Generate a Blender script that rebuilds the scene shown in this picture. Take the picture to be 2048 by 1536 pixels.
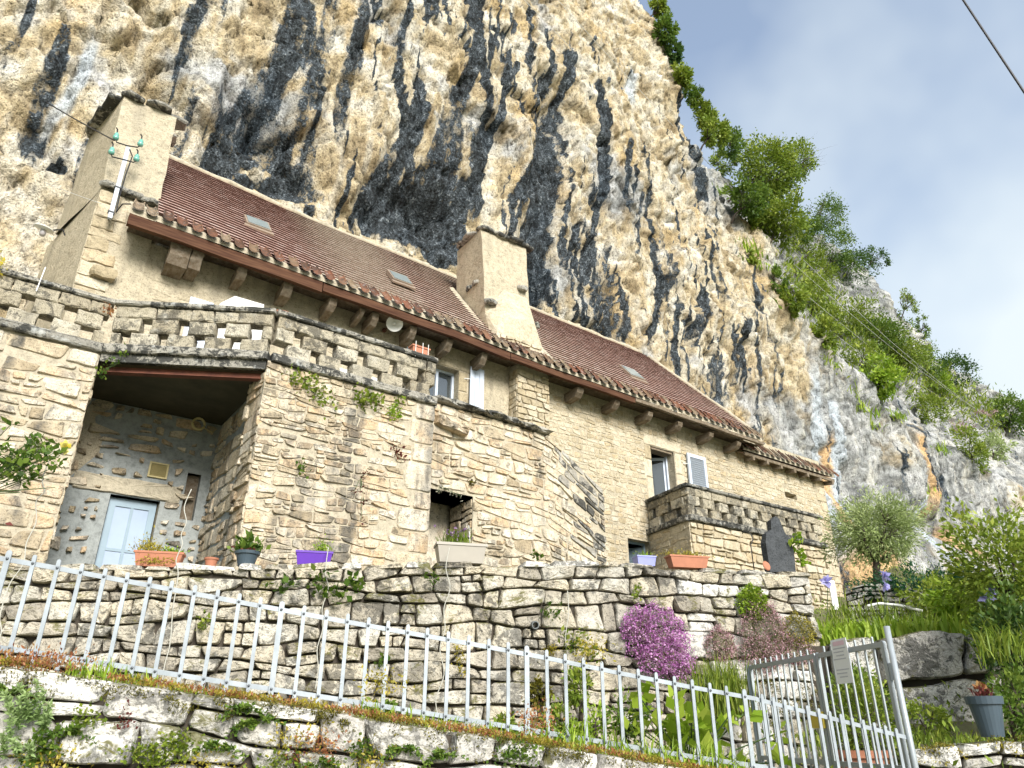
import bpy, math, random
import numpy as np
from mathutils import Vector, Matrix
R = math.radians
for o in list(bpy.data.objects):
    bpy.data.objects.remove(o)
scene = bpy.context.scene
COL = scene.collection

# ------------------------------------------------------------------ camera
EYE = 1.6                       # the photographer stands on the lane below the house
FPX = 1480.0                    # focal length in photograph pixels (2048 wide)
AZ, PITCH = R(54.0), R(25.0)    # X runs along the house front, Y into the cliff
CAM = np.array([0.0, 0.0, EYE])
FH = np.array([math.cos(AZ), math.sin(AZ), 0.0])
FWD = math.cos(PITCH) * FH + np.array([0, 0, math.sin(PITCH)])
RGT = np.array([math.sin(AZ), -math.cos(AZ), 0.0])
UPV = np.cross(RGT, FWD)
cam_data = bpy.data.cameras.new('camera')
cam = bpy.data.objects.new('camera', cam_data)
COL.objects.link(cam)
cam_data.sensor_width = 36.0
cam_data.lens = FPX / 2048.0 * 36.0
cam_data.clip_end = 3000.0
M = Matrix(((RGT[0], UPV[0], -FWD[0], CAM[0]), (RGT[1], UPV[1], -FWD[1], CAM[1]),
            (RGT[2], UPV[2], -FWD[2], CAM[2]), (0, 0, 0, 1)))
cam.matrix_world = M
scene.camera = cam

# ------------------------------------------------------------------ light
SUN_EL, SUN_AZ = R(30.0), R(-100.0)      # azimuth measured from +X towards +Y
world = bpy.data.worlds.new('World')
scene.world = world
world.use_nodes = True
wt = world.node_tree
wt.nodes.clear()
w_out = wt.nodes.new('ShaderNodeOutputWorld')
w_bg = wt.nodes.new('ShaderNodeBackground')
w_sky = wt.nodes.new('ShaderNodeTexSky')
w_sky.sky_type = 'NISHITA'
w_sky.sun_disc = False
w_sky.sun_elevation = SUN_EL
w_sky.sun_rotation = R(90) - SUN_AZ
w_sky.air_density = 1.0
w_sky.dust_density = 1.5
w_sky.ozone_density = 1.5
# thin bright haze over the blue: whiter towards the horizon, broken by soft cloud
w_tc = wt.nodes.new('ShaderNodeTexCoord')
w_n = wt.nodes.new('ShaderNodeTexNoise')
w_n.inputs['Scale'].default_value = 2.6
w_n.inputs['Detail'].default_value = 4.0
w_n.inputs['Roughness'].default_value = 0.5
w_sx = wt.nodes.new('ShaderNodeSeparateXYZ')
w_m1 = wt.nodes.new('ShaderNodeMath'); w_m1.operation = 'MULTIPLY_ADD'
w_m1.inputs[1].default_value = -1.15; w_m1.inputs[2].default_value = 0.42
w_m2 = wt.nodes.new('ShaderNodeMath'); w_m2.operation = 'MULTIPLY_ADD'
w_m2.inputs[1].default_value = 1.7
w_r = wt.nodes.new('ShaderNodeValToRGB')
w_r.color_ramp.elements[0].position = 0.30
w_r.color_ramp.elements[0].color = (0.22, 0.22, 0.22, 1)
w_r.color_ramp.elements[1].position = 0.92
w_r.color_ramp.elements[1].color = (0.95, 0.95, 0.95, 1)
w_mx = wt.nodes.new('ShaderNodeMixRGB')
w_mx.inputs['Color2'].default_value = (3.4, 3.75, 3.9, 1)
wt.links.new(w_tc.outputs['Generated'], w_n.inputs['Vector'])
wt.links.new(w_tc.outputs['Generated'], w_sx.inputs[0])
wt.links.new(w_sx.outputs['Z'], w_m1.inputs[0])
wt.links.new(w_n.outputs['Fac'], w_m2.inputs[0])
wt.links.new(w_m1.outputs[0], w_m2.inputs[2])
wt.links.new(w_m2.outputs[0], w_r.inputs['Fac'])
wt.links.new(w_r.outputs['Color'], w_mx.inputs['Fac'])
wt.links.new(w_sky.outputs['Color'], w_mx.inputs['Color1'])
wt.links.new(w_mx.outputs['Color'], w_bg.inputs['Color'])
wt.links.new(w_bg.outputs['Background'], w_out.inputs['Surface'])
w_bg.inputs['Strength'].default_value = 0.098

sun_data = bpy.data.lights.new('sun', 'SUN')
sun_data.energy = 2.4
sun_data.angle = R(25.0)
sun_data.color = (1.0, 0.965, 0.91)
sun = bpy.data.objects.new('sun', sun_data)
COL.objects.link(sun)
sd = Vector((math.cos(SUN_EL) * math.cos(SUN_AZ), math.cos(SUN_EL) * math.sin(SUN_AZ), math.sin(SUN_EL)))
sun.rotation_euler = sd.to_track_quat('Z', 'Y').to_euler()
sun.location = (0, -20, 40)

vs = scene.view_settings
vs.view_transform = 'Standard'
vs.look = 'None'
vs.gamma = 1.0
vs.use_curve_mapping = False
vs.exposure = 1.44
scene.cycles.use_denoising = True
scene.cycles.max_bounces = 6
scene.cycles.diffuse_bounces = 3
scene.cycles.use_adaptive_sampling = True
scene.cycles.adaptive_threshold = 0.03
scene.cycles.transparent_max_bounces = 8

# ------------------------------------------------------------------ helpers
def ray(u, v):
    return FWD + (u - 1024.0) / FPX * RGT + (768.0 - v) / FPX * UPV
def PY(u, v, y):                 # the point on the upright plane Y = y seen at photo pixel (u, v)
    d = ray(u, v); return CAM + d * (y / d[1])
def PZ(u, v, z):
    d = ray(u, v); return CAM + d * ((z - EYE) / d[2])
def PD(u, v, dep):               # at a horizontal distance dep along the view azimuth
    d = ray(u, v); return CAM + d * (dep / (d @ FH))
def PL(u, v, A, B):              # on the upright plane through ground points A and B
    d = ray(u, v); n = np.array([-(B[1] - A[1]), B[0] - A[0], 0.0])
    t = ((A[0] - CAM[0]) * n[0] + (A[1] - CAM[1]) * n[1]) / (d @ n)
    return CAM + d * t

WLOC = {}
def empty(name, loc, parent=None):
    o = bpy.data.objects.new(name, None); COL.objects.link(o)
    o.empty_display_size = 0.2
    loc = np.array(loc, float)
    WLOC[o] = loc
    o.location = loc if parent is None else loc - WLOC[parent]
    o.parent = parent
    return o
def tag(o, label=None, cat=None, group=None, kind=None):
    if label: o['label'] = label
    if cat: o['category'] = cat
    if group: o['group'] = group
    if kind: o['kind'] = kind
    return o
def mk(name, verts, faces, mat, parent=None, smooth=False, rnd=None, mi=None, attrs=None):
    """one mesh object from world-space vertices; its origin is put at its base"""
    v = np.asarray(verts, dtype=np.float32).reshape(-1, 3)
    lo, hi = v.min(0), v.max(0)
    org = np.array([(lo[0] + hi[0]) / 2, (lo[1] + hi[1]) / 2, lo[2]], float)
    me = bpy.data.meshes.new(name)
    vl = (v - org.astype(np.float32))
    if isinstance(faces, np.ndarray):
        k = faces.shape[1]
        me.vertices.add(len(vl)); me.vertices.foreach_set('co', vl.ravel())
        me.loops.add(faces.size); me.loops.foreach_set('vertex_index', faces.astype(np.int32).ravel())
        me.polygons.add(len(faces)); me.polygons.foreach_set('loop_start', np.arange(0, faces.size, k, dtype=np.int32))
        me.update(calc_edges=True); me.validate()
    else:
        me.from_pydata(vl.tolist(), [], faces)
    if smooth:
        me.polygons.foreach_set('use_smooth', [True] * len(me.polygons))
    mats = mat if isinstance(mat, (list, tuple)) else [mat]
    for m in mats: me.materials.append(m)
    if mi is not None:
        me.polygons.foreach_set('material_index', np.asarray(mi, dtype=np.int32))
    if rnd is not None:
        a = me.attributes.new('rnd', 'FLOAT', 'POINT')
        arr = np.full(len(me.vertices), rnd, np.float32) if np.isscalar(rnd) else np.asarray(rnd, np.float32)
        a.data.foreach_set('value', arr)
    for k_, arr in (attrs or {}).items():
        a = me.attributes.new(k_, 'FLOAT', 'POINT'); a.data.foreach_set('value', np.asarray(arr, np.float32))
    o = bpy.data.objects.new(name, me); COL.objects.link(o)
    WLOC[o] = org
    o.location = org if parent is None else org - WLOC[parent]
    o.parent = parent
    return o
class MB:
    """collects shapes for one mesh"""
    def __init__(s): s.v = []; s.f = []; s.r = []; s.m = []
    def add(s, verts, faces, r=0.5, mi=0):
        k = len(s.v)
        for p in verts: s.v.append((float(p[0]), float(p[1]), float(p[2]))); s.r.append(r)
        for f in faces: s.f.append([i + k for i in f]); s.m.append(mi)
    def box(s, c, ax, ay, az, r=0.5, mi=0):
        """centre and three half-axis vectors"""
        c, ax, ay, az = (np.asarray(q, float) for q in (c, ax, ay, az))
        vs_ = [c + i * ax + j * ay + k * az for k in (-1, 1) for j in (-1, 1) for i in (-1, 1)]
        s.add(vs_, [(0, 2, 3, 1), (4, 5, 7, 6), (0, 1, 5, 4), (2, 6, 7, 3), (0, 4, 6, 2), (1, 3, 7, 5)], r, mi)
    def abox(s, lo, hi, r=0.5, mi=0):
        lo = np.asarray(lo, float); hi = np.asarray(hi, float); h = (hi - lo) / 2
        s.box((lo + hi) / 2, (h[0], 0, 0), (0, h[1], 0), (0, 0, h[2]), r, mi)
    def tube(s, pts, rad, n=6, r=0.5, mi=0, cap=True):
        pts = [np.asarray(p, float) for p in pts]
        rads = [rad] * len(pts) if np.isscalar(rad) else list(rad)
        rings = []; ref = None
        for i, p in enumerate(pts):
            t = pts[min(i + 1, len(pts) - 1)] - pts[max(i - 1, 0)]
            t = t / (np.linalg.norm(t) + 1e-9)
            if ref is None or abs(ref @ t) > 0.95:
                ref = np.array([0, 0, 1.0]) if abs(t[2]) < 0.9 else np.array([1.0, 0, 0])
            a = np.cross(t, ref); a /= np.linalg.norm(a) + 1e-9
            b = np.cross(t, a); ref = -np.cross(t, a) if False else ref
            rings.append([p + rads[i] * (math.cos(2 * math.pi * k / n) * a + math.sin(2 * math.pi * k / n) * b) for k in range(n)])
        vs_ = [q for rg in rings for q in rg]; fs = []
        for i in range(len(pts) - 1):
            for k in range(n):
                fs.append((i * n + k, i * n + (k + 1) % n, (i + 1) * n + (k + 1) % n, (i + 1) * n + k))
        if cap:
            fs.append(tuple(range(n))[::-1]); fs.append(tuple((len(pts) - 1) * n + k for k in range(n)))
        s.add(vs_, fs, r, mi)
    def lathe(s, base, prof, n=20, r=0.5, mi=0, axis=None):
        """profile of (radius, height) about a vertical (or given) axis"""
        base = np.asarray(base, float)
        az = np.array([0, 0, 1.0]) if axis is None else np.asarray(axis, float) / np.linalg.norm(axis)
        ax = np.cross(az, [0.3, 1, 0.2] if abs(az[1]) < .9 else [1, 0, 0]); ax /= np.linalg.norm(ax); ay = np.cross(az, ax)
        vs_ = []; fs = []
        for (rr, h) in prof:
            for k in range(n):
                t = 2 * math.pi * k / n
                vs_.append(base + az * h + rr * (math.cos(t) * ax + math.sin(t) * ay))
        for i in range(len(prof) - 1):
            for k in range(n):
                fs.append((i * n + k, i * n + (k + 1) % n, (i + 1) * n + (k + 1) % n, (i + 1) * n + k))
        s.add(vs_, fs, r, mi)
    def build(s, name, mat, parent=None, smooth=False):
        return mk(name, s.v, s.f, mat, parent, smooth, rnd=s.r, mi=s.m if any(s.m) else None)

def _hash(ix, iy, iz, seed):
    n = (ix.astype(np.int64) * 374761393 + iy.astype(np.int64) * 668265263 + iz.astype(np.int64) * 1274126177 + seed * 974634777) & 0xffffffff
    n = ((n ^ (n >> 13)) * 1274126177) & 0xffffffff
    n = ((n ^ (n >> 16)) * 668265263) & 0xffffffff
    n = n ^ (n >> 15)
    return (n & 0xffffff) / float(0x7fffff) - 1.0
def vnoise(x, y, z, seed=0):
    x, y, z = np.broadcast_arrays(np.asarray(x, float), np.asarray(y, float), np.asarray(z, float))
    ix, iy, iz = np.floor(x), np.floor(y), np.floor(z)
    fx, fy, fz = x - ix, y - iy, z - iz
    fx, fy, fz = (q * q * q * (q * (q * 6 - 15) + 10) for q in (fx, fy, fz))
    out = 0
    for dx in (0, 1):
        for dy in (0, 1):
            for dz in (0, 1):
                w = (fx if dx else 1 - fx) * (fy if dy else 1 - fy) * (fz if dz else 1 - fz)
                out = out + w * _hash(ix + dx, iy + dy, iz + dz, seed)
    return out
def fbm(x, y, z, octv=4, seed=0, gain=0.5, ridge=False):
    a, s, tot = 1.0, 0.0, 0.0
    for k in range(octv):
        n = vnoise(np.asarray(x) * 2 ** k, np.asarray(y) * 2 ** k, np.asarray(z) * 2 ** k, seed + 31 * k)
        if ridge: n = 1 - 2 * np.abs(n)
        s = s + a * n; tot += a; a *= gain
    return s / tot
def sstep(a, b, x):
    t = np.clip((np.asarray(x, float) - a) / (b - a), 0, 1); return t * t * (3 - 2 * t)

# ------------------------------------------------------------------ materials
def nd(nt, typ, ins=None, **at):
    n = nt.nodes.new(typ)
    for k, v in at.items(): setattr(n, k, v)
    for k, v in (ins or {}).items():
        if hasattr(v, 'is_output'): nt.links.new(v, n.inputs[k])
        else: n.inputs[k].default_value = v
    return n
def ramp(nt, fac, stops, interp='LINEAR'):
    n = nt.nodes.new('ShaderNodeValToRGB'); n.color_ramp.interpolation = interp
    el = n.color_ramp.elements
    while len(el) < len(stops): el.new(0.5)
    for e, (p, c) in zip(el, stops):
        e.position = p; e.color = (c[0], c[1], c[2], 1) if not np.isscalar(c) else (c, c, c, 1)
    nt.links.new(fac, n.inputs['Fac']); return n.outputs['Color']
def mixc(nt, fac, a, b, mode='MIX'):
    n = nd(nt, 'ShaderNodeMixRGB', {'Fac': fac, 'Color1': a if hasattr(a, 'is_output') else (*a, 1), 'Color2': b if hasattr(b, 'is_output') else (*b, 1)}, blend_type=mode)
    return n.outputs['Color']
def math_(nt, op, a, b=0.0, c=None):
    ins = {0: a, 1: b}
    if c is not None: ins[2] = c
    return nd(nt, 'ShaderNodeMath', ins, operation=op).outputs[0]
def new_mat(name):
    m = bpy.data.materials.new(name); m.use_nodes = True
    nt = m.node_tree; nt.nodes.clear()
    out = nt.nodes.new('ShaderNodeOutputMaterial')
    b = nt.nodes.new('ShaderNodeBsdfPrincipled')
    nt.links.new(b.outputs[0], out.inputs[0])
    return m, nt, b
def pos(nt): return nd(nt, 'ShaderNodeNewGeometry').outputs['Position']
def noise(nt, vec, scale, detail=4.0, rough=0.6, dist=0.0):
    return nd(nt, 'ShaderNodeTexNoise', {'Vector': vec, 'Scale': scale, 'Detail': detail, 'Roughness': rough, 'Distortion': dist}).outputs['Fac']
def mapped(nt, vec, sc=(1, 1, 1), loc=(0, 0, 0)):
    return nd(nt, 'ShaderNodeMapping', {'Vector': vec, 'Scale': sc, 'Location': loc}).outputs['Vector']
def attr(nt, name): return nd(nt, 'ShaderNodeAttribute', attribute_name=name).outputs['Fac']
def bump(nt, b, h, strength, dist):
    n = nd(nt, 'ShaderNodeBump', {'Height': h, 'Strength': strength, 'Distance': dist})
    nt.links.new(n.outputs[0], b.inputs['Normal'])

def stone_mat(name, cols, lichen=0.0, moss=0.0, bsc=1.0, bst=0.8, bdist=0.03, dark=0.25, lscale=9.0, runs=0.0):
    """limestone: cols are the tints between which single stones vary"""
    m, nt, b = new_mat(name)
    p = pos(nt); r = attr(nt, 'rnd')
    n1 = noise(nt, p, 2.2 * bsc, 2, .65); n2 = noise(nt, p, 10 * bsc, 4, .74); n3 = noise(nt, p, 45 * bsc, 2, .7)
    k = len(cols)
    fac = math_(nt, 'ADD', r, math_(nt, 'MULTIPLY', math_(nt, 'SUBTRACT', n1, .5), .7))
    c = ramp(nt, fac, [(i / (k - 1), cols[i]) for i in range(k)])
    c = mixc(nt, 1.0, c, ramp(nt, n2, [(.28, .62), (.5, 1.0), (.75, 1.22)]), 'MULTIPLY')
    pits = ramp(nt, n3, [(.30, 1 - dark * 2), (.44, 1.0), (1, 1.06)])
    c = mixc(nt, 1.0, c, pits, 'MULTIPLY')
    if runs > 0:                                    # dark rain runs down the wall
        q = noise(nt, mapped(nt, p, (1, 1, .16)), 2.1, 3, .65, .3)
        q = math_(nt, 'ADD', q, math_(nt, 'MULTIPLY', math_(nt, 'SUBTRACT', n2, .5), .35))
        c = mixc(nt, ramp(nt, q, [(.53, 0.0), (.68, runs)]), c, (.075, .075, .07))
    if lichen > 0:
        q = noise(nt, p, lscale, 4, .74, .4); q2 = noise(nt, p, 1.3, 1, .6)
        q = math_(nt, 'ADD', q, math_(nt, 'MULTIPLY', math_(nt, 'SUBTRACT', q2, .5), .55))
        f = ramp(nt, q, [(.56 - .08 * lichen, 0.0), (.64 - .08 * lichen, min(1, .45 + .4 * lichen))])
        c = mixc(nt, f, c, (.035, .036, .034))
        q3 = noise(nt, mapped(nt, p, loc=(7, 3, 1)), lscale * .7, 3, .7)
        f3 = ramp(nt, q3, [(.58, 0.0), (.68, .5 * lichen)])
        c = mixc(nt, f3, c, (.52, .53, .50))
    if moss > 0:
        q = noise(nt, mapped(nt, p, loc=(2, 9, 4)), 3.2, 4, .7)
        nz = nd(nt, 'ShaderNodeSeparateXYZ', {0: nd(nt, 'ShaderNodeNewGeometry').outputs['Normal']}).outputs['Z']
        q = math_(nt, 'ADD', q, math_(nt, 'MULTIPLY', nz, .16))
        f = ramp(nt, q, [(.64 - .1 * moss, 0.0), (.72 - .1 * moss, .85)])
        c = mixc(nt, f, c, (.10, .095, .02))
    nt.links.new(c, b.inputs['Base Color'])
    b.inputs['Roughness'].default_value = .92
    b.inputs['Specular IOR Level'].default_value = .2
    h = math_(nt, 'ADD', math_(nt, 'MULTIPLY', n2, .8), math_(nt, 'MULTIPLY', n3, .35))
    bump(nt, b, h, bst, bdist)
    return m
def plain_mat(name, col, rough=.6, var=.15, sc=8.0, metal=0.0, bst=0.0, spec=.4, stretch=(1, 1, 1), col2=None, bd=.01):
    m, nt, b = new_mat(name)
    p = mapped(nt, pos(nt), stretch)
    n = noise(nt, p, sc, 5, .65)
    if col2 is None: c = mixc(nt, 1.0, col, ramp(nt, n, [(.25, 1 - var), (.75, 1 + var)]), 'MULTIPLY')
    else: c = mixc(nt, ramp(nt, n, [(.36, 0.0), (.64, 1.0)]), col, col2)
    nt.links.new(c, b.inputs['Base Color'])
    b.inputs['Roughness'].default_value = rough; b.inputs['Metallic'].default_value = metal
    b.inputs['Specular IOR Level'].default_value = spec
    if bst: bump(nt, b, n, bst, bd)
    return m
def leaf_mat(name, c1, c2, rough=.5, trans=.35, c3=None):
    m, nt, b = new_mat(name)
    r = attr(nt, 'rnd')
    st = [(0.0, c1), (1.0, c2)] if c3 is None else [(0.0, c1), (.5, c2), (1.0, c3)]
    c = ramp(nt, r, st)
    nt.links.new(c, b.inputs['Base Color']); b.inputs['Roughness'].default_value = rough
    b.inputs['Specular IOR Level'].default_value = .3
    tr = nd(nt, 'ShaderNodeBsdfTranslucent', {'Color': c})
    mx = nd(nt, 'ShaderNodeMixShader', {0: trans, 1: b.outputs[0], 2: tr.outputs[0]})
    nt.links.new(mx.outputs[0], [n for n in nt.nodes if n.type == 'OUTPUT_MATERIAL'][0].inputs[0])
    return m
# ================================================================== cliff
def cliff_material():
    m, nt, b = new_mat('cliff_limestone')
    p = pos(nt)
    fine = noise(nt, mapped(nt, p, (1, 1, .55)), 4.8, 4, .76); grit = noise(nt, p, 17, 3, .8)
    fv = math_(nt, 'SUBTRACT', fine, .5)
    col = nd(nt, 'ShaderNodeAttribute', attribute_name='rock').outputs['Color']
    s = math_(nt, 'ADD', attr(nt, 'stain'), math_(nt, 'MULTIPLY', fv, 1.1))
    dk = ramp(nt, math_(nt, 'ADD', math_(nt, 'MULTIPLY', fine, .5), math_(nt, 'MULTIPLY', grit, .5)), [(.40, (.004, .008, .013)), (.51, (.022, .033, .043)), (.585, (.08, .10, .12)), (.66, (.28, .30, .30))])
    c = mixc(nt, ramp(nt, s, [(.42, 0.0), (.60, .96)]), col, dk)
    c = mixc(nt, 1.0, c, ramp(nt, fine, [(.33, .30), (.45, .95), (.68, 1.30)]), 'MULTIPLY')
    c = mixc(nt, 1.0, c, ramp(nt, grit, [(.34, .38), (.46, 1.0), (.72, 1.28)]), 'MULTIPLY')
    nt.links.new(c, b.inputs['Base Color'])
    b.inputs['Roughness'].default_value = .93; b.inputs['Specular IOR Level'].default_value = .15
    h = math_(nt, 'ADD', math_(nt, 'MULTIPLY', fine, .9), math_(nt, 'MULTIPLY', grit, .35))
    bump(nt, b, h, 1.0, .17)
    return m
def facets(x, z, seed):
    """angular fractured blocks: every cell is a tilted plane; also the distance to the nearest joint"""
    ix, iz = np.floor(x), np.floor(z)
    f1 = np.full(x.shape, 9.0); f2 = np.full(x.shape, 9.0); disp = np.zeros(x.shape)
    for dx in (-1, 0, 1):
        for dz in (-1, 0, 1):
            cx, cz = ix + dx, iz + dz; o = np.zeros_like(cx)
            px = cx + .5 + .45 * _hash(cx, cz, o, seed); pz = cz + .5 + .45 * _hash(cx, cz, o, seed + 1)
            d = (x - px) ** 2 + (z - pz) ** 2; near = d < f1
            h = _hash(cx, cz, o, seed + 2) + .9 * _hash(cx, cz, o, seed + 3) * (x - px) + .9 * _hash(cx, cz, o, seed + 4) * (z - pz)
            f2 = np.where(near, f1, np.minimum(f2, d)); disp = np.where(near, h, disp); f1 = np.where(near, d, f1)
    return disp, np.sqrt(f2) - np.sqrt(f1)
def lerp(a, b, t): return a + (b - a) * t[..., None]
def cramp(t, stops):
    t = np.asarray(t); ps = [q[0] for q in stops]
    return np.stack([np.interp(t, ps, [q[1][k] for q in stops]) for k in range(3)], -1)

YC = 15.6
def xz(u, v): q = PY(u, v, YC); return q[0], q[2]
# outline of the main face: (X, height) of its upper edge, read off the skyline and the foot of the green shelf
EDGE = np.array([(-30, 46), (12, 46), (17.6, 44), (18.9, 36), (19.8, 32.6), (20.5, 29.2), (21.0, 25.8), (22.8, 24.2), (24.8, 22.0), (27.0, 19.2), (30.5, 17.0), (34.5, 15.8), (38, 15.0), (45, 14.2), (60, 13.2), (90, 12.5)])
CRAG = np.array([(10, 42), (24, 36.5), (33, 35), (43, 34.6), (49, 35.6), (53, 32), (55.5, 28.6), (62.5, 27.2), (72, 28), (90, 26)])
# black streaks: photo polylines with half widths (pixels) and strength
STREAKS = [
    ([(70, -20), (60, 10), (38, 60), (8, 112)], [12, 15, 16, 13], 1.0),
    ([(140, 30), (120, 90), (92, 165), (75, 222), (66, 280)], [14, 24, 28, 24, 14], .8),
    ([(250, 20), (300, 70), (310, 130)], [20, 30, 22], .42),
    ([(612, -20), (600, 40), (580, 105), (552, 160), (510, 215), (468, 270), (450, 330)], [30, 34, 44, 46, 48, 48, 30], .93),
    ([(664, -10), (655, 60), (628, 140), (612, 220), (622, 300), (640, 380)], [13, 18, 24, 30, 36, 30], .8),
    ([(735, -10), (722, 70), (702, 160), (690, 235), (684, 300)], [22, 24, 22, 16, 10], .72),
    ([(965, -20), (960, 50), (944, 125), (931, 185)], [10, 12, 16, 12], 1.1),
    ([(985, 75), (977, 130), (958, 190)], [6, 9, 7], 1.1),
    ([(1020, 98), (1016, 145), (1003, 215), (985, 275), (968, 330), (950, 400)], [5, 6, 8, 10, 13, 16], 1.2),
    ([(850, 150), (838, 212), (822, 270), (796, 310), (775, 350), (740, 410)], [10, 18, 22, 26, 26, 22], 1.0),
    ([(925, 170), (912, 240), (900, 305), (880, 360), (850, 410)], [20, 30, 36, 50, 60], .95),
    ([(1153, 100), (1150, 130), (1142, 165)], [10, 11, 10], 1.3),
    ([(1118, 148), (1120, 190), (1124, 240), (1116, 310), (1102, 380), (1094, 445), (1088, 520), (1080, 600), (1072, 660)], [26, 28, 29, 31, 30, 29, 30, 26, 14], 1.15),
    ([(1204, 165), (1213, 240), (1216, 340), (1209, 410), (1200, 480), (1188, 545)], [8, 10, 9, 8, 9, 7], 1.1),
    ([(1262, 280), (1254, 345), (1258, 420)], [6, 8, 6], .9),
    ([(1292, 380), (1286, 460), (1280, 520)], [5, 6, 5], .75),
    ([(1341, 548), (1330, 600), (1312, 662)], [8, 9, 7], 1.0),
    ([(1262, 590), (1262, 640), (1258, 690)], [6, 8, 6], .85),
    ([(1416, 575), (1408, 635), (1400, 668)], [8, 9, 7], .95),
    ([(1235, 540), (1232, 600), (1228, 650)], [6, 7, 6], .7),
    ([(1572, 735), (1566, 790)], [6, 6], .9),
    ([(760, 250), (745, 330), (720, 400)], [14, 16, 20], .6),
    ([(1490, 640), (1480, 720), (1476, 800)], [5, 7, 5], .7),
    ([(1530, 860), (1524, 920)], [7, 7], .75),
    ([(1180, 380), (1178, 460), (1172, 540)], [4, 5, 5], .7),
    ([(395, 190), (375, 250), (340, 330)], [10, 13, 16], .75),
    ([(15, 165), (0, 240), (-10, 330)], [14, 20, 22], .5),
    ([(820, 20), (800, 90), (790, 150)], [10, 12, 8], .5),
    ([(1330, 40), (1300, 130)], [8, 12], .5),
]
BLOBS = [  # u, v, radii in pixels, strength, dent depth in metres
    (548, 262, 88, 62, .95, 1.6), (610, 340, 66, 52, .85, 1.2), (468, 322, 40, 55, .8, .6), (560, 360, 85, 38, .9, .9),
    (872, 402, 98, 48, 1.3, 2.3), (800, 420, 70, 44, .95, 1.0), (890, 468, 66, 54, 1.05, 1.2), (742, 418, 34, 30, .7, .4), (950, 380, 34, 60, .9, .5),
    (118, 318, 30, 22, .8, .6), (75, 250, 40, 50, .7, .3), (1085, 560, 30, 55, 1.0, .8), (1115, 200, 34, 40, .9, .9),
    (1195, 640, 60, 16, .4, .7), (1560, 690, 24, 18, .6, .5), (240, 110, 70, 46, .2, .8), (1450, 680, 30, 22, .3, .5), (1900, 1060, 60, 50, .25, 2.2), (1730, 980, 30, 60, .3, 1.2),
]
BULGES = [  # u, v, radii, height
    (402, 180, 62, 58, 1.0), (395, 290, 42, 60, .7), (655, 395, 20, 60, .6), (720, 350, 34, 44, .6), (1050, 330, 46, 120, .7), (1165, 330, 40, 150, .6),
    (1010, 440, 40, 60, .5), (1330, 120, 46, 110, 1.1), (1490, 640, 60, 42, .8), (1570, 620, 40, 50, .7), (1420, 640, 30, 50, .5), (250, 30, 60, 40, .7), (1180, 60, 90, 60, .7),
    (900, 80, 90, 60, .5), (1560, 500, 60, 40, .6), (1850, 960, 40, 90, 1.0), (1690, 900, 22, 90, .7),
]
PALE = [([(195, 60), (165, 140), (120, 200), (80, 265)], [12, 16, 14, 10]), ([(1640, 730), (1652, 820), (1662, 920), (1666, 1040)], [6, 8, 8, 9]), ([(1682, 800), (1690, 870), (1698, 960), (1700, 1030)], [7, 9, 10, 9]),
        ([(1866, 990), (1850, 1060), (1872, 1130)], [8, 10, 13]), ([(1278, 130), (1276, 190)], [7, 7]), ([(1700, 1110), (1720, 1150)], [9, 10])]
OCHRE = [([(1676, 880), (1684, 980), (1696, 1060)], [5, 7, 9]), ([(1878, 1010), (1868, 1060), (1895, 1130)], [5, 6, 9]), ([(1925, 1060), (1945, 1110)], [9, 18]), ([(1720, 1090), (1715, 1140), (1700, 1180)], [20, 40, 40]), ([(1856, 870), (1868, 930), (1880, 1000)], [9, 11, 8])]
def streak_field(X, Z, lines, warp):
    out = np.zeros_like(X)
    for L in lines:
        pts, wid = L[0], L[1]; k = L[2] if len(L) > 2 else 1.0
        q = [xz(*p_) for p_ in pts]
        w = [abs(xz(p_[0] + w_, p_[1])[0] - xz(p_[0], p_[1])[0]) for p_, w_ in zip(pts, wid)]
        zs = np.array([a[1] for a in q])[::-1]; xs = np.array([a[0] for a in q])[::-1]; ws = np.array(w)[::-1]
        xl = np.interp(Z, zs, xs); wl = np.interp(Z, zs, ws)
        d = np.abs(X + warp * np.minimum(1, wl * 2) - xl) / (wl * 1.12)
        s = (1 - sstep(.55, 1.35, d)) * sstep(zs[0] - .9, zs[0] + .5, Z) * (1 - sstep(zs[-1] - .2, zs[-1] + .6, Z))
        out = np.maximum(out, s * k)
    return out
def ell(X, Z, u, v, ru, rv):
    x0, z0 = xz(u, v); rx = abs(xz(u + ru, v)[0] - x0); rz = abs(xz(u, v + rv)[1] - z0)
    return ((X - x0) / rx) ** 2 + ((Z - z0) / rz) ** 2
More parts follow.
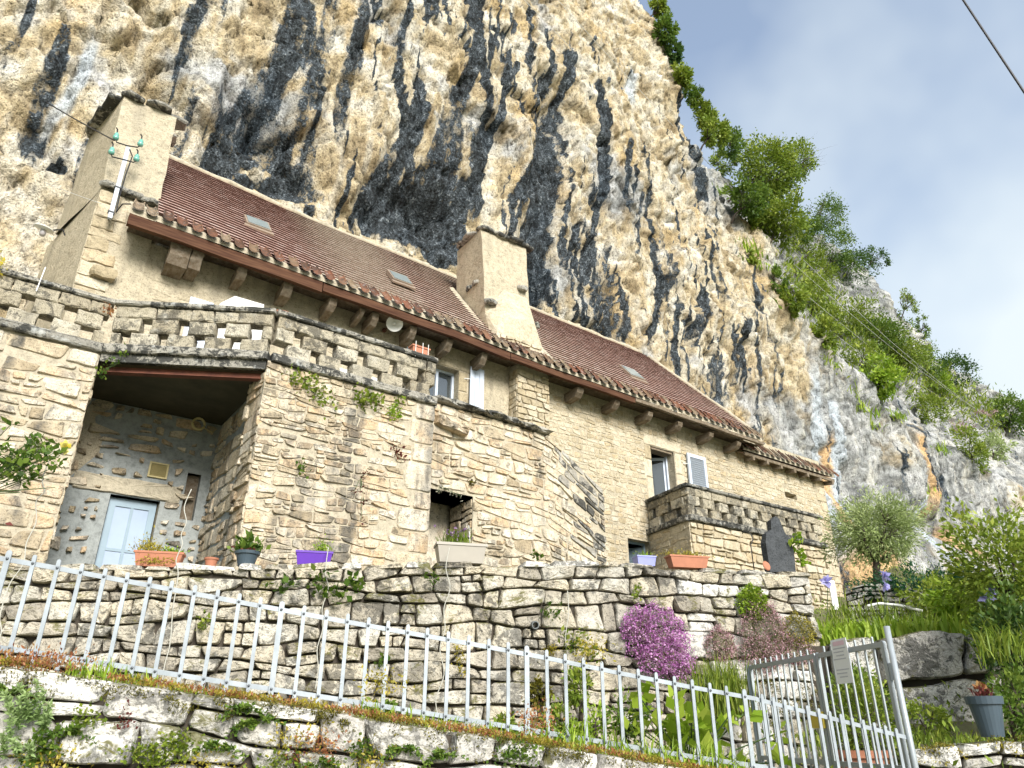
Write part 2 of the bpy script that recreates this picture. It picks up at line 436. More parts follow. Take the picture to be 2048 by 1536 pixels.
def build_cliff():
    xs = np.concatenate([np.arange(-22, -3, .22), np.arange(-3, 24, .085), np.arange(24, 46, .13), np.arange(46, 96, .4)])
    zs = np.concatenate([np.arange(1.0, 9, .3), np.arange(9, 37, .095), np.arange(37, 62, .4)])
    X, Z = np.meshgrid(xs, zs)
    e = np.interp(X, EDGE[:, 0], EDGE[:, 1]) + .9 * fbm(X * .5, 0 * X, 3.1, 4, 5) + .35 * fbm(X * 2.3, 0 * X, 1.1, 3, 6)
    # distance outside the face (taking the steep right shoulder into account)
    d = Z - e
    sl = np.interp(X, [16, 18, 20.8, 22.5], [.35, .35, .5, 1.0])
    d = np.maximum(d, 0) * sl
    Y = 16.2 - .45 * sstep(11, 20, Z) + .9 * sstep(20, 36, Z)
    # base flares a little towards the ground, deeper shelter behind the house
    shelf = np.minimum(d, 6.0)
    crag_top = np.interp(X, CRAG[:, 0], CRAG[:, 1]) + .8 * fbm(X * .4, 0 * X, 7.7, 4, 9)
    back = .75 * shelf + .15 * np.maximum(d - 6.0, 0) + 2.4 * np.maximum(Z - crag_top, 0)
    steep = np.interp(X, [16, 20.8, 23.0], [3.2, 3.2, 1.0])
    Y = Y + back * steep
    off = sstep(.2, 2.0, d)
    # flutes, ribs and beds
    wx = X + .5 * fbm(X * .25, 0, Z * .3, 3, 11)
    fl = fbm(wx * .42, 0, Z * .055, 3, 21, ridge=True)
    fl2 = fbm(wx * 1.15, 0, Z * .13, 3, 22, ridge=True)
    rough = fbm(X * .62, 0, Z * .62, 5, 23)
    blk = fbm(X * .9, 0, Z * 1.15, 4, 24)
    step = np.abs(((Z + 1.2 * fbm(X * .15, 0, Z * .1, 3, 25)) * .21) % 1.0 - .5) * 2
    right = sstep(22, 27, X)
    jx = X + .35 * fbm(X * .8, 0, Z * .8, 3, 131); jz = Z + .35 * fbm(X * .8, 0, Z * .8, 3, 132)
    fa, ea = facets(jx * .42, jz * .26, 201); fb, eb = facets(jx * 1.25, jz * .8, 211); fc, ec = facets(jx * 3.0, jz * 2.1, 221)
    crk = np.minimum(ea / .42, eb / 1.25)
    face = -.22 * fl - .13 * fl2 + .15 * rough - .12 * step * sstep(-.1, .5, fbm(X * .2, 0, Z * .2, 2, 26))
    face += .15 * fa + .15 * fb + .075 * fc + .16 * np.exp(-(crk / .045) ** 2)
    face += .10 * fbm(X * 2.6, 0, Z * 2.2, 4, 27, .62) + .06 * fbm(X * 6, 0, Z * 5, 3, 28)
    face *= 1 - .25 * right
    shelf_rel = 1.1 * fbm(X * .35, 0, Z * .35, 5, 29) + .3 * fbm(X * 1.8, 0, Z * 1.8, 3, 30, ridge=True)
    Y = Y + face * (1 - off) + shelf_rel * off
    stain = streak_field(X, Z, STREAKS, .22 * fbm(X * .9, 0, Z * .5, 4, 41))
    for (u, v, ru, rv, k, dep) in BLOBS:
        q = ell(X + .3 * rough, Z + .3 * blk, u, v, ru, rv)
        Y += .5 * dep * np.exp(-q * 1.6)
        stain = np.maximum(stain, k * (1 - sstep(.35, 1.2, q)))
    for (u, v, ru, rv, dep) in BULGES:
        q = ell(X + .25 * rough, Z + .25 * blk, u, v, ru, rv)
        Y -= .38 * dep * (1 - sstep(.1, 1.15, q))
    # the chute is cut into the face
    ch = streak_field(X, Z, [STREAKS[12]], .15 * rough)
    Y += .55 * np.minimum(ch, 1)
    st3 = streak_field(X, Z, [STREAKS[3], STREAKS[9], STREAKS[10], STREAKS[13]], .15 * rough)
    Y += .15 * np.minimum(st3, 1)
    pale = streak_field(X, Z, PALE, .2 * rough)
    ochre = streak_field(X, Z, OCHRE, .2 * rough)
    gray = .14 + .75 * sstep(23, 29, X + .12 * (14 - Z) + 2.5 * fbm(X * .2, 0, Z * .2, 3, 42)) * (1 - .35 * ochre) + .5 * off
    gl = np.exp(-((X + 1.5) / 4.5) ** 2) * .28 + .3 * (1 - sstep(.4, 1.6, ell(X, Z, 250, 120, 150, 90)))
    gray = np.maximum(gray, gl) + .22 * sstep(19.2, 21, X) * sstep(22, 26, Z)
    streaky = .5 + .7 * sstep(3, 8, X) * (1 - sstep(20, 26, X)) * sstep(12, 15, Z) * .6 + .35 * sstep(12, 16, X) * (1 - sstep(22, 26, X)) * (1 - sstep(14, 22, Z)) - .6 * sstep(24, 30, Z)
    # mineral colours of the rock, stored per vertex
    mid = .5 + .5 * fbm(X * 1.5, 0, Z * 1.3, 6, 51, .66) * 1.25
    och = .5 + .5 * fbm(X * .75, 0, Z * .42, 5, 52, .6) * 1.3
    big = fbm(X * .3, 0, Z * .3, 4, 53)
    st = .5 + .5 * fbm(wx * 1.7, 0, Z * .16, 5, 54, .62) * 1.35
    stf = .5 + .5 * fbm(wx * 5.0, 0, Z * .36, 4, 55, .6) * 1.3
    rock = cramp(mid, [(.22, (.30, .235, .14)), (.42, (.50, .41, .26)), (.60, (.58, .515, .39)), (.80, (.65, .62, .54))])
    rock = lerp(rock, np.array([.50, .37, .19]), .75 * sstep(.60, .80, och))
    gcol = cramp(mid, [(.25, (.12, .13, .135)), (.5, (.31, .325, .325)), (.75, (.47, .47, .46))])
    crkm = .8 * np.exp(-(crk / .030) ** 2) + .5 * np.exp(-(ec / .06) ** 2) * (.5 + .5 * rough)
    rock = lerp(rock, gcol, .93 * sstep(.28, .72, gray + .9 * big + .5 * (mid - .5)))
    rock = lerp(rock, np.array([.62, .59, .50]), .5 * sstep(.60, .75, stf))
    rock = lerp(rock, np.array([.46, .51, .55]), .85 * np.minimum(1, pale * (.6 + .8 * mid)))
    rock = lerp(rock, np.array([.60, .38, .17]), .85 * np.minimum(1, ochre * (.6 + .8 * mid)))
    rock = rock * (1 - .5 * np.clip(crkm, 0, 1))[..., None]
    stain = np.maximum(stain + .55 * (och - .5) + .5 * (mid - .5) * (stain > .1), .8 * sstep(.64, .80, st + .16 * (streaky - .5)) * sstep(.25, .55, streaky))
    fib = .5 + .5 * fbm(wx * 2.6, 0, Z * .22, 4, 58, .65) * 1.4
    stain = np.where(stain > .05, stain - .12 - .75 * (fib - .45), stain)
    st2 = .5 + .5 * fbm(wx * 3.6, 0, Z * .20, 4, 57, .6) * 1.35
    stain = np.maximum(stain, .8 * sstep(.66, .80, st2 + .12 * (streaky - .5)) * sstep(.3, .6, streaky) * sstep(-2, 3, X) * (1 - .7 * right))
    rgba = np.concatenate([rock, np.ones(rock.shape[:2] + (1,))], -1).reshape(-1, 4).astype(np.float32)
    # keep clear of the house: nothing in front of Y 15.9 below the ridge where the house stands
    inh = sstep(-.9, -.2, X) * (1 - sstep(22.0, 22.8, X)) * (1 - sstep(13.2, 14.0, Z))
    Y = np.maximum(Y, 15.95 * inh + Y * (1 - inh))
    # the foot runs out towards the right-hand garden
    foot = (1 - sstep(7.0, 11.5, Z)) * sstep(24, 29, X)
    Y -= foot * 1.6
    ny, nx = X.shape
    V = np.stack([X, Y, Z], -1).reshape(-1, 3)
    i = np.arange(nx * ny).reshape(ny, nx)
    F = np.stack([i[:-1, :-1], i[:-1, 1:], i[1:, 1:], i[1:, :-1]], -1).reshape(-1, 4)
    o = mk('cliff', V, F, cliff_material(), smooth=True, attrs={'stain': stain.ravel()})
    ca = o.data.attributes.new('rock', 'FLOAT_COLOR', 'POINT'); ca.data.foreach_set('color', rgba.ravel())
    tag(o, 'tall pale limestone cliff with black water streaks overhanging the house', kind='structure')
    return xs, zs, Y
CX, CZ, CY = build_cliff()
def cliff_y(x, z):
    i = min(max(np.searchsorted(CX, x) - 1, 0), len(CX) - 2); j = min(max(np.searchsorted(CZ, z) - 1, 0), len(CZ) - 2)
    return float(CY[j, i])
def on_cliff(u, v, y0=12.0, y1=60.0):
    """the first point of the cliff surface along the sight line through a photo pixel"""
    d = ray(u, v)
    for y in np.arange(y0, y1, .12):
        q = CAM + d * (y / d[1])
        if y >= cliff_y(q[0], q[2]): return q
    return None
# ================================================================== masonry tools
class Frame:
    """an upright wall plane: u along it, v is world height, n outwards"""
    def __init__(s, a, b):
        s.a = np.array(a[:2], float); d = np.array(b[:2], float) - s.a
        s.L = float(np.linalg.norm(d)); s.U = d / s.L; s.N = np.array([s.U[1], -s.U[0]])
    def pt(s, u, v, n=0.0):
        q = s.a + s.U * u + s.N * n; return (q[0], q[1], v)
    def uv(s, p):
        q = np.array(p[:2]) - s.a; return float(q @ s.U), float(p[2])
    def at(s, u, v):            # frame coordinates of a photo pixel on this plane
        return s.uv(PL(u, v, s.a, s.a + s.U))
def stone_geom(fr, poly, p, rng, detail=1, back=-.05, edge=.10):
    """one rough stone from its outline; returns world vertices and faces"""
    poly = np.array(poly, float); c = poly.mean(0); k = len(poly)
    size = math.sqrt(max(1e-5, abs(np.sum(poly[:, 0] * np.roll(poly[:, 1], -1) - np.roll(poly[:, 0], -1) * poly[:, 1])) / 2))
    pts = []
    for i in range(k):
        a, b, d = poly[i - 1], poly[i], poly[(i + 1) % k]
        f1, f2 = rng.uniform(.04, .16), rng.uniform(.04, .16)
        if detail >= 2: pts.append(b + (a - b) * f1 * 1.1); pts.append(b + (a - b) * f1 * .33 + (d - b) * f2 * .33); pts.append(b + (d - b) * f2 * 1.1)
        else: pts.append(b + (a - b) * f1); pts.append(b + (d - b) * f2)
        if detail >= 1:
            for t in ((.5,) if detail == 1 else (.38, .64)):
                pts.append(b + (d - b) * t + np.array([rng.uniform(-1, 1), rng.uniform(-1, 1)]) * size * .03)
    pts = np.array(pts) + np.array([[rng.uniform(-1, 1), rng.uniform(-1, 1)] for _ in pts]) * size * .014
    n = len(pts)
    tu, tv = rng.uniform(-.5, .5) * p / size, rng.uniform(-.6, .35) * p / size
    if detail >= 2: rings = [(1.0, back), (1.0, p * .30), (1.0 - .35 * edge, p * .66), (1.0 - edge, p * .92), (.66, p), (.34, p * 1.03)]
    else: rings = [(1.0, back), (1.0 - .3 * edge, p * .40), (1.0 - edge, p * .86)]
    f = 2.6 / max(.05, size); q1, q2, q3, q4 = (rng.uniform(0, 6.3) for _ in range(4))
    V = []; F = []
    for ri, (sc, h) in enumerate(rings):
        W = c + (pts - c) * sc
        if ri == 0: H = np.full(n, h)
        else:
            H = h + (tu * (W[:, 0] - c[0]) + tv * (W[:, 1] - c[1])) * (1 if ri >= 2 else .5)
            nz = np.sin(W[:, 0] * f + q1) * np.sin(W[:, 1] * f * 1.3 + q2) + .7 * np.sin(W[:, 0] * f * 2.3 + q3 + W[:, 1] * f) * np.sin(W[:, 1] * f * 2.1 + q4) + .45 * np.sin(W[:, 0] * f * 4.7 + q2) * np.sin(W[:, 1] * f * 5.1 + q1)
            H = H + p * .17 * nz * (1 if ri >= 2 else .4) + np.array([rng.uniform(-.05, .05) * p for _ in range(n)])
        for w, hh in zip(W, H): V.append(fr.pt(w[0], w[1], hh))
    for ri in range(len(rings) - 1):
        for i in range(n):
            F.append((ri * n + i, ri * n + (i + 1) % n, (ri + 1) * n + (i + 1) % n, (ri + 1) * n + i))
    hc = float(np.mean(H)); V.append(fr.pt(c[0], c[1], hc)); ci = len(V) - 1; r0 = (len(rings) - 1) * n
    for i in range(n): F.append((r0 + i, r0 + (i + 1) % n, ci))
    return V, F
def rubble(u0, u1, bot, top, ch, wr, seed, gap=.01, openings=(), wob=.22, split=.2, clip=None):
    """outlines of a coursed rubble wall between the height curves bot(u) and top(u)"""
    rng = random.Random(seed); out = []
    um = np.linspace(u0, u1, 9); Hm = max(top(u) - bot(u) for u in um)
    hs = []
    while sum(hs) < Hm: hs.append(ch * rng.uniform(.65, 1.45))
    hs = np.cumsum([0] + hs); hs = hs / hs[-1]
    def vb(k, u):
        b, t = bot(u), top(u); v = b + (t - b) * hs[k]
        if 0 < k < len(hs) - 1: v += wob * ch * (math.sin(u * 2.1 / max(.3, ch * 4) + k * 2.3 + seed) * .6 + math.sin(u * 5.3 / max(.3, ch * 4) + k * 1.7) * .4)
        return v
    for k in range(len(hs) - 1):
        u = u0 - rng.uniform(0, wr[0] * .6)
        while u < u1:
            w = rng.uniform(*wr) * (1.35 if rng.random() < .15 else 1.0)
            a, b = u, u + w; u = b
            sl, sr = rng.uniform(-.1, .1) * w, rng.uniform(-.1, .1) * w
            parts = [(0., 1.)]
            hc = (vb(k + 1, (a + b) / 2) - vb(k, (a + b) / 2))
            if hc < .012: continue
            if hc > ch * .95 and rng.random() < split * 1.6: m = rng.uniform(.35, .65); parts = [(0., m), (m, 1.)]
            subs = [(a, b)]
            for (s0, s1) in parts:
                ss = subs
                if len(parts) == 2 and w > wr[0] * 1.3 and rng.random() < .5:
                    mm = a + w * rng.uniform(.35, .65); ss = [(a, mm), (mm, b)]
                for (x0, x1) in ss:
                    A0, A1 = max(u0, min(u1, x0 + sl * (x0 == a))), max(u0, min(u1, x1 + sr * (x1 == b)))
                    B0, B1 = max(u0, min(u1, x0 - sl * (x0 == a))), max(u0, min(u1, x1 - sr * (x1 == b)))
                    if min(A1 - A0, B1 - B0) < .05: continue
                    g = gap * rng.uniform(.7, 1.6)
                    def V(uu, s): lo, hi = vb(k, uu), vb(k + 1, uu); return lo + (hi - lo) * s
                    q = [[A0 + g, V(A0, s0) + g], [A1 - g, V(A1, s0) + g], [B1 - g, V(B1, s1) - g], [B0 + g, V(B0, s1) - g]]
                    if min(q[3][1] - q[0][1], q[2][1] - q[1][1]) < .02: continue
                    ok = True; cx = sum(p_[0] for p_ in q) / 4; cy = sum(p_[1] for p_ in q) / 4
                    for (ou0, ou1, ov0, ov1) in openings:
                        if ou0 - .01 < cx < ou1 + .01 and ov0 - .01 < cy < ov1 + .01: ok = False; break
                        for p_ in q:
                            if ou0 < p_[0] < ou1 and ov0 < p_[1] < ov1:
                                dd = [(p_[0] - ou0, 0, ou0 - .005), (ou1 - p_[0], 0, ou1 + .005), (p_[1] - ov0, 1, ov0 - .005), (ov1 - p_[1], 1, ov1 + .005)]
                                ax_ = 0 if (cx < ou0 or cx > ou1) else 1
                                _, i_, val = min(d_ for d_ in dd if d_[1] == ax_); p_[i_] = val
                    if clip and not clip(cx, cy): ok = False
                    if not ok: continue
                    ar = abs(sum(q[i][0] * q[(i + 1) % 4][1] - q[(i + 1) % 4][0] * q[i][1] for i in range(4))) / 2
                    if ar < .0012: continue
                    out.append(q)
    return out
def lay_stones(parent, fr, polys, mat, seed, prot=(.02, .05), detail=1, maxn=290, name='stone', edge=.10, rnd=None, matf=None, back=-.05):
    rng = random.Random(seed + 5)
    def area(q): return abs(sum(q[i][0] * q[(i + 1) % len(q)][1] - q[(i + 1) % len(q)][0] * q[i][1] for i in range(len(q))))
    polys = sorted(polys, key=area, reverse=True)
    rest = MB()
    for i, q in enumerate(polys):
        V, F = stone_geom(fr, q, rng.uniform(*prot), rng, detail, edge=edge, back=back)
        r = rng.random() if rnd is None else rnd(rng)
        m_ = matf(q) if matf else mat
        if i < maxn: mk(name, V, F, m_, parent, rnd=r)
        else: rest.add(V, F, r)
    if rest.v:
        o = rest.build(name + '_infill', mat, parent); o['kind'] = 'stuff'
def slab(fr, u0, u1, v0, v1, openings=(), n=0.0, depth=.3, name='wall', mat=None, parent=None, reveal=.25, vtop=None):
    """a wall body in a frame with rectangular openings and their reveals"""
    us = sorted({u0, u1, *[o[0] for o in openings], *[o[1] for o in openings]}); us = [u for u in us if u0 <= u <= u1]
    vs_ = sorted({v0, v1, *[o[2] for o in openings], *[o[3] for o in openings]}); vs_ = [v for v in vs_ if v0 <= v <= v1]
    b = MB()
    for i in range(len(us) - 1):
        for j in range(len(vs_) - 1):
            cu, cv = (us[i] + us[i + 1]) / 2, (vs_[j] + vs_[j + 1]) / 2
            if any(o[0] < cu < o[1] and o[2] < cv < o[3] for o in openings): continue
            b.add([fr.pt(us[i], vs_[j], n), fr.pt(us[i + 1], vs_[j], n), fr.pt(us[i + 1], vs_[j + 1], n), fr.pt(us[i], vs_[j + 1], n)], [(0, 1, 2, 3)])
    for o in openings:
        q = [(o[0], o[2]), (o[1], o[2]), (o[1], o[3]), (o[0], o[3])]
        for i in range(4):
            a, c = q[i], q[(i + 1) % 4]
            b.add([fr.pt(*a, n), fr.pt(*c, n), fr.pt(*c, n - reveal), fr.pt(*a, n - reveal)], [(3, 2, 1, 0)])
    # sides, top and back
    for (a, c) in (((u0, v0), (u0, v1)), ((u1, v1), (u1, v0)), ((u0, v1), (u1, v1))):
        b.add([fr.pt(*a, n), fr.pt(*c, n), fr.pt(*c, n - depth), fr.pt(*a, n - depth)], [(0, 1, 2, 3)])
    return b.build(name, mat, parent)
def block(parent, fr, u0, u1, v0, v1, n0, n1, mat, rng, name='block', jit=.012, r=None, cuts=3):
    """a squared block with worn, slightly uneven edges"""
    nu, nv = max(2, int((u1 - u0) / .12) + 1) if cuts else 1, 2
    V, F = [], []
    c = .018
    def ring(nn, ins):
        out = []
        uu = list(np.linspace(u0 + ins, u1 - ins, nu + 1)); vv = list(np.linspace(v0 + ins, v1 - ins, nv + 1))
        for x in uu: out.append((x, v0 + ins))
        for y in vv[1:]: out.append((u1 - ins, y))
        for x in uu[::-1][1:]: out.append((x, v1 - ins))
        for y in vv[::-1][1:-1]: out.append((u0 + ins, y))
        return [fr.pt(a + rng.uniform(-jit, jit), b_ + rng.uniform(-jit, jit), nn + rng.uniform(-jit, jit) * .7) for a, b_ in out]
    rings = [ring(n0, c), ring(n0 + c, 0), ring(n1 - c, 0), ring(n1, c)]
    k = len(rings[0])
    for rg in rings: V += rg
    for i in range(3):
        for j in range(k): F.append((i * k + j, i * k + (j + 1) % k, (i + 1) * k + (j + 1) % k, (i + 1) * k + j))
    V.append(fr.pt((u0 + u1) / 2, (v0 + v1) / 2, n1 + rng.uniform(-jit, jit))); V.append(fr.pt((u0 + u1) / 2, (v0 + v1) / 2, n0))
    for j in range(k): F.append((3 * k + j, 3 * k + (j + 1) % k, 4 * k)); F.append((j, 4 * k + 1, (j + 1) % k))
    return mk(name, V, F, mat, parent, rnd=rng.random() if r is None else r)

M_CREAM = stone_mat('cream_rubble', [(.37, .305, .195), (.47, .40, .28), (.55, .49, .37), (.46, .365, .23)], lichen=.0, bst=.9, bdist=.03, dark=.22)
M_PLASTER = stone_mat('cream_render', [(.44, .38, .27), (.54, .475, .35)], bsc=.9, bst=1.0, bdist=.05, dark=.24, runs=.30)
M_OCHRE = stone_mat('ochre_rubble', [(.37, .30, .20), (.55, .465, .33), (.64, .58, .47), (.53, .39, .24), (.62, .55, .43)], lichen=.2, bst=1.0, bdist=.035, dark=.32, lscale=7, runs=.8)
M_GREY = stone_mat('grey_drystone', [(.28, .25, .20), (.44, .40, .32), (.51, .45, .34), (.50, .47, .40), (.38, .34, .27)], lichen=.5, moss=.3, bst=1.0, bdist=.035, dark=.34, lscale=9, runs=.45)
M_LICHEN = stone_mat('lichened_limestone', [(.42, .40, .36), (.60, .58, .53), (.70, .68, .63)], lichen=.45, moss=.35, bst=1.0, bdist=.03, dark=.3, lscale=11)
M_TUFA = stone_mat('porous_tufa', [(.38, .33, .235), (.50, .45, .34), (.57, .52, .41)], lichen=.5, bsc=1.6, bst=1.0, bdist=.05, dark=.48, lscale=6, runs=.4)
M_CAP = stone_mat('blackened_cap_stone', [(.22, .21, .18), (.36, .34, .29)], lichen=1.15, bst=1.0, bdist=.03, dark=.35, lscale=7)
M_MORTAR = stone_mat('pale_mortar', [(.40, .35, .26), (.46, .41, .31)], bst=.8, bdist=.02, dark=.15)
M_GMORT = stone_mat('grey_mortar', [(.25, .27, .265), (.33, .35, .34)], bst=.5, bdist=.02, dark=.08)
M_SOIL = plain_mat('joint_shadow_soil', (.06, .05, .038), .95, .4, 6)  # wall-joint shadow put into the soil colour; also fills the pots
M_WOOD = plain_mat('weathered_timber', (.13, .095, .06), .85, .5, 5, bst=.7, spec=.2, stretch=(3, 1, 3), col2=(.24, .20, .15), bd=.02)
M_FASCIA = plain_mat('red_brown_timber', (.055, .024, .015), .85, .4, 3, bst=.5, spec=.15, stretch=(.5, 3, 8), col2=(.12, .06, .034))
M_RUST = plain_mat('rusty_steel', (.16, .055, .030), .8, .5, 6, bst=.4, col2=(.09, .03, .02))
M_WHITEP = plain_mat('pale_blue_paint', (.52, .58, .67), .45, .06, 4)
M_BLUEP = plain_mat('grey_blue_paint', (.25, .335, .40), .45, .08, 4)
M_GALV = plain_mat('galvanised_steel', (.31, .345, .37), .5, .25, 7, metal=.25, spec=.5)
M_BLACKM = plain_mat('black_iron', (.02, .02, .022), .5, .2, 8)
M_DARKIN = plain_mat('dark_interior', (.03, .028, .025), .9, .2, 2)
M_TERRA = plain_mat('terracotta', (.40, .165, .095), .7, .14, 9, bst=.15)
M_WHITEM = plain_mat('white_enamel', (.78, .78, .74), .3, .04, 6)
def glass_mat():
    m, nt, b = new_mat('window_glass')
    b.inputs['Base Color'].default_value = (.04, .05, .055, 1); b.inputs['Roughness'].default_value = .03
    b.inputs['Specular IOR Level'].default_value = 1.0; b.inputs['IOR'].default_value = 1.7
    return m
M_GLASS = glass_mat()
def tile_mat():
    m, nt, b = new_mat('clay_tile')
    r = attr(nt, 'rnd'); n = noise(nt, pos(nt), 1.1, 5, .65); n2 = noise(nt, pos(nt), 30, 3, .6)
    f = math_(nt, 'ADD', math_(nt, 'MULTIPLY', r, .5), math_(nt, 'MULTIPLY', n, .5))
    c = ramp(nt, f, [(.2, (.33, .19, .155)), (.42, (.46, .29, .235)), (.66, (.56, .39, .33)), (.9, (.68, .57, .50))])
    c = mixc(nt, 1.0, c, ramp(nt, n2, [(.3, .75), (.7, 1.15)]), 'MULTIPLY')
    nt.links.new(c, b.inputs['Base Color']); b.inputs['Roughness'].default_value = .85
    bump(nt, b, n2, .5, .01)
    return m
M_TILE = tile_mat()
M_SKYG = plain_mat('skylight_glass', (.24, .28, .28), .12, .05, 3, spec=.8)  # pale reflected sky painted into the base colour
M_PANE = plain_mat('sky_reflection_pane', (.36, .44, .56), .08, .06, 2, spec=.9)  # pale-blue sky reflection put into the pane colour
M_CANAL = stone_mat('lichened_canal_tile', [(.10, .055, .035), (.20, .085, .05), (.17, .12, .075), (.24, .18, .12)], lichen=.5, bst=.6, bdist=.015, dark=.2, lscale=12)
# ================================================================== house under the cliff
house = empty('house', (11, 13, 5.0))
tag(house, 'long cream stone house with steep red tiled roof built against the cliff', 'house')
FAC = Frame((0, 13.0), (1, 13.0))
W1 = (7.05, 7.95, 7.35, 9.02); W2 = (14.04, 14.95, 6.75, 8.52); D2 = (12.97, 13.76, 3.6, 5.87); V3 = (19.9, 20.5, 8.10, 8.27)
wall = slab(FAC, .27, 22.1, 3.0, 9.7, [W1, W2, D2, V3, (1.54, 2.28, 3.0, 4.99), (2.62, 2.84, 4.75, 5.55)], depth=.5, name='wall', mat=M_PLASTER, parent=house, reveal=.32)
def eave_z(x): return float(np.interp(x, [0, 7.3, 9.75, 18.2], [9.78, 9.62, 9.47, 9.36]))
qs = rubble(10.35, 22.08, lambda u: 3.4, lambda u: 9.3, .115, (.12, .32), 31, gap=.012, openings=[(a - .16, b + .22, c, d + .22) for a, b, c, d in (W1, W2)] + [(D2[0] - .05, D2[1] + .05, D2[2], D2[3] + .05), V3], wob=.3, split=.12)
lay_stones(wall, FAC, qs, M_CREAM, 32, (.006, .020), 0, 290, edge=.16)
qs = rubble(.3, 7.0, lambda u: 6.6, lambda u: 9.4, .2, (.2, .55), 33, gap=.03, openings=[], wob=.3, split=.1)
lay_stones(wall, FAC, qs, M_PLASTER, 34, (.002, .016), 0, 120, edge=.28)
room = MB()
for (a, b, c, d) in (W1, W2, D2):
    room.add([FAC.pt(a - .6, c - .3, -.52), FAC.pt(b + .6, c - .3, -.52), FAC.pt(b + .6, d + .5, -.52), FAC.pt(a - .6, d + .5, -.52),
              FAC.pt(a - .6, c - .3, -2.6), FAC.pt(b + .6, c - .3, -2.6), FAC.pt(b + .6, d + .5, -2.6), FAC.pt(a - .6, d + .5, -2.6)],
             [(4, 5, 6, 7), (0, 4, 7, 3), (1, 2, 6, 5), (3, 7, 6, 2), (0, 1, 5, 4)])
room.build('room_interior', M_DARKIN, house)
V3b = MB(); V3b.abox((V3[0], 13.28, V3[2]), (V3[1], 13.31, V3[3])); V3b.build('recess_back', M_CREAM, house)
# quoins of the right-hand corner
rngq = random.Random(8); z = 4.6; i = 0
while z < 9.0:
    h = rngq.uniform(.22, .34); w = .5 if i % 2 else .32
    block(wall, FAC, 22.1 - w, 22.12, z, z + h - .015, -.1, .03, M_CREAM, rngq, 'quoin'); z += h; i += 1
# side wall at the right end
SR = Frame((22.1, 13.0), (22.1, 16.5)); slab(SR, .02, 3.4, 3.0, 9.3, depth=.3, name='side_wall', mat=M_CREAM, parent=house)
# pilaster under the second chimney
rngp = random.Random(4)
PF = Frame((9.35, 12.66), (10.31, 12.66))
pil = MB(); pil.abox((9.36, 12.68, 3.0), (10.30, 13.02, 9.5)); pil = pil.build('pilaster', M_MORTAR, house)
lay_stones(pil, PF, rubble(0, .96, lambda u: 5.0, lambda u: 9.35, .15, (.18, .46), 41, gap=.008), M_CREAM, 42, (.012, .035), 1)
PS = Frame((9.35, 13.0), (9.35, 12.66)); lay_stones(pil, PS, rubble(0, .34, lambda u: 5.0, lambda u: 9.35, .2, (.16, .34), 43, gap=.008), M_CREAM, 44, (.006, .02), 0)

# ---- roof
RK = 1.17
def roof_z(x, y): return eave_z(x) + .02 + (y - 12.3) * RK
def on_roof(u, v):
    d = ray(u, v); z0 = 9.6
    for _ in range(8):
        # z = z0 + (y-12.3)*RK
        t = (z0 + .02 - 12.3 * RK - CAM[2] + RK * CAM[1]) / (d[2] - RK * d[1]); q = CAM + d * t; z0 = eave_z(q[0])
    return q
roof = empty('roof', (10, 13.5, 9.5), house)
rr = random.Random(77)
NROW = 27; YE, YR = 12.42, 15.62
sl = np.array([0, 1, RK]); sl = sl / np.linalg.norm(sl); nr = np.array([0, -RK, 1.0]); nr /= np.linalg.norm(nr)
M_NOSE = plain_mat('shadow_line_nose', (.085, .045, .035), .9, .4, 9)  # shadow line of each tile row, painted onto the tile fronts
for k in range(NROW):
    y0 = YE + (YR - YE) * k / NROW; y1 = YE + (YR - YE) * (k + 1.35) / NROW
    xr = float(np.interp(y0, [12.3, 13.2, 15.6], [18.15, 18.0, 16.9])); x = 1.18 - rr.uniform(0, .17)
    runs = [(1.18, 8.95), (10.15, xr)] if 12.9 < y0 < 14.3 else [(1.18, xr)]
    for (ra, rb) in runs:
        b = MB(); x = ra - rr.uniform(0, .17)
        while x < rb:
            w = .172
            xa, xb = max(ra, x), min(rb, x + w); x += w
            if xb - xa < .03: continue
            lift = rr.uniform(0, .005)
            xm = (xa + xb) / 2
            def sag(q): return -.05 * math.sin((q - 1) / 8.0 * math.pi) ** 2 + .05 * math.sin(q * .55 + 1.0)
            P0 = np.array([xa, y0, roof_z(xa, y0) + sag(xa)]); P1 = np.array([xb, y0, roof_z(xb, y0) + sag(xb)])
            e = sl * ((y1 - y0) / sl[1]); th = nr * (.050 + lift); t2 = nr * (.003 + lift * .3)
            V = [P0, P1, P1 + e, P0 + e, P0 + th, P1 + th, P1 + e + t2, P0 + e + t2]
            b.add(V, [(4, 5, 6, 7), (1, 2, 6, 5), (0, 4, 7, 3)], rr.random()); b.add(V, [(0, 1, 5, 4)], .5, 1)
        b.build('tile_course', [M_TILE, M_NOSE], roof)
# solid deck under the tiles
dk = MB()
dk.add([(1.18, YE, roof_z(1.2, YE) - .02), (18.1, YE, roof_z(18, YE) - .02), (16.9, YR, roof_z(17, YR) - .02), (1.18, YR, roof_z(1.2, YR) - .02)], [(0, 1, 2, 3)])
dk.add([(1.18, YE, roof_z(1.2, YE) - .12), (18.1, YE, roof_z(18, YE) - .12), (16.9, YR, roof_z(17, YR) - .12), (1.18, YR, roof_z(1.2, YR) - .12)], [(3, 2, 1, 0)])
dk.build('roof_deck', M_WOOD, roof)
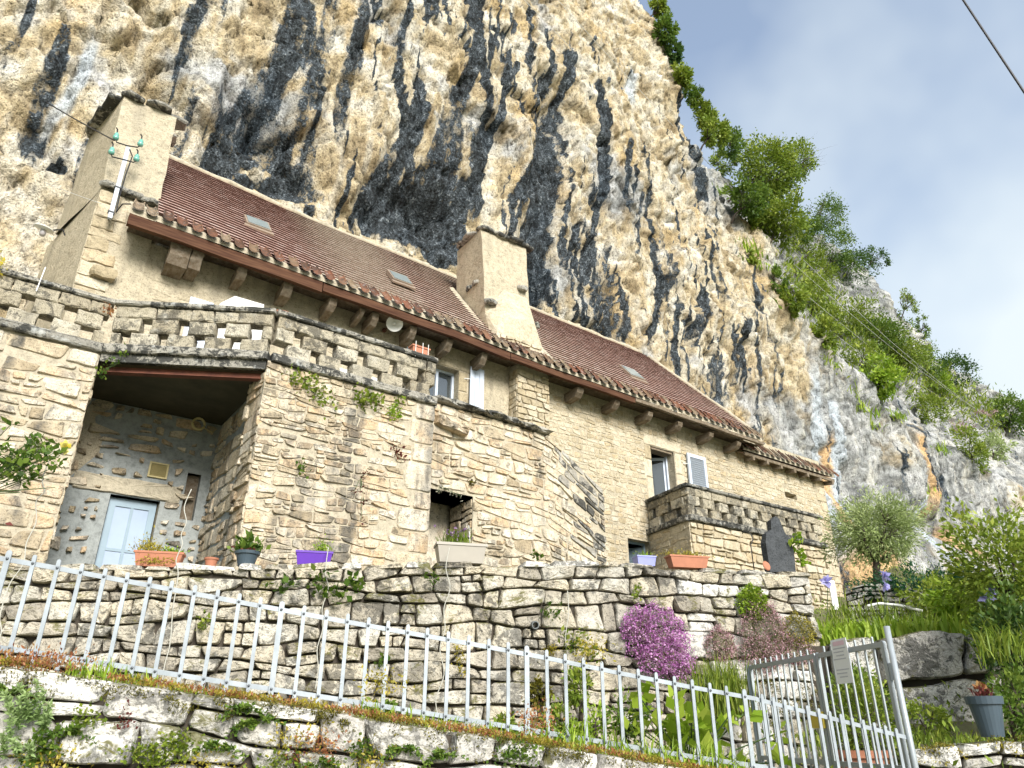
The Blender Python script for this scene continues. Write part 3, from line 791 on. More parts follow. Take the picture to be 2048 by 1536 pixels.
# mortar fillet where roof meets rock
pts = [(x, YR + .02, roof_z(x, YR) + .05 - .05 * math.sin((x - 1) / 8 * math.pi) ** 2 + .05 * math.sin(x * .55 + 1)) for x in np.arange(1.1, 17.0, .35)]
rg = MB(); rg.tube([np.array(p_) + np.array([0, 0, rr.uniform(-.02, .02)]) for p_ in pts], [.075 * rr.uniform(.7, 1.2) for _ in pts], 7); rg.build('ridge_mortar', M_MORTAR, roof, True)
pts = [(float(np.interp(y, [12.4, 13.2, 15.6], [18.13, 18.0, 16.9])), y, roof_z(18, y) + .03) for y in np.arange(12.45, 15.7, .3)]
rg = MB(); rg.tube(pts, [.06 * rr.uniform(.7, 1.2) for _ in pts], 7); rg.build('verge_mortar', M_MORTAR, roof, True)
rub = MB()
for k in range(60):
    x = rr.uniform(1.3, 17); q = np.array([x, YR + rr.uniform(.1, .3), roof_z(x, YR) + rr.uniform(.0, .1)])
    rub.box(q, np.array([rr.uniform(.08, .2), rr.uniform(-.03, .03), rr.uniform(-.04, .04)]), (0, rr.uniform(.08, .14), 0), (rr.uniform(-.02, .02), 0, rr.uniform(.06, .11)), rr.random())
o = rub.build('rubble_packing', M_CREAM, roof); o['kind'] = 'stuff'
# canal tiles along the eave
def canal_mesh():
    b = MB(); n = 8; L = .42; V = []; F = []
    for (t, rad) in ((0, .098), (1, .082)):
        for rd in (rad, rad - .016):
            for k in range(n + 1):
                a = math.pi * (k / n * 1.0)
                V.append(np.array([math.cos(a) * rd, 0, .07 - math.sin(a) * rd * .8]) + sl * (t * L))
    s = n + 1
    for k in range(n):
        F += [(k + 1, k, 2 * s + k, 2 * s + k + 1), (s + k, s + k + 1, 3 * s + k + 1, 3 * s + k), (k, k + 1, s + k + 1, s + k)]
    F += [(0, 2 * s, 3 * s, s), (n, s + n, 3 * s + n, 2 * s + n)]
    me = bpy.data.meshes.new('canal_tile')
    me.from_pydata([tuple(q) for q in V], [], F); me.materials.append(M_CANAL)
    return me
def canal_row(parent, x0, x1, y, zf, per=.255):
    rg_ = random.Random(int(x0 * 10) + 3); base = canal_mesh(); vari = []
    for i in range(8):
        m_ = base.copy(); a = m_.attributes.new('rnd', 'FLOAT', 'POINT'); a.data.foreach_set('value', [i / 7.0] * len(m_.vertices)); vari.append(m_)
    x = x0
    while x < x1:
        o_ = bpy.data.objects.new('canal_tile', vari[rg_.randrange(8)]); COL.objects.link(o_); o_.parent = parent
        w = np.array([x + rg_.uniform(-.015, .015), y - .06 + rg_.uniform(-.03, .02), zf(x) + .02 + rg_.uniform(-.01, .015)]); WLOC[o_] = w
        o_.location = w - WLOC[parent]; o_.rotation_euler = (rg_.uniform(-.03, .03), rg_.uniform(-.08, .08), rg_.uniform(-.05, .05))
        x += per
    m = MB()                          # mortar bed and pans between the tiles
    xs_ = np.arange(x0 - .1, x1, per / 4)
    for i in range(len(xs_) - 1):
        a, b_ = xs_[i], xs_[i + 1]
        wv = lambda q: -.03 * math.cos((q - x0) / per * 2 * math.pi)
        m.add([(a, y + .03, zf(a) - .02), (b_, y + .03, zf(b_) - .02), (b_, y + .03, zf(b_) + .05 + wv(b_)), (a, y + .03, zf(a) + .05 + wv(a)),
               (a, y + .45, zf(a) + .48), (b_, y + .45, zf(b_) + .48)], [(0, 1, 2, 3), (3, 2, 5, 4)], .5)
    m.build('tile_bed', M_MORTAR, parent)
canal_row(roof, .82, 18.15, 12.27, eave_z)
lowroof = empty('lower_roof', (20, 13.5, 9.0), house)
lz = lambda x: 9.10
canal_row(lowroof, 17.75, 22.35, 12.62, lz)
b = MB(); b.add([(17.7, 12.72, 9.12), (22.4, 12.72, 9.12), (22.4, 15.4, 10.2), (17.7, 15.4, 10.2)], [(0, 1, 2, 3)]); b.add([(17.7, 12.72, 9.02), (22.4, 12.72, 9.02), (22.4, 15.4, 10.1), (17.7, 15.4, 10.1)], [(3, 2, 1, 0)]); b.build('roof_deck', M_TILE, lowroof)
b = MB(); b.abox((17.75, 12.7, 8.96), (22.35, 12.76, 9.05)); b.build('fascia_board', M_WOOD, lowroof)
for x in np.arange(18.1, 22.3, .68):
    b = MB(); b.box((x, 12.84, 8.93), (.05, 0, 0), (0, .17, .02), (0, 0, .06)); b.build('rafter_end', M_WOOD, lowroof)
# fascia beams, soffit and rafter ends
for (xa, xb, dz, hh) in ((.74, 4.3, 0, .11), (4.32, 8.9, -.01, .085), (8.92, 12.9, -.01, .07), (12.92, 18.2, -.01, .045)):
    n = 12; b = MB(); V = []
    for i in range(n + 1):
        x = xa + (xb - xa) * i / n; zz = eave_z(x) - .03 + dz; w = .012 * math.sin(x * 3.1)
        V += [(x, 12.31 + w, zz - 2 * hh), (x, 12.44 + w, zz - 2 * hh + .02), (x, 12.44 + w, zz), (x, 12.31 + w, zz)]
    F = []
    for i in range(n):
        for k in range(4): F.append((i * 4 + k, i * 4 + (k + 1) % 4, i * 4 + 4 + (k + 1) % 4, i * 4 + 4 + k))
    F += [(0, 3, 2, 1), (n * 4, n * 4 + 1, n * 4 + 2, n * 4 + 3)]
    b.add(V, [f_[::-1] for f_ in F]); b.build('fascia_beam', M_FASCIA if xa < 12 else M_WOOD, roof)
for i, (ya, yb) in enumerate(((12.45, 12.62), (12.63, 12.81), (12.82, 12.99))):
    b = MB()
    for (xa, xb) in ((.8, 9.3), (10.35, 18.2)):
        b.add([(xa, ya, eave_z(xa) - .12 + i * .05), (xb, ya, eave_z(xb) - .12 + i * .05), (xb, yb, eave_z(xb) - .1 + i * .05), (xa, yb, eave_z(xa) - .1 + i * .05)], [(3, 2, 1, 0), (0, 1, 2, 3)])
    b.build('soffit_board', M_WOOD, roof)
corb = [(365, 475, .17, .20), (398, 487, .10, .17), (485, 525, .085, .12), (575, 558, .09, .13), (663, 590, .08, .13), (720, 617, .05, .10), (747, 619, .075, .13), (822, 650, .075, .13), (893, 675, .075, .13), (963, 697, .075, .13),
        (1153, 772, .10, .11), (1226, 797, .09, .10), (1293, 822, .09, .10), (1353, 847, .09, .10), (1415, 870, .09, .10), (1470, 888, .09, .10)]
for (u, v, hw, hh) in corb:
    q = PY(u, v, 12.62); x = q[0]; zt = eave_z(x) - .20
    V = []
    secs = [(13.1, -hh * 2.2, -.02), (12.85, -hh * 2.1, 0), (12.60, -hh * 1.9, .01), (12.50, -hh * 1.1, .01), (12.465, -hh * .35, 0)]
    for (y, zl, tz) in secs:
        j = [rr.uniform(-.012, .012) for _ in range(4)]
        V += [(x - hw + j[0], y, zt + zl + j[1]), (x + hw + j[2], y, zt + zl + j[3]), (x + hw + j[1], y, zt + tz), (x - hw + j[3], y, zt + tz)]
    F = []
    for i in range(len(secs) - 1):
        for k in range(4): F.append((i * 4 + k, i * 4 + (k + 1) % 4, i * 4 + 4 + (k + 1) % 4, i * 4 + 4 + k))
    F.append(tuple(len(V) - 4 + k for k in range(4)))
    mk('rafter_end', V, F, M_WOOD, roof, rnd=rr.random())
# skylights
M_SKYL = plain_mat('skylight_flashing', (.26, .20, .15), .5, .2, 6)
for (u, v, w, h) in ((513, 453, .27, .30), (798, 562, .27, .30), (1262, 750, .30, .34)):
    q = on_roof(u, v); sk = empty('skylight', q, roof)
    sk.parent = house; sk.location = q - WLOC[house]
    b = MB(); b.box(q + nr * .05, (w, 0, 0), sl * h, nr * .045); b.build('frame', M_SKYL, sk)
    b = MB(); b.box(q + nr * .10, (w - .04, 0, 0), sl * (h - .05), nr * .01); b.build('pane', M_SKYG, sk)
    b = MB(); b.box(q - sl * (h + .06) + nr * .045, (w + .04, 0, 0), sl * .06, nr * .02); b.build('apron', M_SKYL, sk)

# ---- gable with the big chimney
ch = empty('gable_chimney', (.6, 14, 9.7), house)
def prism(b, foot, z0, z1, foot2=None, nz=8, jit=.012, rg_=rr):
    foot2 = foot2 or foot; k = len(foot); V = []; F = []
    # subdivide each side so the plaster is not dead straight
    def sub(f): return [tuple(np.array(f[i]) * (1 - t) + np.array(f[(i + 1) % len(f)]) * t) for i in range(len(f)) for t in (0, .33, .66)]
    A, B = sub(foot), sub(foot2); k = len(A)
    for i in range(nz + 1):
        t = i / nz
        for a, c in zip(A, B): V.append((a[0] * (1 - t) + c[0] * t + rg_.uniform(-jit, jit), a[1] * (1 - t) + c[1] * t + rg_.uniform(-jit, jit), z0 + (z1 - z0) * t))
    for i in range(nz):
        for j in range(k): F.append((i * k + j, i * k + (j + 1) % k, (i + 1) * k + (j + 1) % k, (i + 1) * k + j))
    F.append(tuple(nz * k + j for j in range(k)))
    b.add(V, F)
b = MB(); prism(b, [(.27, 12.97), (1.24, 12.97), (1.24, 15.9), (-.36, 15.6)], 3.0, 10.45, [(.24, 12.97), (1.24, 12.97), (1.24, 15.9), (-.33, 15.6)], 14); b.build('gable_wall', M_PLASTER, ch)
b = MB(); prism(b, [(.24, 13.0), (1.22, 13.0), (1.2, 15.3), (-.25, 15.0)], 10.45, 12.75, [(.17, 13.06), (1.14, 13.06), (1.1, 15.1), (-.18, 14.7)], 8); b.build('chimney_stack', M_PLASTER, ch)
def flat_stones(parent, pts, zc, w, d, th, mat, name='cap_stone', dirv=(1, 0)):
    for (x, y) in pts:
        q = np.array([x, y, zc + rr.uniform(-.02, .03)]); a = rr.uniform(-.15, .15)
        d1 = np.array([dirv[0], dirv[1], 0.0]); d2 = np.array([-dirv[1], dirv[0], 0.0])
        n = 9; V = []; ww, dd = w * rr.uniform(.8, 1.2), d * rr.uniform(.85, 1.15)
        for (sc, zz) in ((.86, -th), (1.0, -th * .4), (1.0, th * .35), (.88, th)):
            for k in range(n):
                t = 2 * math.pi * k / n + a; ca, sa = math.cos(t), math.sin(t)
                e = 1 / max(abs(ca), abs(sa)) * .93
                V.append(q + d1 * ca * ww * sc * e * (1 + .07 * math.sin(5 * t + x * 9)) + d2 * sa * dd * sc * e + np.array([0, 0, zz + .02 * math.sin(3 * t + x * 5)]))
        F = [(i * n + k, i * n + (k + 1) % n, (i + 1) * n + (k + 1) % n, (i + 1) * n + k) for i in range(3) for k in range(n)] + [tuple(range(n))[::-1], tuple(3 * n + k for k in range(n))]
        mk(name, V, F, mat, parent, rnd=rr.random())
flat_stones(ch, [(.33, 13.12), (.80, 13.10), (1.16, 13.3)], 12.80, .27, .22, .05, M_CAP)
flat_stones(ch, [(.10, 13.45), (-.02, 13.95), (-.12, 14.4)], 12.76, .20, .30, .05, M_CAP)
flat_stones(ch, [(.55, 13.7), (.95, 13.9), (.5, 14.4), (1.0, 14.6)], 12.86, .32, .3, .05, M_CAP)
flat_stones(ch, [(.40, 12.93), (.72, 12.92), (1.05, 12.93)], 10.52, .20, .10, .045, M_CAP, 'drip_stone')
flat_stones(ch, [(.62, 12.92)], 8.75, .20, .12, .09, M_CREAM, 'corbel_stone')
b = MB(); b.lathe((.9, 13.6, 12.86), [(.09, 0), (.10, .25), (.08, .25)], 12); b.build('flue_pot', M_TERRA, ch)
rq = random.Random(12); z = 8.2; i = 0
while z < 10.3:                                  # exposed quoins on the corner below the stack
    h = rq.uniform(.18, .30); w = .5 if i % 2 else .34
    block(ch, FAC, .25, .25 + w, z, z + h - .015, -.08, .055, M_CREAM, rq, 'quoin', .016); z += h; i += 1
# ---- second chimney
c2 = empty('middle_chimney', (9.6, 13.4, 10.0), house)
b = MB(); prism(b, [(8.75, 13.1), (10.12, 13.1), (10.1, 14.6), (8.78, 14.6)], 10.2, 13.38, [(8.60, 13.2), (10.05, 13.2), (10.02, 14.4), (8.62, 14.4)], 9, .016); b.build('chimney_stack', M_PLASTER, c2)
b = MB()
V = [(8.72, 12.66, 9.6), (10.22, 12.66, 9.6), (10.22, 13.15, 9.6), (8.72, 13.15, 9.6), (8.78, 12.70, 10.2), (10.18, 12.70, 10.1), (9.35, 12.72, 10.75), (9.95, 12.72, 10.75), (9.28, 13.12, 11.75), (10.02, 13.12, 11.75), (8.72, 13.15, 10.9), (10.2, 13.15, 10.9)]
b.add(V, [(0, 1, 5, 4), (4, 5, 7, 6), (6, 7, 9, 8), (0, 4, 10, 3), (4, 6, 8, 10), (1, 2, 11, 5), (5, 11, 9, 7)]); b.build('chimney_breast', M_CREAM, c2)
BF = Frame((8.8, 12.66), (10.2, 12.66))
lay_stones(c2, BF, rubble(.05, 1.35, lambda u: 9.75, lambda u: 10.15, .16, (.2, .4), 51), M_CREAM, 52, (.01, .05), 1)
flat_stones(c2, [(8.75, 13.28), (9.2, 13.24), (9.65, 13.24), (10.02, 13.3)], 13.43, .27, .2, .05, M_CAP)
flat_stones(c2, [(8.7, 13.75), (8.72, 14.15), (9.3, 13.8), (9.9, 13.8)], 13.45, .24, .26, .05, M_CAP)
flat_stones(c2, [(8.80, 13.02)], 11.15, .16, .12, .05, M_CAP, 'drip_stone'); flat_stones(c2, [(8.7, 13.5), (8.7, 13.8)], 11.9, .12, .14, .05, M_CAP, 'drip_stone'); flat_stones(c2, [(9.85, 13.1)], 11.95, .17, .10, .06, M_CAP, 'drip_stone')
flat_stones(c2, [(10.18, 12.95)], 10.9, .08, .08, .07, M_CAP, 'drip_stone')
for (xa, dx) in ((8.66, -.22), (10.2, .22)):
    b = MB(); b.add([(xa, 12.5, eave_z(9) + .27), (xa + dx, 12.5, eave_z(9) + .27), (xa + dx * .6, 14.6, roof_z(9, 14.6) + .06), (xa, 14.6, roof_z(9, 14.6) + .12)], [(0, 1, 2, 3), (3, 2, 1, 0)])
    b.build('flashing_mortar', M_MORTAR, c2)

# ---- windows, shutters and door
def window(parent, o, mat, depth=.24, bars=True, name='window', mull=0):
    w = empty(name, FAC.pt((o[0] + o[1]) / 2, o[2], -depth), parent)
    f = .055; b = MB()
    def fb(a, c, d, e, n0, n1): b.abox((a, 13 + n0, d), (c, 13 + n1, e))
    fb(o[0], o[1], o[2], o[2] + f, depth - .03, depth + .03); fb(o[0], o[1], o[3] - f, o[3], depth - .03, depth + .03)
    fb(o[0], o[0] + f, o[2] + f, o[3] - f, depth - .03, depth + .03); fb(o[1] - f, o[1], o[2] + f, o[3] - f, depth - .03, depth + .03)
    b.build('frame', mat, w)
    return w
M_CURT = plain_mat('lace_curtain', (.55, .60, .66), .8, .06, 5)
w = window(house, W1, M_WHITEP)
b = MB(); b.abox((W1[0] + .06, 13.25, W1[2] + .06), (W1[1] - .06, 13.26, W1[3] - .06)); b.build('pane', M_GLASS, w)
b = MB(); b.abox((7.47, 13.20, W1[2] + .05), (7.53, 13.28, W1[3] - .05)); b.build('mullion', M_WHITEP, w)
rj = random.Random(2)
for (a, b_, c, d) in ((W1[1] + .005, W1[1] + .24, 7.4, 7.95), (W1[1] + .005, W1[1] + .24, 7.97, 8.5), (W1[1] + .005, W1[1] + .22, 8.52, 9.0), (W1[0] - .3, W1[1] + .3, 9.03, 9.25)):
    block(wall, FAC, a, b_, c, d, -.1, .022, M_CREAM, rj, 'jamb_stone', .006)
for (a, b_, c, d) in ((W2[1] + .005, W2[1] + .26, 6.8, 7.3), (W2[1] + .005, W2[1] + .34, 7.32, 7.9), (W2[1] + .005, W2[1] + .26, 7.92, 8.5), (W2[0] - .24, W2[0] - .005, 6.8, 7.6), (W2[0] - .3, W2[0] - .005, 7.62, 8.1), (W2[0] - .24, W2[0] - .005, 8.12, 8.5), (W2[0] - .25, W2[1] + .3, 8.53, 8.82)):
    block(wall, FAC, a, b_, c, d, -.1, .026, M_CREAM, rj, 'jamb_stone', .006)
def shutter(parent, u0, u1, v0, v1, louvre):
    s = empty('shutter', FAC.pt((u0 + u1) / 2, v0, .07), parent)
    if not louvre:
        n = 3
        for k in range(n):
            a = u0 + (u1 - u0) * k / n; b = MB(); b.abox((a + .004, 12.905, v0), (a + (u1 - u0) / n - .004, 12.935, v1)); b.build('board', M_WHITEP, s)
        b = MB(); b.abox((u0 + .01, 12.936, v0 + .2), (u1 - .01, 12.96, v0 + .28)); b.abox((u0 + .01, 12.936, v1 - .28), (u1 - .01, 12.96, v1 - .2)); b.build('ledge', M_WHITEP, s)
    else:
        b = MB()
        b.abox((u0, 12.89, v0), (u0 + .09, 12.94, v1)); b.abox((u1 - .09, 12.89, v0), (u1, 12.94, v1)); b.abox((u0 + .09, 12.89, v1 - .1), (u1 - .09, 12.94, v1)); b.abox((u0 + .09, 12.89, v0), (u1 - .09, 12.94, v0 + .1)); b.build('frame', M_WHITEP, s)
        z = v0 + .12
        while z < v1 - .12:
            b = MB(); b.box(((u0 + u1) / 2, 12.915, z), ((u1 - u0) / 2 - .09, 0, 0), (0, .022, -.018), (0, .003, .004)); b.build('slat', M_WHITEP, s); z += .062
    b = MB(); b.tube([(u0 - .12, 12.98, v1 - .32), (u0, 12.92, v1 - .32)], .012, 6); b.tube([(u0 - .12, 12.98, v0 + .3), (u0, 12.92, v0 + .3)], .012, 6); b.build('hinge', M_WHITEM, s)
shutter(house, 8.20, 8.58, 7.45, 9.17, False)
shutter(house, 6.55, 6.98, 7.45, 9.17, False)
shutter(house, 15.40, 16.15, 6.7, 8.58, True)
w = window(house, W2, M_WHITEP, .28)
b = MB()                                         # right leaf standing open into the room
A, Bq = np.array([14.93, 13.31]), np.array([14.55, 13.62])
Lf = Frame(Bq, A)
for (a, c, d, e) in ((0, Lf.L, 6.8, 6.88), (0, Lf.L, 8.36, 8.44), (0, .07, 6.88, 8.36), (Lf.L - .07, Lf.L, 6.88, 8.36)):
    b.add([Lf.pt(a, d, .02), Lf.pt(c, d, .02), Lf.pt(c, e, .02), Lf.pt(a, e, .02), Lf.pt(a, d, -.02), Lf.pt(c, d, -.02), Lf.pt(c, e, -.02), Lf.pt(a, e, -.02)], [(0, 1, 2, 3), (5, 4, 7, 6), (0, 4, 5, 1), (1, 5, 6, 2), (2, 6, 7, 3), (3, 7, 4, 0)])
b.build('casement', M_WHITEP, w)
b = MB(); b.add([Lf.pt(.07, 6.88), Lf.pt(Lf.L - .07, 6.88), Lf.pt(Lf.L - .07, 8.36), Lf.pt(.07, 8.36)], [(0, 1, 2, 3)]); b.build('pane', M_GLASS, w)
b = MB(); b.abox((14.1, 13.02, 8.45), (14.9, 13.3, 8.5)); b.build('head_board', M_WOOD, w)
w = window(house, D2, M_BLUEP, .22, name='door')
Df = Frame((13.30, 13.75), (13.70, 13.26))
b = MB(); b.add([Df.pt(0, 3.7, .02), Df.pt(Df.L, 3.7, .02), Df.pt(Df.L, 5.78, .02), Df.pt(0, 5.78, .02)], [(0, 1, 2, 3), (3, 2, 1, 0)]); b.build('door_leaf', M_BLUEP, w)
b = MB(); b.add([Df.pt(.1, 5.0, .03), Df.pt(Df.L - .1, 5.0, .03), Df.pt(Df.L - .1, 5.68, .03), Df.pt(.1, 5.68, .03)], [(0, 1, 2, 3), (3, 2, 1, 0)]); b.build('door_panel', M_BLUEP, w)

# ---- parapets of staggered tufa blocks (terrace and balcony)
def parapet(parent, fr, u0, u1, zb, seed, per=.55, gap=.17, th=.21, rows=(.245, .245), band=.20, cap=.085, phase=0.0, ends=(0, 0)):
    rg_ = random.Random(seed); z = zb
    block(parent, fr, u0 - .02, u1 + .02, z - .14, z, -th - .06, .09, M_CAP, rg_, 'string_course', .008)
    for ri, h in enumerate(rows):
        u = u0 - per + (per * .5 if ri % 2 else 0) + phase
        while u < u1:
            a, b_ = max(u0, u + gap / 2 + rg_.uniform(-.02, .02)), min(u1, u + per - gap / 2 + rg_.uniform(-.02, .02)); u += per
            if b_ - a > .08: block(parent, fr, a, b_, z + .004, z + h - .012, -th, rg_.uniform(-.015, .02), M_TUFA, rg_, 'pierced_block', .013)
        z += h
    u = u0
    while u < u1 - .05:
        w_ = rg_.uniform(.28, .6); b_ = min(u1, u + w_)
        if u1 - b_ < .15: b_ = u1
        block(parent, fr, u + .006, b_ - .006, z + .002, z + band - .004, -th, rg_.uniform(-.005, .015), M_TUFA, rg_, 'coping_block', .012, r=rg_.uniform(0, .5)); u = b_
    block(parent, fr, u0 - ends[0], u1 + ends[1], z + band, z + band + cap, -th - .05, .055, M_CAP, rg_, 'cap_stone', .006)
bal = empty('balcony', (16, 12, 5.0), house)
BFr = Frame((13.42, 11.38), (18.72, 11.26)); BLf = Frame((13.72, 13.0), (13.42, 11.38))
BZ = 6.18
parapet(bal, BFr, 0, BFr.L, BZ, 61, phase=.2, ends=(.03, .08)); parapet(bal, BLf, 0, BLf.L - .02, BZ, 62, per=.62, ends=(0, .0))
b = MB(); b.add([BFr.pt(0, 2.6, -.03), BFr.pt(BFr.L, 2.6, -.03), BFr.pt(BFr.L, BZ - .05, -.03), BFr.pt(0, BZ - .05, -.03), (13.72, 13, 2.6), (18.72, 13, 2.6), (18.72, 13, BZ - .05), (13.72, 13, BZ - .05)], [(0, 1, 2, 3), (4, 0, 3, 7), (1, 5, 6, 2), (3, 2, 6, 7)])
bw = b.build('base_wall', M_MORTAR, bal)
lay_stones(bal, BFr, rubble(0, BFr.L, lambda u: 3.2, lambda u: BZ - .16, .17, (.2, .6), 63, gap=.012), M_CREAM, 64, (.01, .05), 1, 150)
lay_stones(bal, BLf, rubble(0, BLf.L, lambda u: 3.2, lambda u: BZ - .16, .17, (.18, .4), 65, gap=.02), M_CREAM, 66, (.0, .03), 1, 60)
# ================================================================== terrace over the porch
ter = empty('stone_terrace', (2.5, 11.5, 3.0))
tag(ter, 'stone terrace with pierced block parapet over a dark open porch', 'terrace')
T0, T1, T2, T3 = (-4.5, 11.5), (.80, 11.5), (2.90, 10.3), (5.82, 10.3)
ZP = 6.80
fA, fM, fB = Frame(T0, T1), Frame(T1, T2), Frame(T2, T3)
par = empty('parapet', (2.5, 11, 6.6), ter)
parapet(par, fA, 0, fA.L - .01, ZP, 71, phase=.1, ends=(0, .03)); parapet(par, fM, .06, fM.L - .02, ZP, 72, per=.545, phase=.2, ends=(.03, .03)); parapet(par, fB, .07, fB.L, ZP, 73, per=.55, phase=.1, ends=(.03, .02))
fR = Frame(T3, (5.82, 12.95)); parapet(par, fR, .06, fR.L, ZP, 74)
# left wall
b = MB(); b.add([fA.pt(0, 2.2), fA.pt(fA.L, 2.2), fA.pt(fA.L, ZP - .12), fA.pt(0, ZP - .12), fA.pt(fA.L, 2.2, -.55), fA.pt(fA.L, ZP - .12, -.55)], [(0, 1, 2, 3), (1, 4, 5, 2)])
lw = b.build('left_wall', M_MORTAR, ter)
lay_stones(lw, fA, rubble(2.2, fA.L + .01, lambda u: 2.4, lambda u: ZP - .14, .185, (.2, .58), 75, gap=.017, wob=.3, split=.25), M_OCHRE, 76, (.012, .038), 2, 200, edge=.10)
fAj = Frame(T1, (.80, 12.05)); lay_stones(lw, fAj, rubble(0, .5, lambda u: 2.4, lambda u: ZP - .3, .3, (.3, .5), 77, gap=.01), M_OCHRE, 78, (.01, .035), 1)
# pillar wall
b = MB(); b.add([fB.pt(0, 2.2), fB.pt(fB.L, 2.2), fB.pt(fB.L, ZP - .12), fB.pt(0, ZP - .12), fB.pt(fB.L, 2.2, -2.6), fB.pt(fB.L, ZP - .12, -2.6), fB.pt(0, 2.2, -.6), fB.pt(0, ZP - .12, -.6)], [(0, 1, 2, 3), (1, 4, 5, 2), (6, 0, 3, 7)])
pw = b.build('pillar_wall', M_MORTAR, ter)
quo = []; rq = random.Random(14); z = 2.6; i = 0
ql = []
while z < ZP - .2:
    h = rq.uniform(.26, .52); w = rq.uniform(.42, .62) if i % 2 else rq.uniform(.28, .4)
    quo.append([[fB.L - w, z + .01], [fB.L + .01, z + .01], [fB.L + .01, min(ZP - .15, z + h) - .01], [fB.L - w + .02, min(ZP - .15, z + h) - .01]]); z += h; i += 1
occ = [(q[0][0] - .01, fB.L + .1, q[0][1] - .01, q[2][1] + .01) for q in quo]
polys = rubble(-.01, fB.L, lambda u: 2.6, lambda u: ZP - .14, .118, (.13, .40), 79, gap=.008, openings=occ, wob=.36, split=.2)
lay_stones(pw, fB, polys + quo, M_OCHRE, 80, (.008, .038), 1, 285, edge=.09)
fBj = Frame((2.90, 11.0), T2)
lay_stones(pw, fBj, rubble(0, .71, lambda u: 2.6, lambda u: ZP - .3, .17, (.22, .6), 81, gap=.008), M_OCHRE, 82, (.01, .06), 1)
# porch: ceiling, back and side walls, rusty lintel
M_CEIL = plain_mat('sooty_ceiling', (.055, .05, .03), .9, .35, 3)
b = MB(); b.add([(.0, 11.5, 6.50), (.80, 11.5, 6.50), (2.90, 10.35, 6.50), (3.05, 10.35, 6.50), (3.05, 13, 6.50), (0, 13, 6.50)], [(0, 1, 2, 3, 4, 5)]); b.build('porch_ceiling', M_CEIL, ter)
b = MB(); b.add([(-4.4, 11.55, 6.74), (.80, 11.55, 6.74), (2.90, 10.35, 6.74), (5.8, 10.35, 6.74), (5.8, 13, 6.74), (-4.4, 13, 6.74)], [(0, 1, 2, 3, 4, 5)]); b.build('terrace_paving', plain_mat('pale_bounce_paving', (.55, .51, .43), .85, .12, 3), ter)  # unseen floor, made pale so it bounces light up the facade
b = MB(); c_ = np.array([*fM.pt(fM.L / 2, 6.60, -.12)]); ux = np.array([fM.U[0], fM.U[1], 0]); nx_ = np.array([fM.N[0], fM.N[1], 0])
b.box(c_, ux * (fM.L / 2 - .02), nx_ * .14, (0, 0, .075)); b.build('lintel_slab', M_CAP, ter)
b = MB(); c_ = np.array(fM.pt(fM.L / 2, 6.465, -.14))
b.box(c_ + nx_ * .02, ux * (fM.L / 2 - .03), nx_ * .006, (0, 0, .052)); b.box(c_ + (0, 0, .056), ux * (fM.L / 2 - .03), nx_ * .06, (0, 0, .005)); b.box(c_ - np.array([0, 0, .056]), ux * (fM.L / 2 - .03), nx_ * .06, (0, 0, .005)); b.build('steel_lintel', M_RUST, ter)
PB = Frame((-.3, 13.0), (3.3, 13.0))
DO = (1.54 + .3, 2.28 + .3, 2.6, 4.99)
NI = (2.62 + .3, 2.84 + .3, 4.75, 5.55)
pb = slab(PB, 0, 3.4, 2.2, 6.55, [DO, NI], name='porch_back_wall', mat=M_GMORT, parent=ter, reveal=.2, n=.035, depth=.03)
polys = rubble(0, 3.3, lambda u: 2.5, lambda u: 6.5, .20, (.16, .46), 83, gap=.032, openings=[(DO[0] - .12, DO[1] + .05, DO[2], DO[3] + .32), NI, (2.28, 2.62, 5.3, 5.66)], wob=.35, split=.35)
rs = random.Random(3)
keep = []
for q in polys:
    cz = sum(p_[1] for p_ in q) / 4
    if rs.random() < (.97 if cz > 5.7 else .86):
        if cz < 5.75:
            cx = sum(p_[0] for p_ in q) / 4; k = rs.uniform(.62, 1.0); q = [[cx + (p_[0] - cx) * k, cz + (p_[1] - cz) * k] for p_ in q]
        keep.append(q)
lay_stones(pb, PB, keep, M_OCHRE, 84, (.078, .11), 1, 200, edge=.16)
block(pb, PB, .98 + .3, 2.56 + .3, 5.0, 5.27, -.02, .075, M_MORTAR, rs, 'door_lintel', .012, r=.9)
b = MB(); b.abox((NI[0] - .3, 13.1, NI[2]), (NI[1] - .3, 13.14, NI[3])); b.build('niche_board', M_WOOD, pb)
PRS = Frame((3.02, 13.0), (3.02, 10.9)); sw_ = slab(PRS, 0, 2.1, 2.2, 6.5, depth=.1, name='porch_side_wall', mat=M_GMORT, parent=ter)
lay_stones(sw_, PRS, rubble(0, 2.05, lambda u: 2.5, lambda u: 6.45, .2, (.2, .5), 183, gap=.02, wob=.3), M_OCHRE, 184, (.02, .05), 1, 120)
PLS = Frame((.5, 12.05), (.2, 13.0)); slab(PLS, 0, 1.0, 2.2, 6.5, depth=.1, name='porch_side_wall', mat=M_GMORT, parent=ter)
b = MB(); b.abox((-.2, 9.7, 2.2), (6, 13, 2.85)); b.build('porch_floor', M_MORTAR, ter)
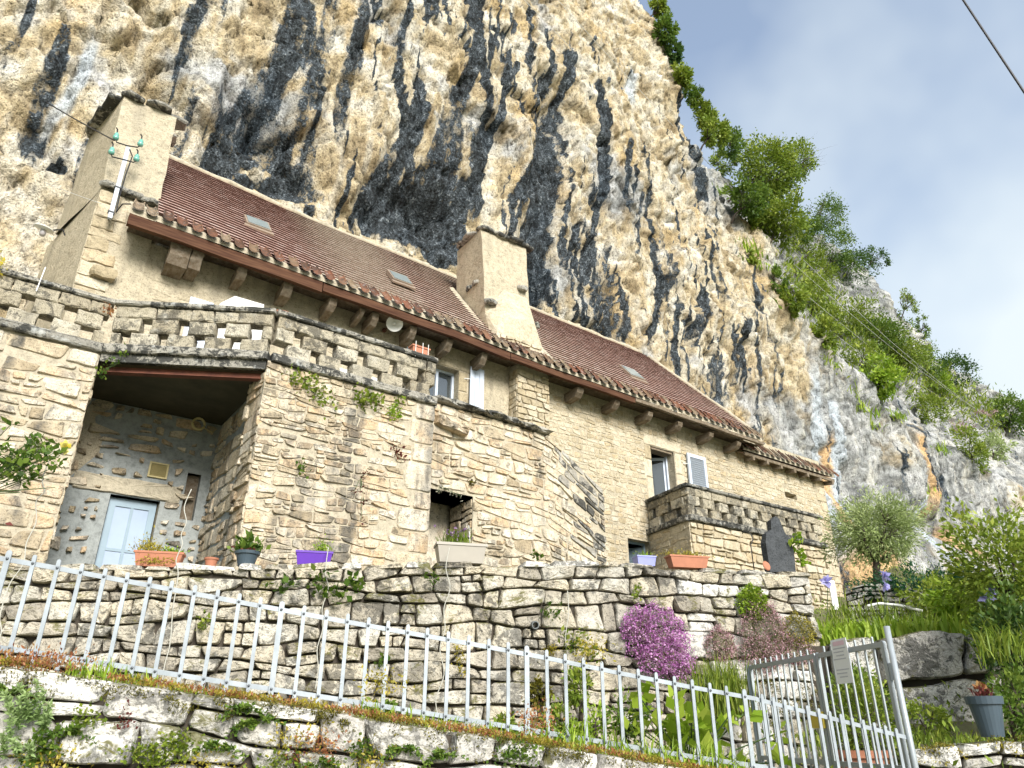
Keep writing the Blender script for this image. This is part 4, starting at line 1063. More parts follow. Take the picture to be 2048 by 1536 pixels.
# glazed porch door
dr = empty('door', (1.91, 13.1, 2.85), ter)
d0, d1, z0, z1 = 1.56, 2.26, 2.85, 4.97
b = MB()
for (a, c, d, e) in ((d0, d0 + .10, z0, z1), (d1 - .10, d1, z0, z1), (d0 + .10, d1 - .10, z1 - .13, z1), (d0 + .10, d1 - .10, z0, z0 + .62)): b.abox((a, 13.08, d), (c, 13.13, e))
b.build('frame', M_BLUEP, dr)
b = MB(); b.abox(((d0 + d1) / 2 - .022, 13.085, z0 + .62), ((d0 + d1) / 2 + .022, 13.125, z1 - .13)); b.abox((d0 + .10, 13.087, 4.13), ((d0 + d1) / 2 - .022, 13.123, 4.175)); b.abox(((d0 + d1) / 2 + .022, 13.087, 4.13), (d1 - .10, 13.123, 4.175)); b.build('glazing_bar', M_BLUEP, dr)
for (a, c) in ((d0 + .10, (d0 + d1) / 2 - .022), ((d0 + d1) / 2 + .022, d1 - .10)):
    for (d, e) in ((z0 + .62, 4.13), (4.175, z1 - .13)):
        b = MB(); b.abox((a, 13.10, d), (c, 13.108, e)); b.build('pane', M_PANE, dr)
b = MB(); b.tube([(d1 - .05, 13.08, 3.85), (d1 - .05, 13.03, 3.85), (d1 - .14, 13.03, 3.85)], .009, 6); b.build('handle', M_BLACKM, dr)
# vent grille
M_BRASS = plain_mat('yellowed_plastic', (.50, .42, .20), .5, .1, 8)
vg = empty('vent_grille', (2.15, 12.9, 5.36), ter)
b = MB()
for (a, c, d, e) in ((2.0, 2.3, 5.36, 5.385), (2.0, 2.3, 5.595, 5.62), (2.0, 2.025, 5.385, 5.595), (2.275, 2.3, 5.385, 5.595)): b.abox((a, 12.93, d), (c, 12.96, e))
b.build('frame', M_BRASS, vg)
z = 5.392
while z < 5.59:
    b = MB(); b.box((2.15, 12.95, z + .008), (.125, 0, 0), (0, .008, -.006), (0, .001, .002)); b.build('slat', M_BRASS, vg); z += .02
b = MB(); b.abox((2.03, 12.962, 5.39), (2.27, 12.965, 5.59)); b.build('backing', M_BLACKM, vg)
# coil of cable under the ceiling
b = MB(); cc = PY(397, 848, 12.6); 
b.tube([cc + .10 * np.array([math.cos(t), -.05, math.sin(t)]) for t in np.linspace(0, 2 * math.pi, 17)], .02, 6, cap=False); b.tube([cc + (.1, 0, -.05), cc + (.25, .05, -.08), cc + (.33, .1, .02)], .008, 5)
tag(b.build('cable_outlet', M_BRASS), 'round cable outlet hanging in the dark of the porch ceiling', 'outlet')

# ================================================================== wall with the niche, in front of the house
nw = empty('stone_wall', (8, 10.6, 3.0))
tag(nw, 'rubble stone wall with a dark archway and one blackened sloping shoulder', 'wall')
fN = Frame((5.84, 10.55), (9.98, 10.55))
tz_pts = [fN.at(*p_) for p_ in ((872, 805), (990, 838), (1096, 872), (1140, 915), (1178, 955), (1206, 980), (1213, 1060))]
TU = [p_[0] for p_ in tz_pts]; TZ = [p_[1] for p_ in tz_pts]
def ntop(u): return float(np.interp(u, TU[:-1], TZ[:-1]))
NO = (.13, .98, 2.0, 5.28)
polys = rubble(0.0, TU[-2], lambda u: 2.6, lambda u: max(2.7, ntop(u)), .16, (.16, .46), 85, gap=.011, openings=[NO], wob=.35, split=.22)
M_SHOULD = stone_mat('blackened_rubble', [(.28, .26, .22), (.42, .39, .33)], lichen=1.0, bst=1.0, bdist=.035, dark=.3, lscale=5)
def nmat(q):
    cx = sum(p_[0] for p_ in q) / 4; cy = sum(p_[1] for p_ in q) / 4
    d = (cx - 2.85) * .8 + (cy - 5.4) * .35
    return M_SHOULD if d + .45 * math.sin(cx * 37 + cy * 53) * .5 > .40 and cy > 3.3 else M_OCHRE
b = MB()
uu = [0, NO[0], NO[1]] + list(np.linspace(1.3, TU[-2], 14))
V = []; F = []
for i in range(len(uu) - 1):
    a, c = uu[i], uu[i + 1]; lo = NO[3] if i == 1 else 2.0
    b.add([fN.pt(a, lo), fN.pt(c, lo), fN.pt(c, ntop(c) - .02), fN.pt(a, ntop(a) - .02), fN.pt(a, ntop(a) - .02, -.5), fN.pt(c, ntop(c) - .02, -.5)], [(0, 1, 2, 3), (3, 2, 5, 4)])
b.add([fN.pt(TU[-2], 2.0), fN.pt(TU[-2], 2.0, -.5), fN.pt(TU[-2], ntop(TU[-2]), -.5), fN.pt(TU[-2], ntop(TU[-2]))], [(0, 1, 2, 3)])
for (a, c) in (((NO[0], 2.0), (NO[0], NO[3])), ((NO[0], NO[3]), (NO[1], NO[3])), ((NO[1], NO[3]), (NO[1], 2.0))):
    b.add([fN.pt(*a), fN.pt(*c), fN.pt(*c, -.75), fN.pt(*a, -.75)], [(0, 1, 2, 3), (3, 2, 1, 0)])
b.build('wall_core', M_MORTAR, nw)
lay_stones(nw, fN, polys, M_OCHRE, 86, (.010, .045), 1, 280, edge=.10, matf=nmat)
fNj = Frame(fN.pt(NO[1], 0)[:2], (fN.pt(NO[1], 0)[0] + .02, 11.3))
fNj = Frame((fN.pt(NO[1], 0)[0], 11.3), (fN.pt(NO[1], 0)[0], 10.55)); fNj.N = np.array([-1.0, 0.0])
lay_stones(nw, fNj, [[[p_[0], p_[1]] for p_ in q] for q in rubble(0, .74, lambda u: 2.4, lambda u: 5.25, .22, (.25, .5), 87)], M_OCHRE, 88, (.01, .03), 1)
b = MB(); b.abox((5.86, 11.4, 2.0), (8.2, 11.45, 6.2)); b.build('passage_back', M_OCHRE, nw)
b = MB(); b.abox((5.86, 10.75, 5.35), (8.2, 12.9, 5.45)); b.build('passage_vault', M_CEIL, nw)
# heavy cap slabs
rc = random.Random(6)
for (a, c, th) in ((-.02, 1.15, .09), (1.12, 1.95, .11), (1.93, 2.70, .10)):
    n = 7; V = []; F = []
    for i in range(n + 1):
        u = a + (c - a) * i / n; zt = ntop(u) - .01; e = .03 if i in (0, n) else 0
        V += [fN.pt(u, zt + rc.uniform(0, .02) + e, .10 + rc.uniform(-.03, .05)), fN.pt(u, zt + th * .5 + rc.uniform(-.01, .01), .16 + rc.uniform(-.03, .05)), fN.pt(u, zt + th + rc.uniform(-.02, .03) - e, .12 + rc.uniform(-.03, .03)), fN.pt(u, zt + th + rc.uniform(-.02, .03), -.5), fN.pt(u, zt, -.5)]
    for i in range(n):
        for k in range(5): F.append((i * 5 + k, i * 5 + (k + 1) % 5, i * 5 + 5 + (k + 1) % 5, i * 5 + 5 + k))
    F += [(4, 3, 2, 1, 0), tuple(n * 5 + k for k in range(5))]
    mk('cap_slab', V, [f_[::-1] for f_ in F], M_CAP, nw, rnd=rc.random())
V, F = stone_geom(fN, [[.12, 6.42], [.75, 6.30], [.78, 6.44], [.14, 6.60]], .20, rc, 2); mk('corbel_stone', V, F, M_OCHRE, nw, rnd=.7)

# ================================================================== terraces of the garden: dry-stone retaining wall
RL, RR_ = PD(-90, 1137, 7.95), PD(1612, 1150, 10.5)
fT = Frame(RL, RR_)
rw = empty('retaining_wall', (4.9, 8.0, 1.5))
tag(rw, 'long grey dry-stone retaining wall with flower boxes along its top', 'wall')
zt_l = [fT.at(u, v) for (u, v) in ((-90, 1140), (230, 1140), (620, 1138), (900, 1134), (1230, 1132), (1420, 1145), (1606, 1152))]
def rtop(u): return float(np.interp(u, [p_[0] for p_ in zt_l], [p_[1] for p_ in zt_l]))
def rbot(u): return 1.55 - .75 * u / fT.L
polys = rubble(0, fT.L, rbot, lambda u: rtop(u) - .0, .235, (.18, .46), 90, gap=.007, wob=.26, split=.22)
PIPE = fT.at(1065, 1247)
b = MB()
for i in range(24):
    a, c = fT.L * i / 24, fT.L * (i + 1) / 24
    b.add([fT.pt(a, .4, -.02), fT.pt(c, .4, -.02), fT.pt(c, rtop(c) - .03, -.02), fT.pt(a, rtop(a) - .03, -.02), fT.pt(a, rtop(a) - .03, -.5), fT.pt(c, rtop(c) - .03, -.5)], [(0, 1, 2, 3), (3, 2, 5, 4)])
b.add([fT.pt(fT.L, .4, -.02), fT.pt(fT.L, .4, -1.5), fT.pt(fT.L, rtop(fT.L) - .03, -1.5), fT.pt(fT.L, rtop(fT.L) - .03, -.02)], [(0, 1, 2, 3)])
b.build('earth_core', M_SOIL, rw)
def gmat(q):
    cx = sum(p_[0] for p_ in q) / 4
    return M_LICHEN if cx > fT.L * .80 and (cx * 7.3) % 1 < .5 else M_GREY
lay_stones(rw, fT, polys, M_GREY, 91, (.045, .10), 2, 295, edge=.09, matf=gmat, back=-.15)
fTr = Frame(fT.pt(fT.L, 0)[:2], np.array(fT.pt(fT.L, 0, -1.5)[:2])); lay_stones(rw, fTr, rubble(0, 1.4, lambda u: 1.2, lambda u: rtop(fT.L), .3, (.3, .6), 92), M_LICHEN, 93, (.03, .08), 2)
rc = random.Random(9); u = .1                       # thin coping stones lying on top
while u < fT.L - .3:
    w = rc.uniform(.25, .7)
    if rc.random() < .75:
        V, F = stone_geom(fT, [[u, rtop(u) - .02], [u + w, rtop(u + w) - .02], [u + w - .03, rtop(u + w) + rc.uniform(.02, .07)], [u + .03, rtop(u) + rc.uniform(.02, .07)]], .09, rc, 1, back=-.35); mk('coping_stone', V, F, M_GREY if rc.random() < .6 else M_LICHEN, rw, rnd=rc.random())
    u += w + .01
b = MB(); b.lathe(np.array(fT.pt(PIPE[0], PIPE[1], -.2)), [(.035, 0), (.035, .34), (.048, .34), (.048, 0)], 16, axis=(fT.N[0], fT.N[1], -.1)); b.build('drain_pipe', plain_mat('grey_plastic_pipe', (.12, .13, .13), .5, .1), rw)

# ================================================================== low mossy wall carrying the fence
LWp = [PD(u, v, d) for (u, v, d) in ((-120, 1312, 4.62), (0, 1328, 4.75), (400, 1385, 5.1), (700, 1428, 5.45), (1000, 1475, 5.75), (1250, 1515, 6.0), (1500, 1560, 6.25))]
fL = Frame(LWp[0], LWp[-1]); lwz = [fL.uv(p_) for p_ in LWp]
def ltop(u): return float(np.interp(u, [p_[0] for p_ in lwz], [p_[1] for p_ in lwz]))
lwl = empty('low_wall', (2.3, 5.1, .3))
tag(lwl, 'low lichen-spotted stone wall with moss and stonecrop under the fence', 'wall')
polys = rubble(0, fL.L, lambda u: .15, ltop, .235, (.22, .58), 94, gap=.007, wob=.25, split=.22)
lay_stones(lwl, fL, polys, M_LICHEN, 95, (.045, .10), 2, 250, edge=.10, back=-.2)
b = MB()
for i in range(16):
    a, c = fL.L * i / 16, fL.L * (i + 1) / 16
    b.add([fL.pt(a, -.2, -.02), fL.pt(c, -.2, -.02), fL.pt(c, ltop(c) - .04, -.02), fL.pt(a, ltop(a) - .04, -.02), fL.pt(a, ltop(a) - .03, -.8), fL.pt(c, ltop(c) - .03, -.8)], [(0, 1, 2, 3), (3, 2, 5, 4)])
b.build('earth_core', M_SOIL, lwl)

# ================================================================== boulder wall on the right with the path corner
fK = Frame(PD(1655, 1290, 10.3), PD(2004, 1290, 9.9))
kw = empty('boulder_wall', (10.6, 5.2, 1.0)); tag(kw, 'wall of big black-lichened boulders below the iris bed', 'wall')
def K(u, v): return list(fK.at(u, v))
big = [[(1660, 1285), (1745, 1272), (1752, 1385), (1735, 1440), (1665, 1450)], [(1750, 1278), (1850, 1262), (1925, 1268), (1920, 1352), (1760, 1370)], [(1930, 1268), (1975, 1275), (1998, 1345), (1925, 1350)],
       [(1765, 1378), (1925, 1358), (1960, 1362), (1990, 1480), (1880, 1475), (1790, 1470)], [(1962, 1358), (1996, 1350), (2004, 1480), (1990, 1480)], [(1665, 1455), (1785, 1440), (1790, 1540), (1660, 1550)], [(1795, 1476), (1880, 1480), (1990, 1485), (2000, 1600), (1790, 1600)], [(1640, 1560), (1790, 1545), (1790, 1680), (1640, 1680)]]
rk = random.Random(5)
M_BOULD = stone_mat('black_lichen_boulder', [(.40, .38, .34), (.55, .53, .48), (.62, .59, .53)], lichen=.8, moss=.4, bsc=.7, bst=1.0, bdist=.08, dark=.3, lscale=7)
for q in big:
    V, F = stone_geom(fK, [K(*p_) for p_ in q[::-1]], rk.uniform(.10, .24), rk, 2, edge=.07, back=-.5); mk('boulder', V, F, M_BOULD, kw, rnd=rk.random())
b = MB(); b.add([fK.pt(-.4, 0, -.06), fK.pt(fK.L - .06, 0, -.06), fK.pt(fK.L - .06, 2.6, -.06), fK.pt(-.4, 2.6, -.06)], [(0, 1, 2, 3)]); b.build('earth_core', M_SOIL, kw)
fQ = Frame(PD(1815, 1490, 7.6), PD(2200, 1500, 7.2)); qw = empty('garden_wall', (8.2, 3.4, .5)); tag(qw, 'short mossy garden wall with a dark grey flowerpot standing on it', 'wall')
def qtop(u): return float(np.interp(u, [0, fQ.at(1970, 1480)[0], fQ.L], [fQ.at(1815, 1500)[1], fQ.at(1970, 1478)[1], fQ.at(2200, 1485)[1]]))
lay_stones(qw, fQ, rubble(0, fQ.L, lambda u: .2, qtop, .2, (.18, .45), 97, gap=.012, wob=.4), M_LICHEN, 98, (.03, .10), 2, back=-.3)
b = MB(); b.add([fQ.pt(0, 0, -.05), fQ.pt(fQ.L, 0, -.05), fQ.pt(fQ.L, qtop(fQ.L) - .03, -.05), fQ.pt(0, qtop(0) - .03, -.05), fQ.pt(fQ.L, qtop(fQ.L) - .03, -.6), fQ.pt(0, qtop(0) - .03, -.6)], [(0, 1, 2, 3), (3, 2, 4, 5)]); b.build('earth_core', M_SOIL, qw)
# little planter wall round the olive
fO = Frame(PD(1692, 1200, 13.6), PD(1868, 1200, 13.0)); ow = empty('planter_wall', (12.9, 7.4, 3.2)); tag(ow, 'small dark stone planter wall below the olive tree', 'wall')
def otop(u): return float(np.interp(u, [0, fO.L * .3, fO.L * .7, fO.L], [fO.at(1692, 1178)[1], fO.at(1740, 1165)[1], fO.at(1810, 1168)[1], fO.at(1868, 1190)[1]]))
lay_stones(ow, fO, rubble(0, fO.L, lambda u: 3.1, otop, .13, (.12, .35), 99, gap=.008), M_BOULD, 100, (.02, .06), 1, back=-.3)
b = MB(); b.add([fO.pt(0, 2.8, -.04), fO.pt(fO.L, 2.8, -.04), fO.pt(fO.L, otop(fO.L) - .03, -.04), fO.pt(0, otop(0) - .03, -.04)], [(0, 1, 2, 3)]); b.build('earth_core', M_SOIL, ow)

# ================================================================== ground
M_EARTH = plain_mat('garden_earth', (.10, .085, .05), .95, .4, 5, bst=.8, col2=(.13, .14, .05), bd=.04)
M_ROAD = plain_mat('pale_bounce_lane', (.36, .33, .27), .95, .25, 30, bst=.3)  # unseen lane surface, made pale to bounce light under the eaves
def sheet(name, pts, mat, label, sub=1):
    o = mk(name, pts, [tuple(range(len(pts)))], mat); tag(o, label, kind='structure'); return o
g = 900.0
M_FIELD = plain_mat('valley_meadow', (.16, .17, .08), .95, .3, .05)
sheet('ground', [(-g, -g, -.3), (g, -g, -.3), (g, g, -.3), (-g, g, -.3)], M_FIELD, 'valley ground below the house')
a0, a1 = np.array(fL.pt(-6, 0, .5)), np.array(fL.pt(fL.L + 14, 0, .5)); nn = np.array([fL.N[0], fL.N[1], 0])
sheet('road', [a0 + nn * 5, a1 + nn * 5, a1, a0], M_ROAD, 'narrow unseen lane below the mossy wall, made pale to bounce light')
def strip(name, A, B, mat, label, nu=40, nv=8, amp=.05, seed=1):
    """uneven ground between two rails of 3-D points"""
    A = np.array(A, float); B = np.array(B, float); V = []
    ta = np.linspace(0, 1, len(A)); tb = np.linspace(0, 1, len(B))
    for i in range(nu + 1):
        t = i / nu
        p = np.array([np.interp(t, ta, A[:, k]) for k in range(3)]); q = np.array([np.interp(t, tb, B[:, k]) for k in range(3)])
        for j in range(nv + 1):
            r_ = p + (q - p) * j / nv; V.append(r_)
    V = np.array(V); V[:, 2] += amp * fbm(V[:, 0] * 1.7, V[:, 1] * 1.7, 0, 3, seed)
    F = [(i * (nv + 1) + j, (i + 1) * (nv + 1) + j, (i + 1) * (nv + 1) + j + 1, i * (nv + 1) + j + 1) for i in range(nu) for j in range(nv)]
    o = mk(name, V, F, mat, smooth=True); tag(o, label, kind='structure'); return o
strip('flower_bed', [np.array(fL.pt(u, ltop(u) - .05, -.15)) for u in np.linspace(0, fL.L, 8)], [np.array(fT.pt(u, z_, .0)) for u, z_ in zip(np.linspace(0, fT.L * .93, 8), np.linspace(1.95, .85, 8))], M_EARTH, 'narrow planted strip between fence and retaining wall')
strip('terrace_ground', [np.array(fT.pt(u, rtop(u) - .08, -.3)) for u in np.linspace(0, fT.L, 8)], [(-1, 12.9, 2.9), (6, 12.9, 3.1), (12, 12.9, 3.6), (13.4, 12.9, 3.8)], M_EARTH, 'terrace ground in front of the house', amp=.02)
strip('garden_slope', [np.array(fT.pt(fT.L - .05, 1.25, .8)), PD(1800, 1536, 8.5), PD(2200, 1540, 8.0), (14, -2, 1.2), (30, -14, 1.0)], [(13.4, 11.3, 3.9), (22.5, 12.5, 5.3), (30, 15.2, 7.6), (45, 17, 7.6), (80, 20, 7.0)], M_EARTH, 'sloping garden ground rising to the foot of the cliff', 60, 24, .12, 5)
# ================================================================== fence and gate
def copy_obj(o, parent, loc):
    c = o.copy(); COL.objects.link(c); c.parent = parent; WLOC[c] = np.array(loc, float)
    c.location = WLOC[c] - (WLOC[parent] if parent is not None else 0); return c
fF = Frame(PD(-110, 1112, 4.89), PD(1512, 1398, 6.52))
top_r = [fF.at(u, v) for (u, v) in ((-110, 1098), (0, 1115), (700, 1245), (1042, 1305), (1213, 1341), (1397, 1377), (1512, 1398))]
bot_r = [fF.at(u, v) for (u, v) in ((-110, 1278), (0, 1294), (342, 1348), (734, 1407), (1042, 1457), (1383, 1513), (1512, 1535))]
def fz(r_, u): return float(np.interp(u, [p_[0] for p_ in r_], [p_[1] for p_ in r_]))
fence = empty('metal_fence', fF.pt(fF.L / 2, 1.4)); tag(fence, 'pale grey galvanised bar fence running along the low mossy wall', 'fence')
def rail(fr, r_, u0, u1, parent, hw=.016, n=-.008, th=.005, mat=M_GALV, name='rail', seg=10):
    b = MB(); V = []; F = []
    for i in range(seg + 1):
        u = u0 + (u1 - u0) * i / seg; z = fz(r_, u) if not callable(r_) else r_(u)
        V += [fr.pt(u, z - hw, n + th), fr.pt(u, z + hw, n + th), fr.pt(u, z + hw, n - th), fr.pt(u, z - hw, n - th)]
    for i in range(seg):
        for k in range(4): F.append((i * 4 + k, i * 4 + 4 + k, i * 4 + 4 + (k + 1) % 4, i * 4 + (k + 1) % 4))
    F += [(0, 1, 2, 3), (seg * 4 + 3, seg * 4 + 2, seg * 4 + 1, seg * 4)]
    b.add(V, F); return b.build(name, mat, parent)
def bar_shape(fr, u, z0, z1, hw, th, n):
    out = [(u - hw, z0), (u + hw, z0), (u + hw, z1 - hw), (u + hw * .7, z1 - hw * .3), (u, z1), (u - hw * .7, z1 - hw * .3), (u - hw, z1 - hw)]
    k = len(out); V = [fr.pt(a, b_, n + th) for a, b_ in out] + [fr.pt(a, b_, n - th) for a, b_ in out]
    F = [tuple(range(k)), tuple(range(2 * k - 1, k - 1, -1))] + [(i, k + i, k + (i + 1) % k, (i + 1) % k) for i in range(k)]
    return V, F
rail(fF, top_r, 0, fF.L + .02, fence); rail(fF, bot_r, 0, fF.L + .02, fence)
M_BOLT = plain_mat('bolt_head', (.10, .11, .12), .5, .1, 8, metal=.5)
bt = MB(); bt.lathe((0, 0, 0), [(.0005, .012), (.008, .010), (.010, .0)], 8, axis=(fF.N[0], fF.N[1], 0)); bolt0 = None
rf = random.Random(21); u = .06; i = 0
while u < fF.L:
    zt, zb = fz(top_r, u), fz(bot_r, u); hw = .018 if i % 12 == 2 else .0130
    V, F = bar_shape(fF, u, zb - .085 - .05 * (i % 12 == 2), zt + .058, hw, .006, .010)
    bar = mk('bar', V, F, M_GALV, fence, rnd=rf.random())
    for zz in (zt, zb):
        lc = fF.pt(u, zz, .016)
        if bolt0 is None: bolt0 = mk('bolt', [np.array(q) + np.array(lc) for q in bt.v], bt.f, M_BOLT, bar); off0 = WLOC[bolt0] - np.array(lc)
        else: copy_obj(bolt0, bar, np.array(lc) + off0)
    u += .152 + rf.uniform(-.009, .009); i += 1
GR, GL = PD(1803, 1400, 6.8), PD(1505, 1400, 9.7)
fF2 = Frame(fF.pt(fF.L, 0)[:2], GR)
t2 = [fF2.at(u, v) for (u, v) in ((1512, 1398), (1830, 1476))]; b2 = [fF2.at(u, v) for (u, v) in ((1512, 1535), (1830, 1600))]
t2 = [(0, t2[0][1]), (fF2.L, t2[1][1])]; b2 = [(0, b2[0][1]), (fF2.L, b2[1][1])]
fence2 = empty('metal_fence', fF2.pt(fF2.L / 2, 1.0)); tag(fence2, 'short closely barred fence section reaching the tall round gate post', 'fence')
rail(fF2, t2, 0, fF2.L, fence2); rail(fF2, b2, 0, fF2.L, fence2)
u = .05
while u < fF2.L - .02:
    V, F = bar_shape(fF2, u, fz(b2, u) - .1, fz(t2, u) + .05, .0125, .006, .010); mk('bar', V, F, M_GALV, fence2); u += .098
fG = Frame(GL, GR)
gate = empty('metal_gate', fG.pt(fG.L / 2, .9)); tag(gate, 'grey barred double gate with a paper notice, behind the fence', 'gate')
M_GALVD = plain_mat('dull_galvanised_steel', (.33, .365, .38), .5, .10, 14, metal=.3)
ZG = 2.28; mid = fG.at(1632, 1310)[0]
for (ua, ub) in ((.06, mid - .03), (mid + .03, fG.L - .10)):
    lf = empty('gate_leaf', fG.pt((ua + ub) / 2, .9), gate)
    for z in (ZG, 1.30, .75): rail(fG, (lambda q, z=z: z), ua, ub, lf, .022, 0, .014, M_GALVD, 'rail', 2)
    for uu_ in (ua, ub):
        V, F = bar_shape(fG, uu_, .7, ZG + .03, .022, .016, 0); mk('stile', V, F, M_GALVD, lf)
    u = ua + .14
    while u < ub - .05:
        V, F = bar_shape(fG, u, .7, ZG + .08, .011, .007, .0); mk('bar', V, F, M_GALVD, lf); u += .142
for (uu_, zt, rad) in ((0, ZG + .03, .03), (fG.L + .0, 2.42, .026)):
    b = MB(); b.tube([fG.pt(uu_, .3), fG.pt(uu_, zt)], rad, 12); b.build('post', M_GALVD, gate, True)
for z in (2.05, 1.2):
    b = MB(); b.tube([fG.pt(fG.L - .055, z - .07), fG.pt(fG.L - .055, z + .07)], .018, 8); b.build('hinge', M_GALVD, gate)
lk = fG.at(1640, 1440); b = MB(); b.box(fG.pt(lk[0], lk[1], .03), np.array([fG.U[0], fG.U[1], 0]) * .13, np.array([fG.N[0], fG.N[1], 0]) * .012, (0, 0, .075)); b.build('lock_box', plain_mat('yellow_plate', (.55, .42, .05), .5, .1), gate)
nt_c = fG.at(1690, 1322); M_PAPER = plain_mat('white_paper', (.74, .75, .76), .6, .03); M_PINKP = plain_mat('pink_print', (.72, .52, .60), .6, .05); M_PRINT = plain_mat('grey_print', (.45, .46, .52), .6, .05)
notice = empty('paper_notice', fG.pt(nt_c[0], nt_c[1] - .2, .03)); tag(notice, 'white printed notice sheet with a pink heading hung on the gate', 'notice')
gU, gN = np.array([fG.U[0], fG.U[1], 0]), np.array([fG.N[0], fG.N[1], 0])
b = MB(); b.box(fG.pt(nt_c[0], nt_c[1], .035), gU * .14, gN * .002, (0, 0, .20)); b.build('sheet', M_PAPER, notice)
b = MB(); b.box(fG.pt(nt_c[0], nt_c[1] + .16, .039), gU * .10, gN * .001, (0, 0, .02)); b.build('heading', M_PINKP, notice)
for k in range(9):
    if k in (4, 5): continue
    b = MB(); b.box(fG.pt(nt_c[0] - .02 * (k % 2), nt_c[1] + .115 - k * .032, .039), gU * (.11 - .02 * (k % 3)), gN * .001, (0, 0, .005)); b.build('printed_line', M_PRINT, notice)

# ================================================================== electricity bracket, lamps, wires
br = empty('insulator_bracket', PY(218, 440, 12.72)); tag(br, 'pale steel bracket with four green glass insulators on the gable corner', 'bracket')
M_PGREY = plain_mat('pale_grey_steel', (.42, .47, .54), .45, .08, 8)
M_GRNG = plain_mat('green_insulator_glass', (.16, .42, .34), .12, .1, 6, spec=.9)
p0, p1 = PY(219, 437, 12.72), PY(256, 296, 12.72)
b = MB(); ax = p1 - p0; b.box((p0 + p1) / 2, ax / 2, (.035, 0, 0), (0, .035, 0)); b.build('pole', M_PGREY, br)
for q in (p0 + ax * .08, p0 + ax * .42):
    b = MB(); b.box(q, (.055, 0, 0), (0, .045, 0), (0, 0, .012)); b.box(q + (0, .13, 0), (.015, 0, 0), (0, .1, 0), (0, 0, .01)); b.build('clamp', M_BLACKM, br)
for (la, ma, ra) in (((231, 278), (253, 291), (280, 291)), ((222, 307), (247, 319), (272, 321))):
    A, B, C_ = PY(*la, 12.66), PY(*ma, 12.68), PY(*ra, 12.70)
    b = MB(); b.tube([A + (0, 0, .0), A + (.03, 0, -.06), B, C_ + (-.03, 0, -.06), C_], .012, 6); b.build('crossarm', M_BLACKM, br)
    for q in (A, C_):
        b = MB(); b.lathe(q, [(.012, -.02), (.05, 0), (.055, .05), (.035, .07), (.045, .10), (.025, .14), (0, .145)], 12); b.build('insulator', M_GRNG, br, True)
        b = MB(); b.tube([q + (0, 0, .13), q + (-.01, 0, .22), q + (-.04, -.02, .24)], .013, 6); b.build('hook', M_BLACKM, br)
b = MB(); b.tube([p1 + (.03, -.04, -.05), p1 + (.10, -.05, -.18), p0 + ax * .6 + (.07, -.05, 0), p0 + ax * .3 + (.06, -.04, 0), p0 + (.07, -.03, .15), PY(245, 408, 12.5), PY(262, 408, 12.4)], .012, 6); b.build('cable', M_BLACKM, br)
def wire(name, A, B, sag, rad, mat, label, n=24, group=None):
    A, B = np.array(A, float), np.array(B, float)
    b = MB(); b.tube([A + (B - A) * t - np.array([0, 0, sag * 4 * t * (1 - t)]) for t in np.linspace(0, 1, n)], rad, 5)
    return tag(b.build(name, mat), label, 'cable', group)
M_WIRE = plain_mat('pale_wire', (.55, .55, .52), .5, .05)
wire('service_cable', PD(-60, 95, 16), PY(229, 281, 12.6), .15, .014, M_BLACKM, 'twisted dark service cable running to the green insulators')
wire('phone_wire', PD(-40, 300, 16), PY(205, 408, 12.7), .10, .006, M_WIRE, 'thin pale wire crossing the gable to the house corner')
ka, kb = PD(1860, -100, 6.0), PD(2130, 308, 5.6)
wire('power_cable', ka - (kb - ka) * 6, kb + (kb - ka) * 6, .0, .0125, M_BLACKM, 'thick black cable crossing the sky corner', 4)
ends = [(2044, 925), (2060, 912), (2040, 880), (2052, 868), (2036, 862)]
for k, (su, lab) in enumerate(((800, 'lowest'), (870, 'second lowest'), (940, 'middle'), (1010, 'second highest'), (1080, 'highest'))):
    wire('power_line', PD(su, -40, 19), PD(ends[k][0], ends[k][1] + 6, 58), 2.6, .011, M_WIRE, lab + ' of five pale power lines strung across the cliff face', 36, 'power lines in front of the cliff')
pole = empty('utility_pole', PD(2052, 1010, 58)); tag(pole, 'distant grey utility pole with crossarms by the far cliff', 'pole')
pb0, pb1 = PD(2052, 1010, 58), PD(2030, 862, 58); M_POLE = plain_mat('pole_steel', (.16, .18, .18), .6, .1)
b = MB(); b.tube([pb0, pb1], .14, 6); b.build('mast', M_POLE, pole)
for v in (885, 905, 932):
    b = MB(); c_ = PD(2036 + (v - 880) * .2, v, 58); b.box(c_, RGT * 1.5, (0, 0, .07), FH * .07); b.build('crossarm', M_POLE, pole)
for (a, c) in (((1985, 890), (2040, 878)), ((1988, 935), (2048, 912))):
    b = MB(); b.tube([PD(*a, 58), PD(*c, 58)], .06, 5); b.build('stay', M_POLE, pole)
# enamel lamps
lp = empty('wall_lamp', PY(768, 661, 12.95)); tag(lp, 'round white enamel lamp on a curved arm under the eaves', 'lamp')
lc = PY(789, 647, 12.55); ldir = np.array([-.25, -.75, -.55]); ldir /= np.linalg.norm(ldir)
b = MB(); b.lathe(lc, [(.035, -.10), (.05, -.05), (.17, .02), (.178, .028), (.165, .024), (.05, -.03), (.0, -.035)], 24, axis=ldir); b.build('shade', M_WHITEM, lp, True)
b = MB(); b.lathe(lc, [(.0, .03), (.035, .02), (.045, -.01), (.03, -.04)], 12, axis=ldir); b.build('bulb', M_WHITEM, lp, True)
b = MB(); e = PY(768, 661, 12.97); b.tube([e, e + (.02, -.18, .02), e + (.08, -.28, .10), lc - ldir * .1], .012, 6); b.build('arm', M_RUST, lp)
b = MB(); b.lathe(e, [(.05, 0), (.05, .03), (.02, .05)], 12, axis=(0, -1, 0)); b.build('mount', M_RUST, lp)
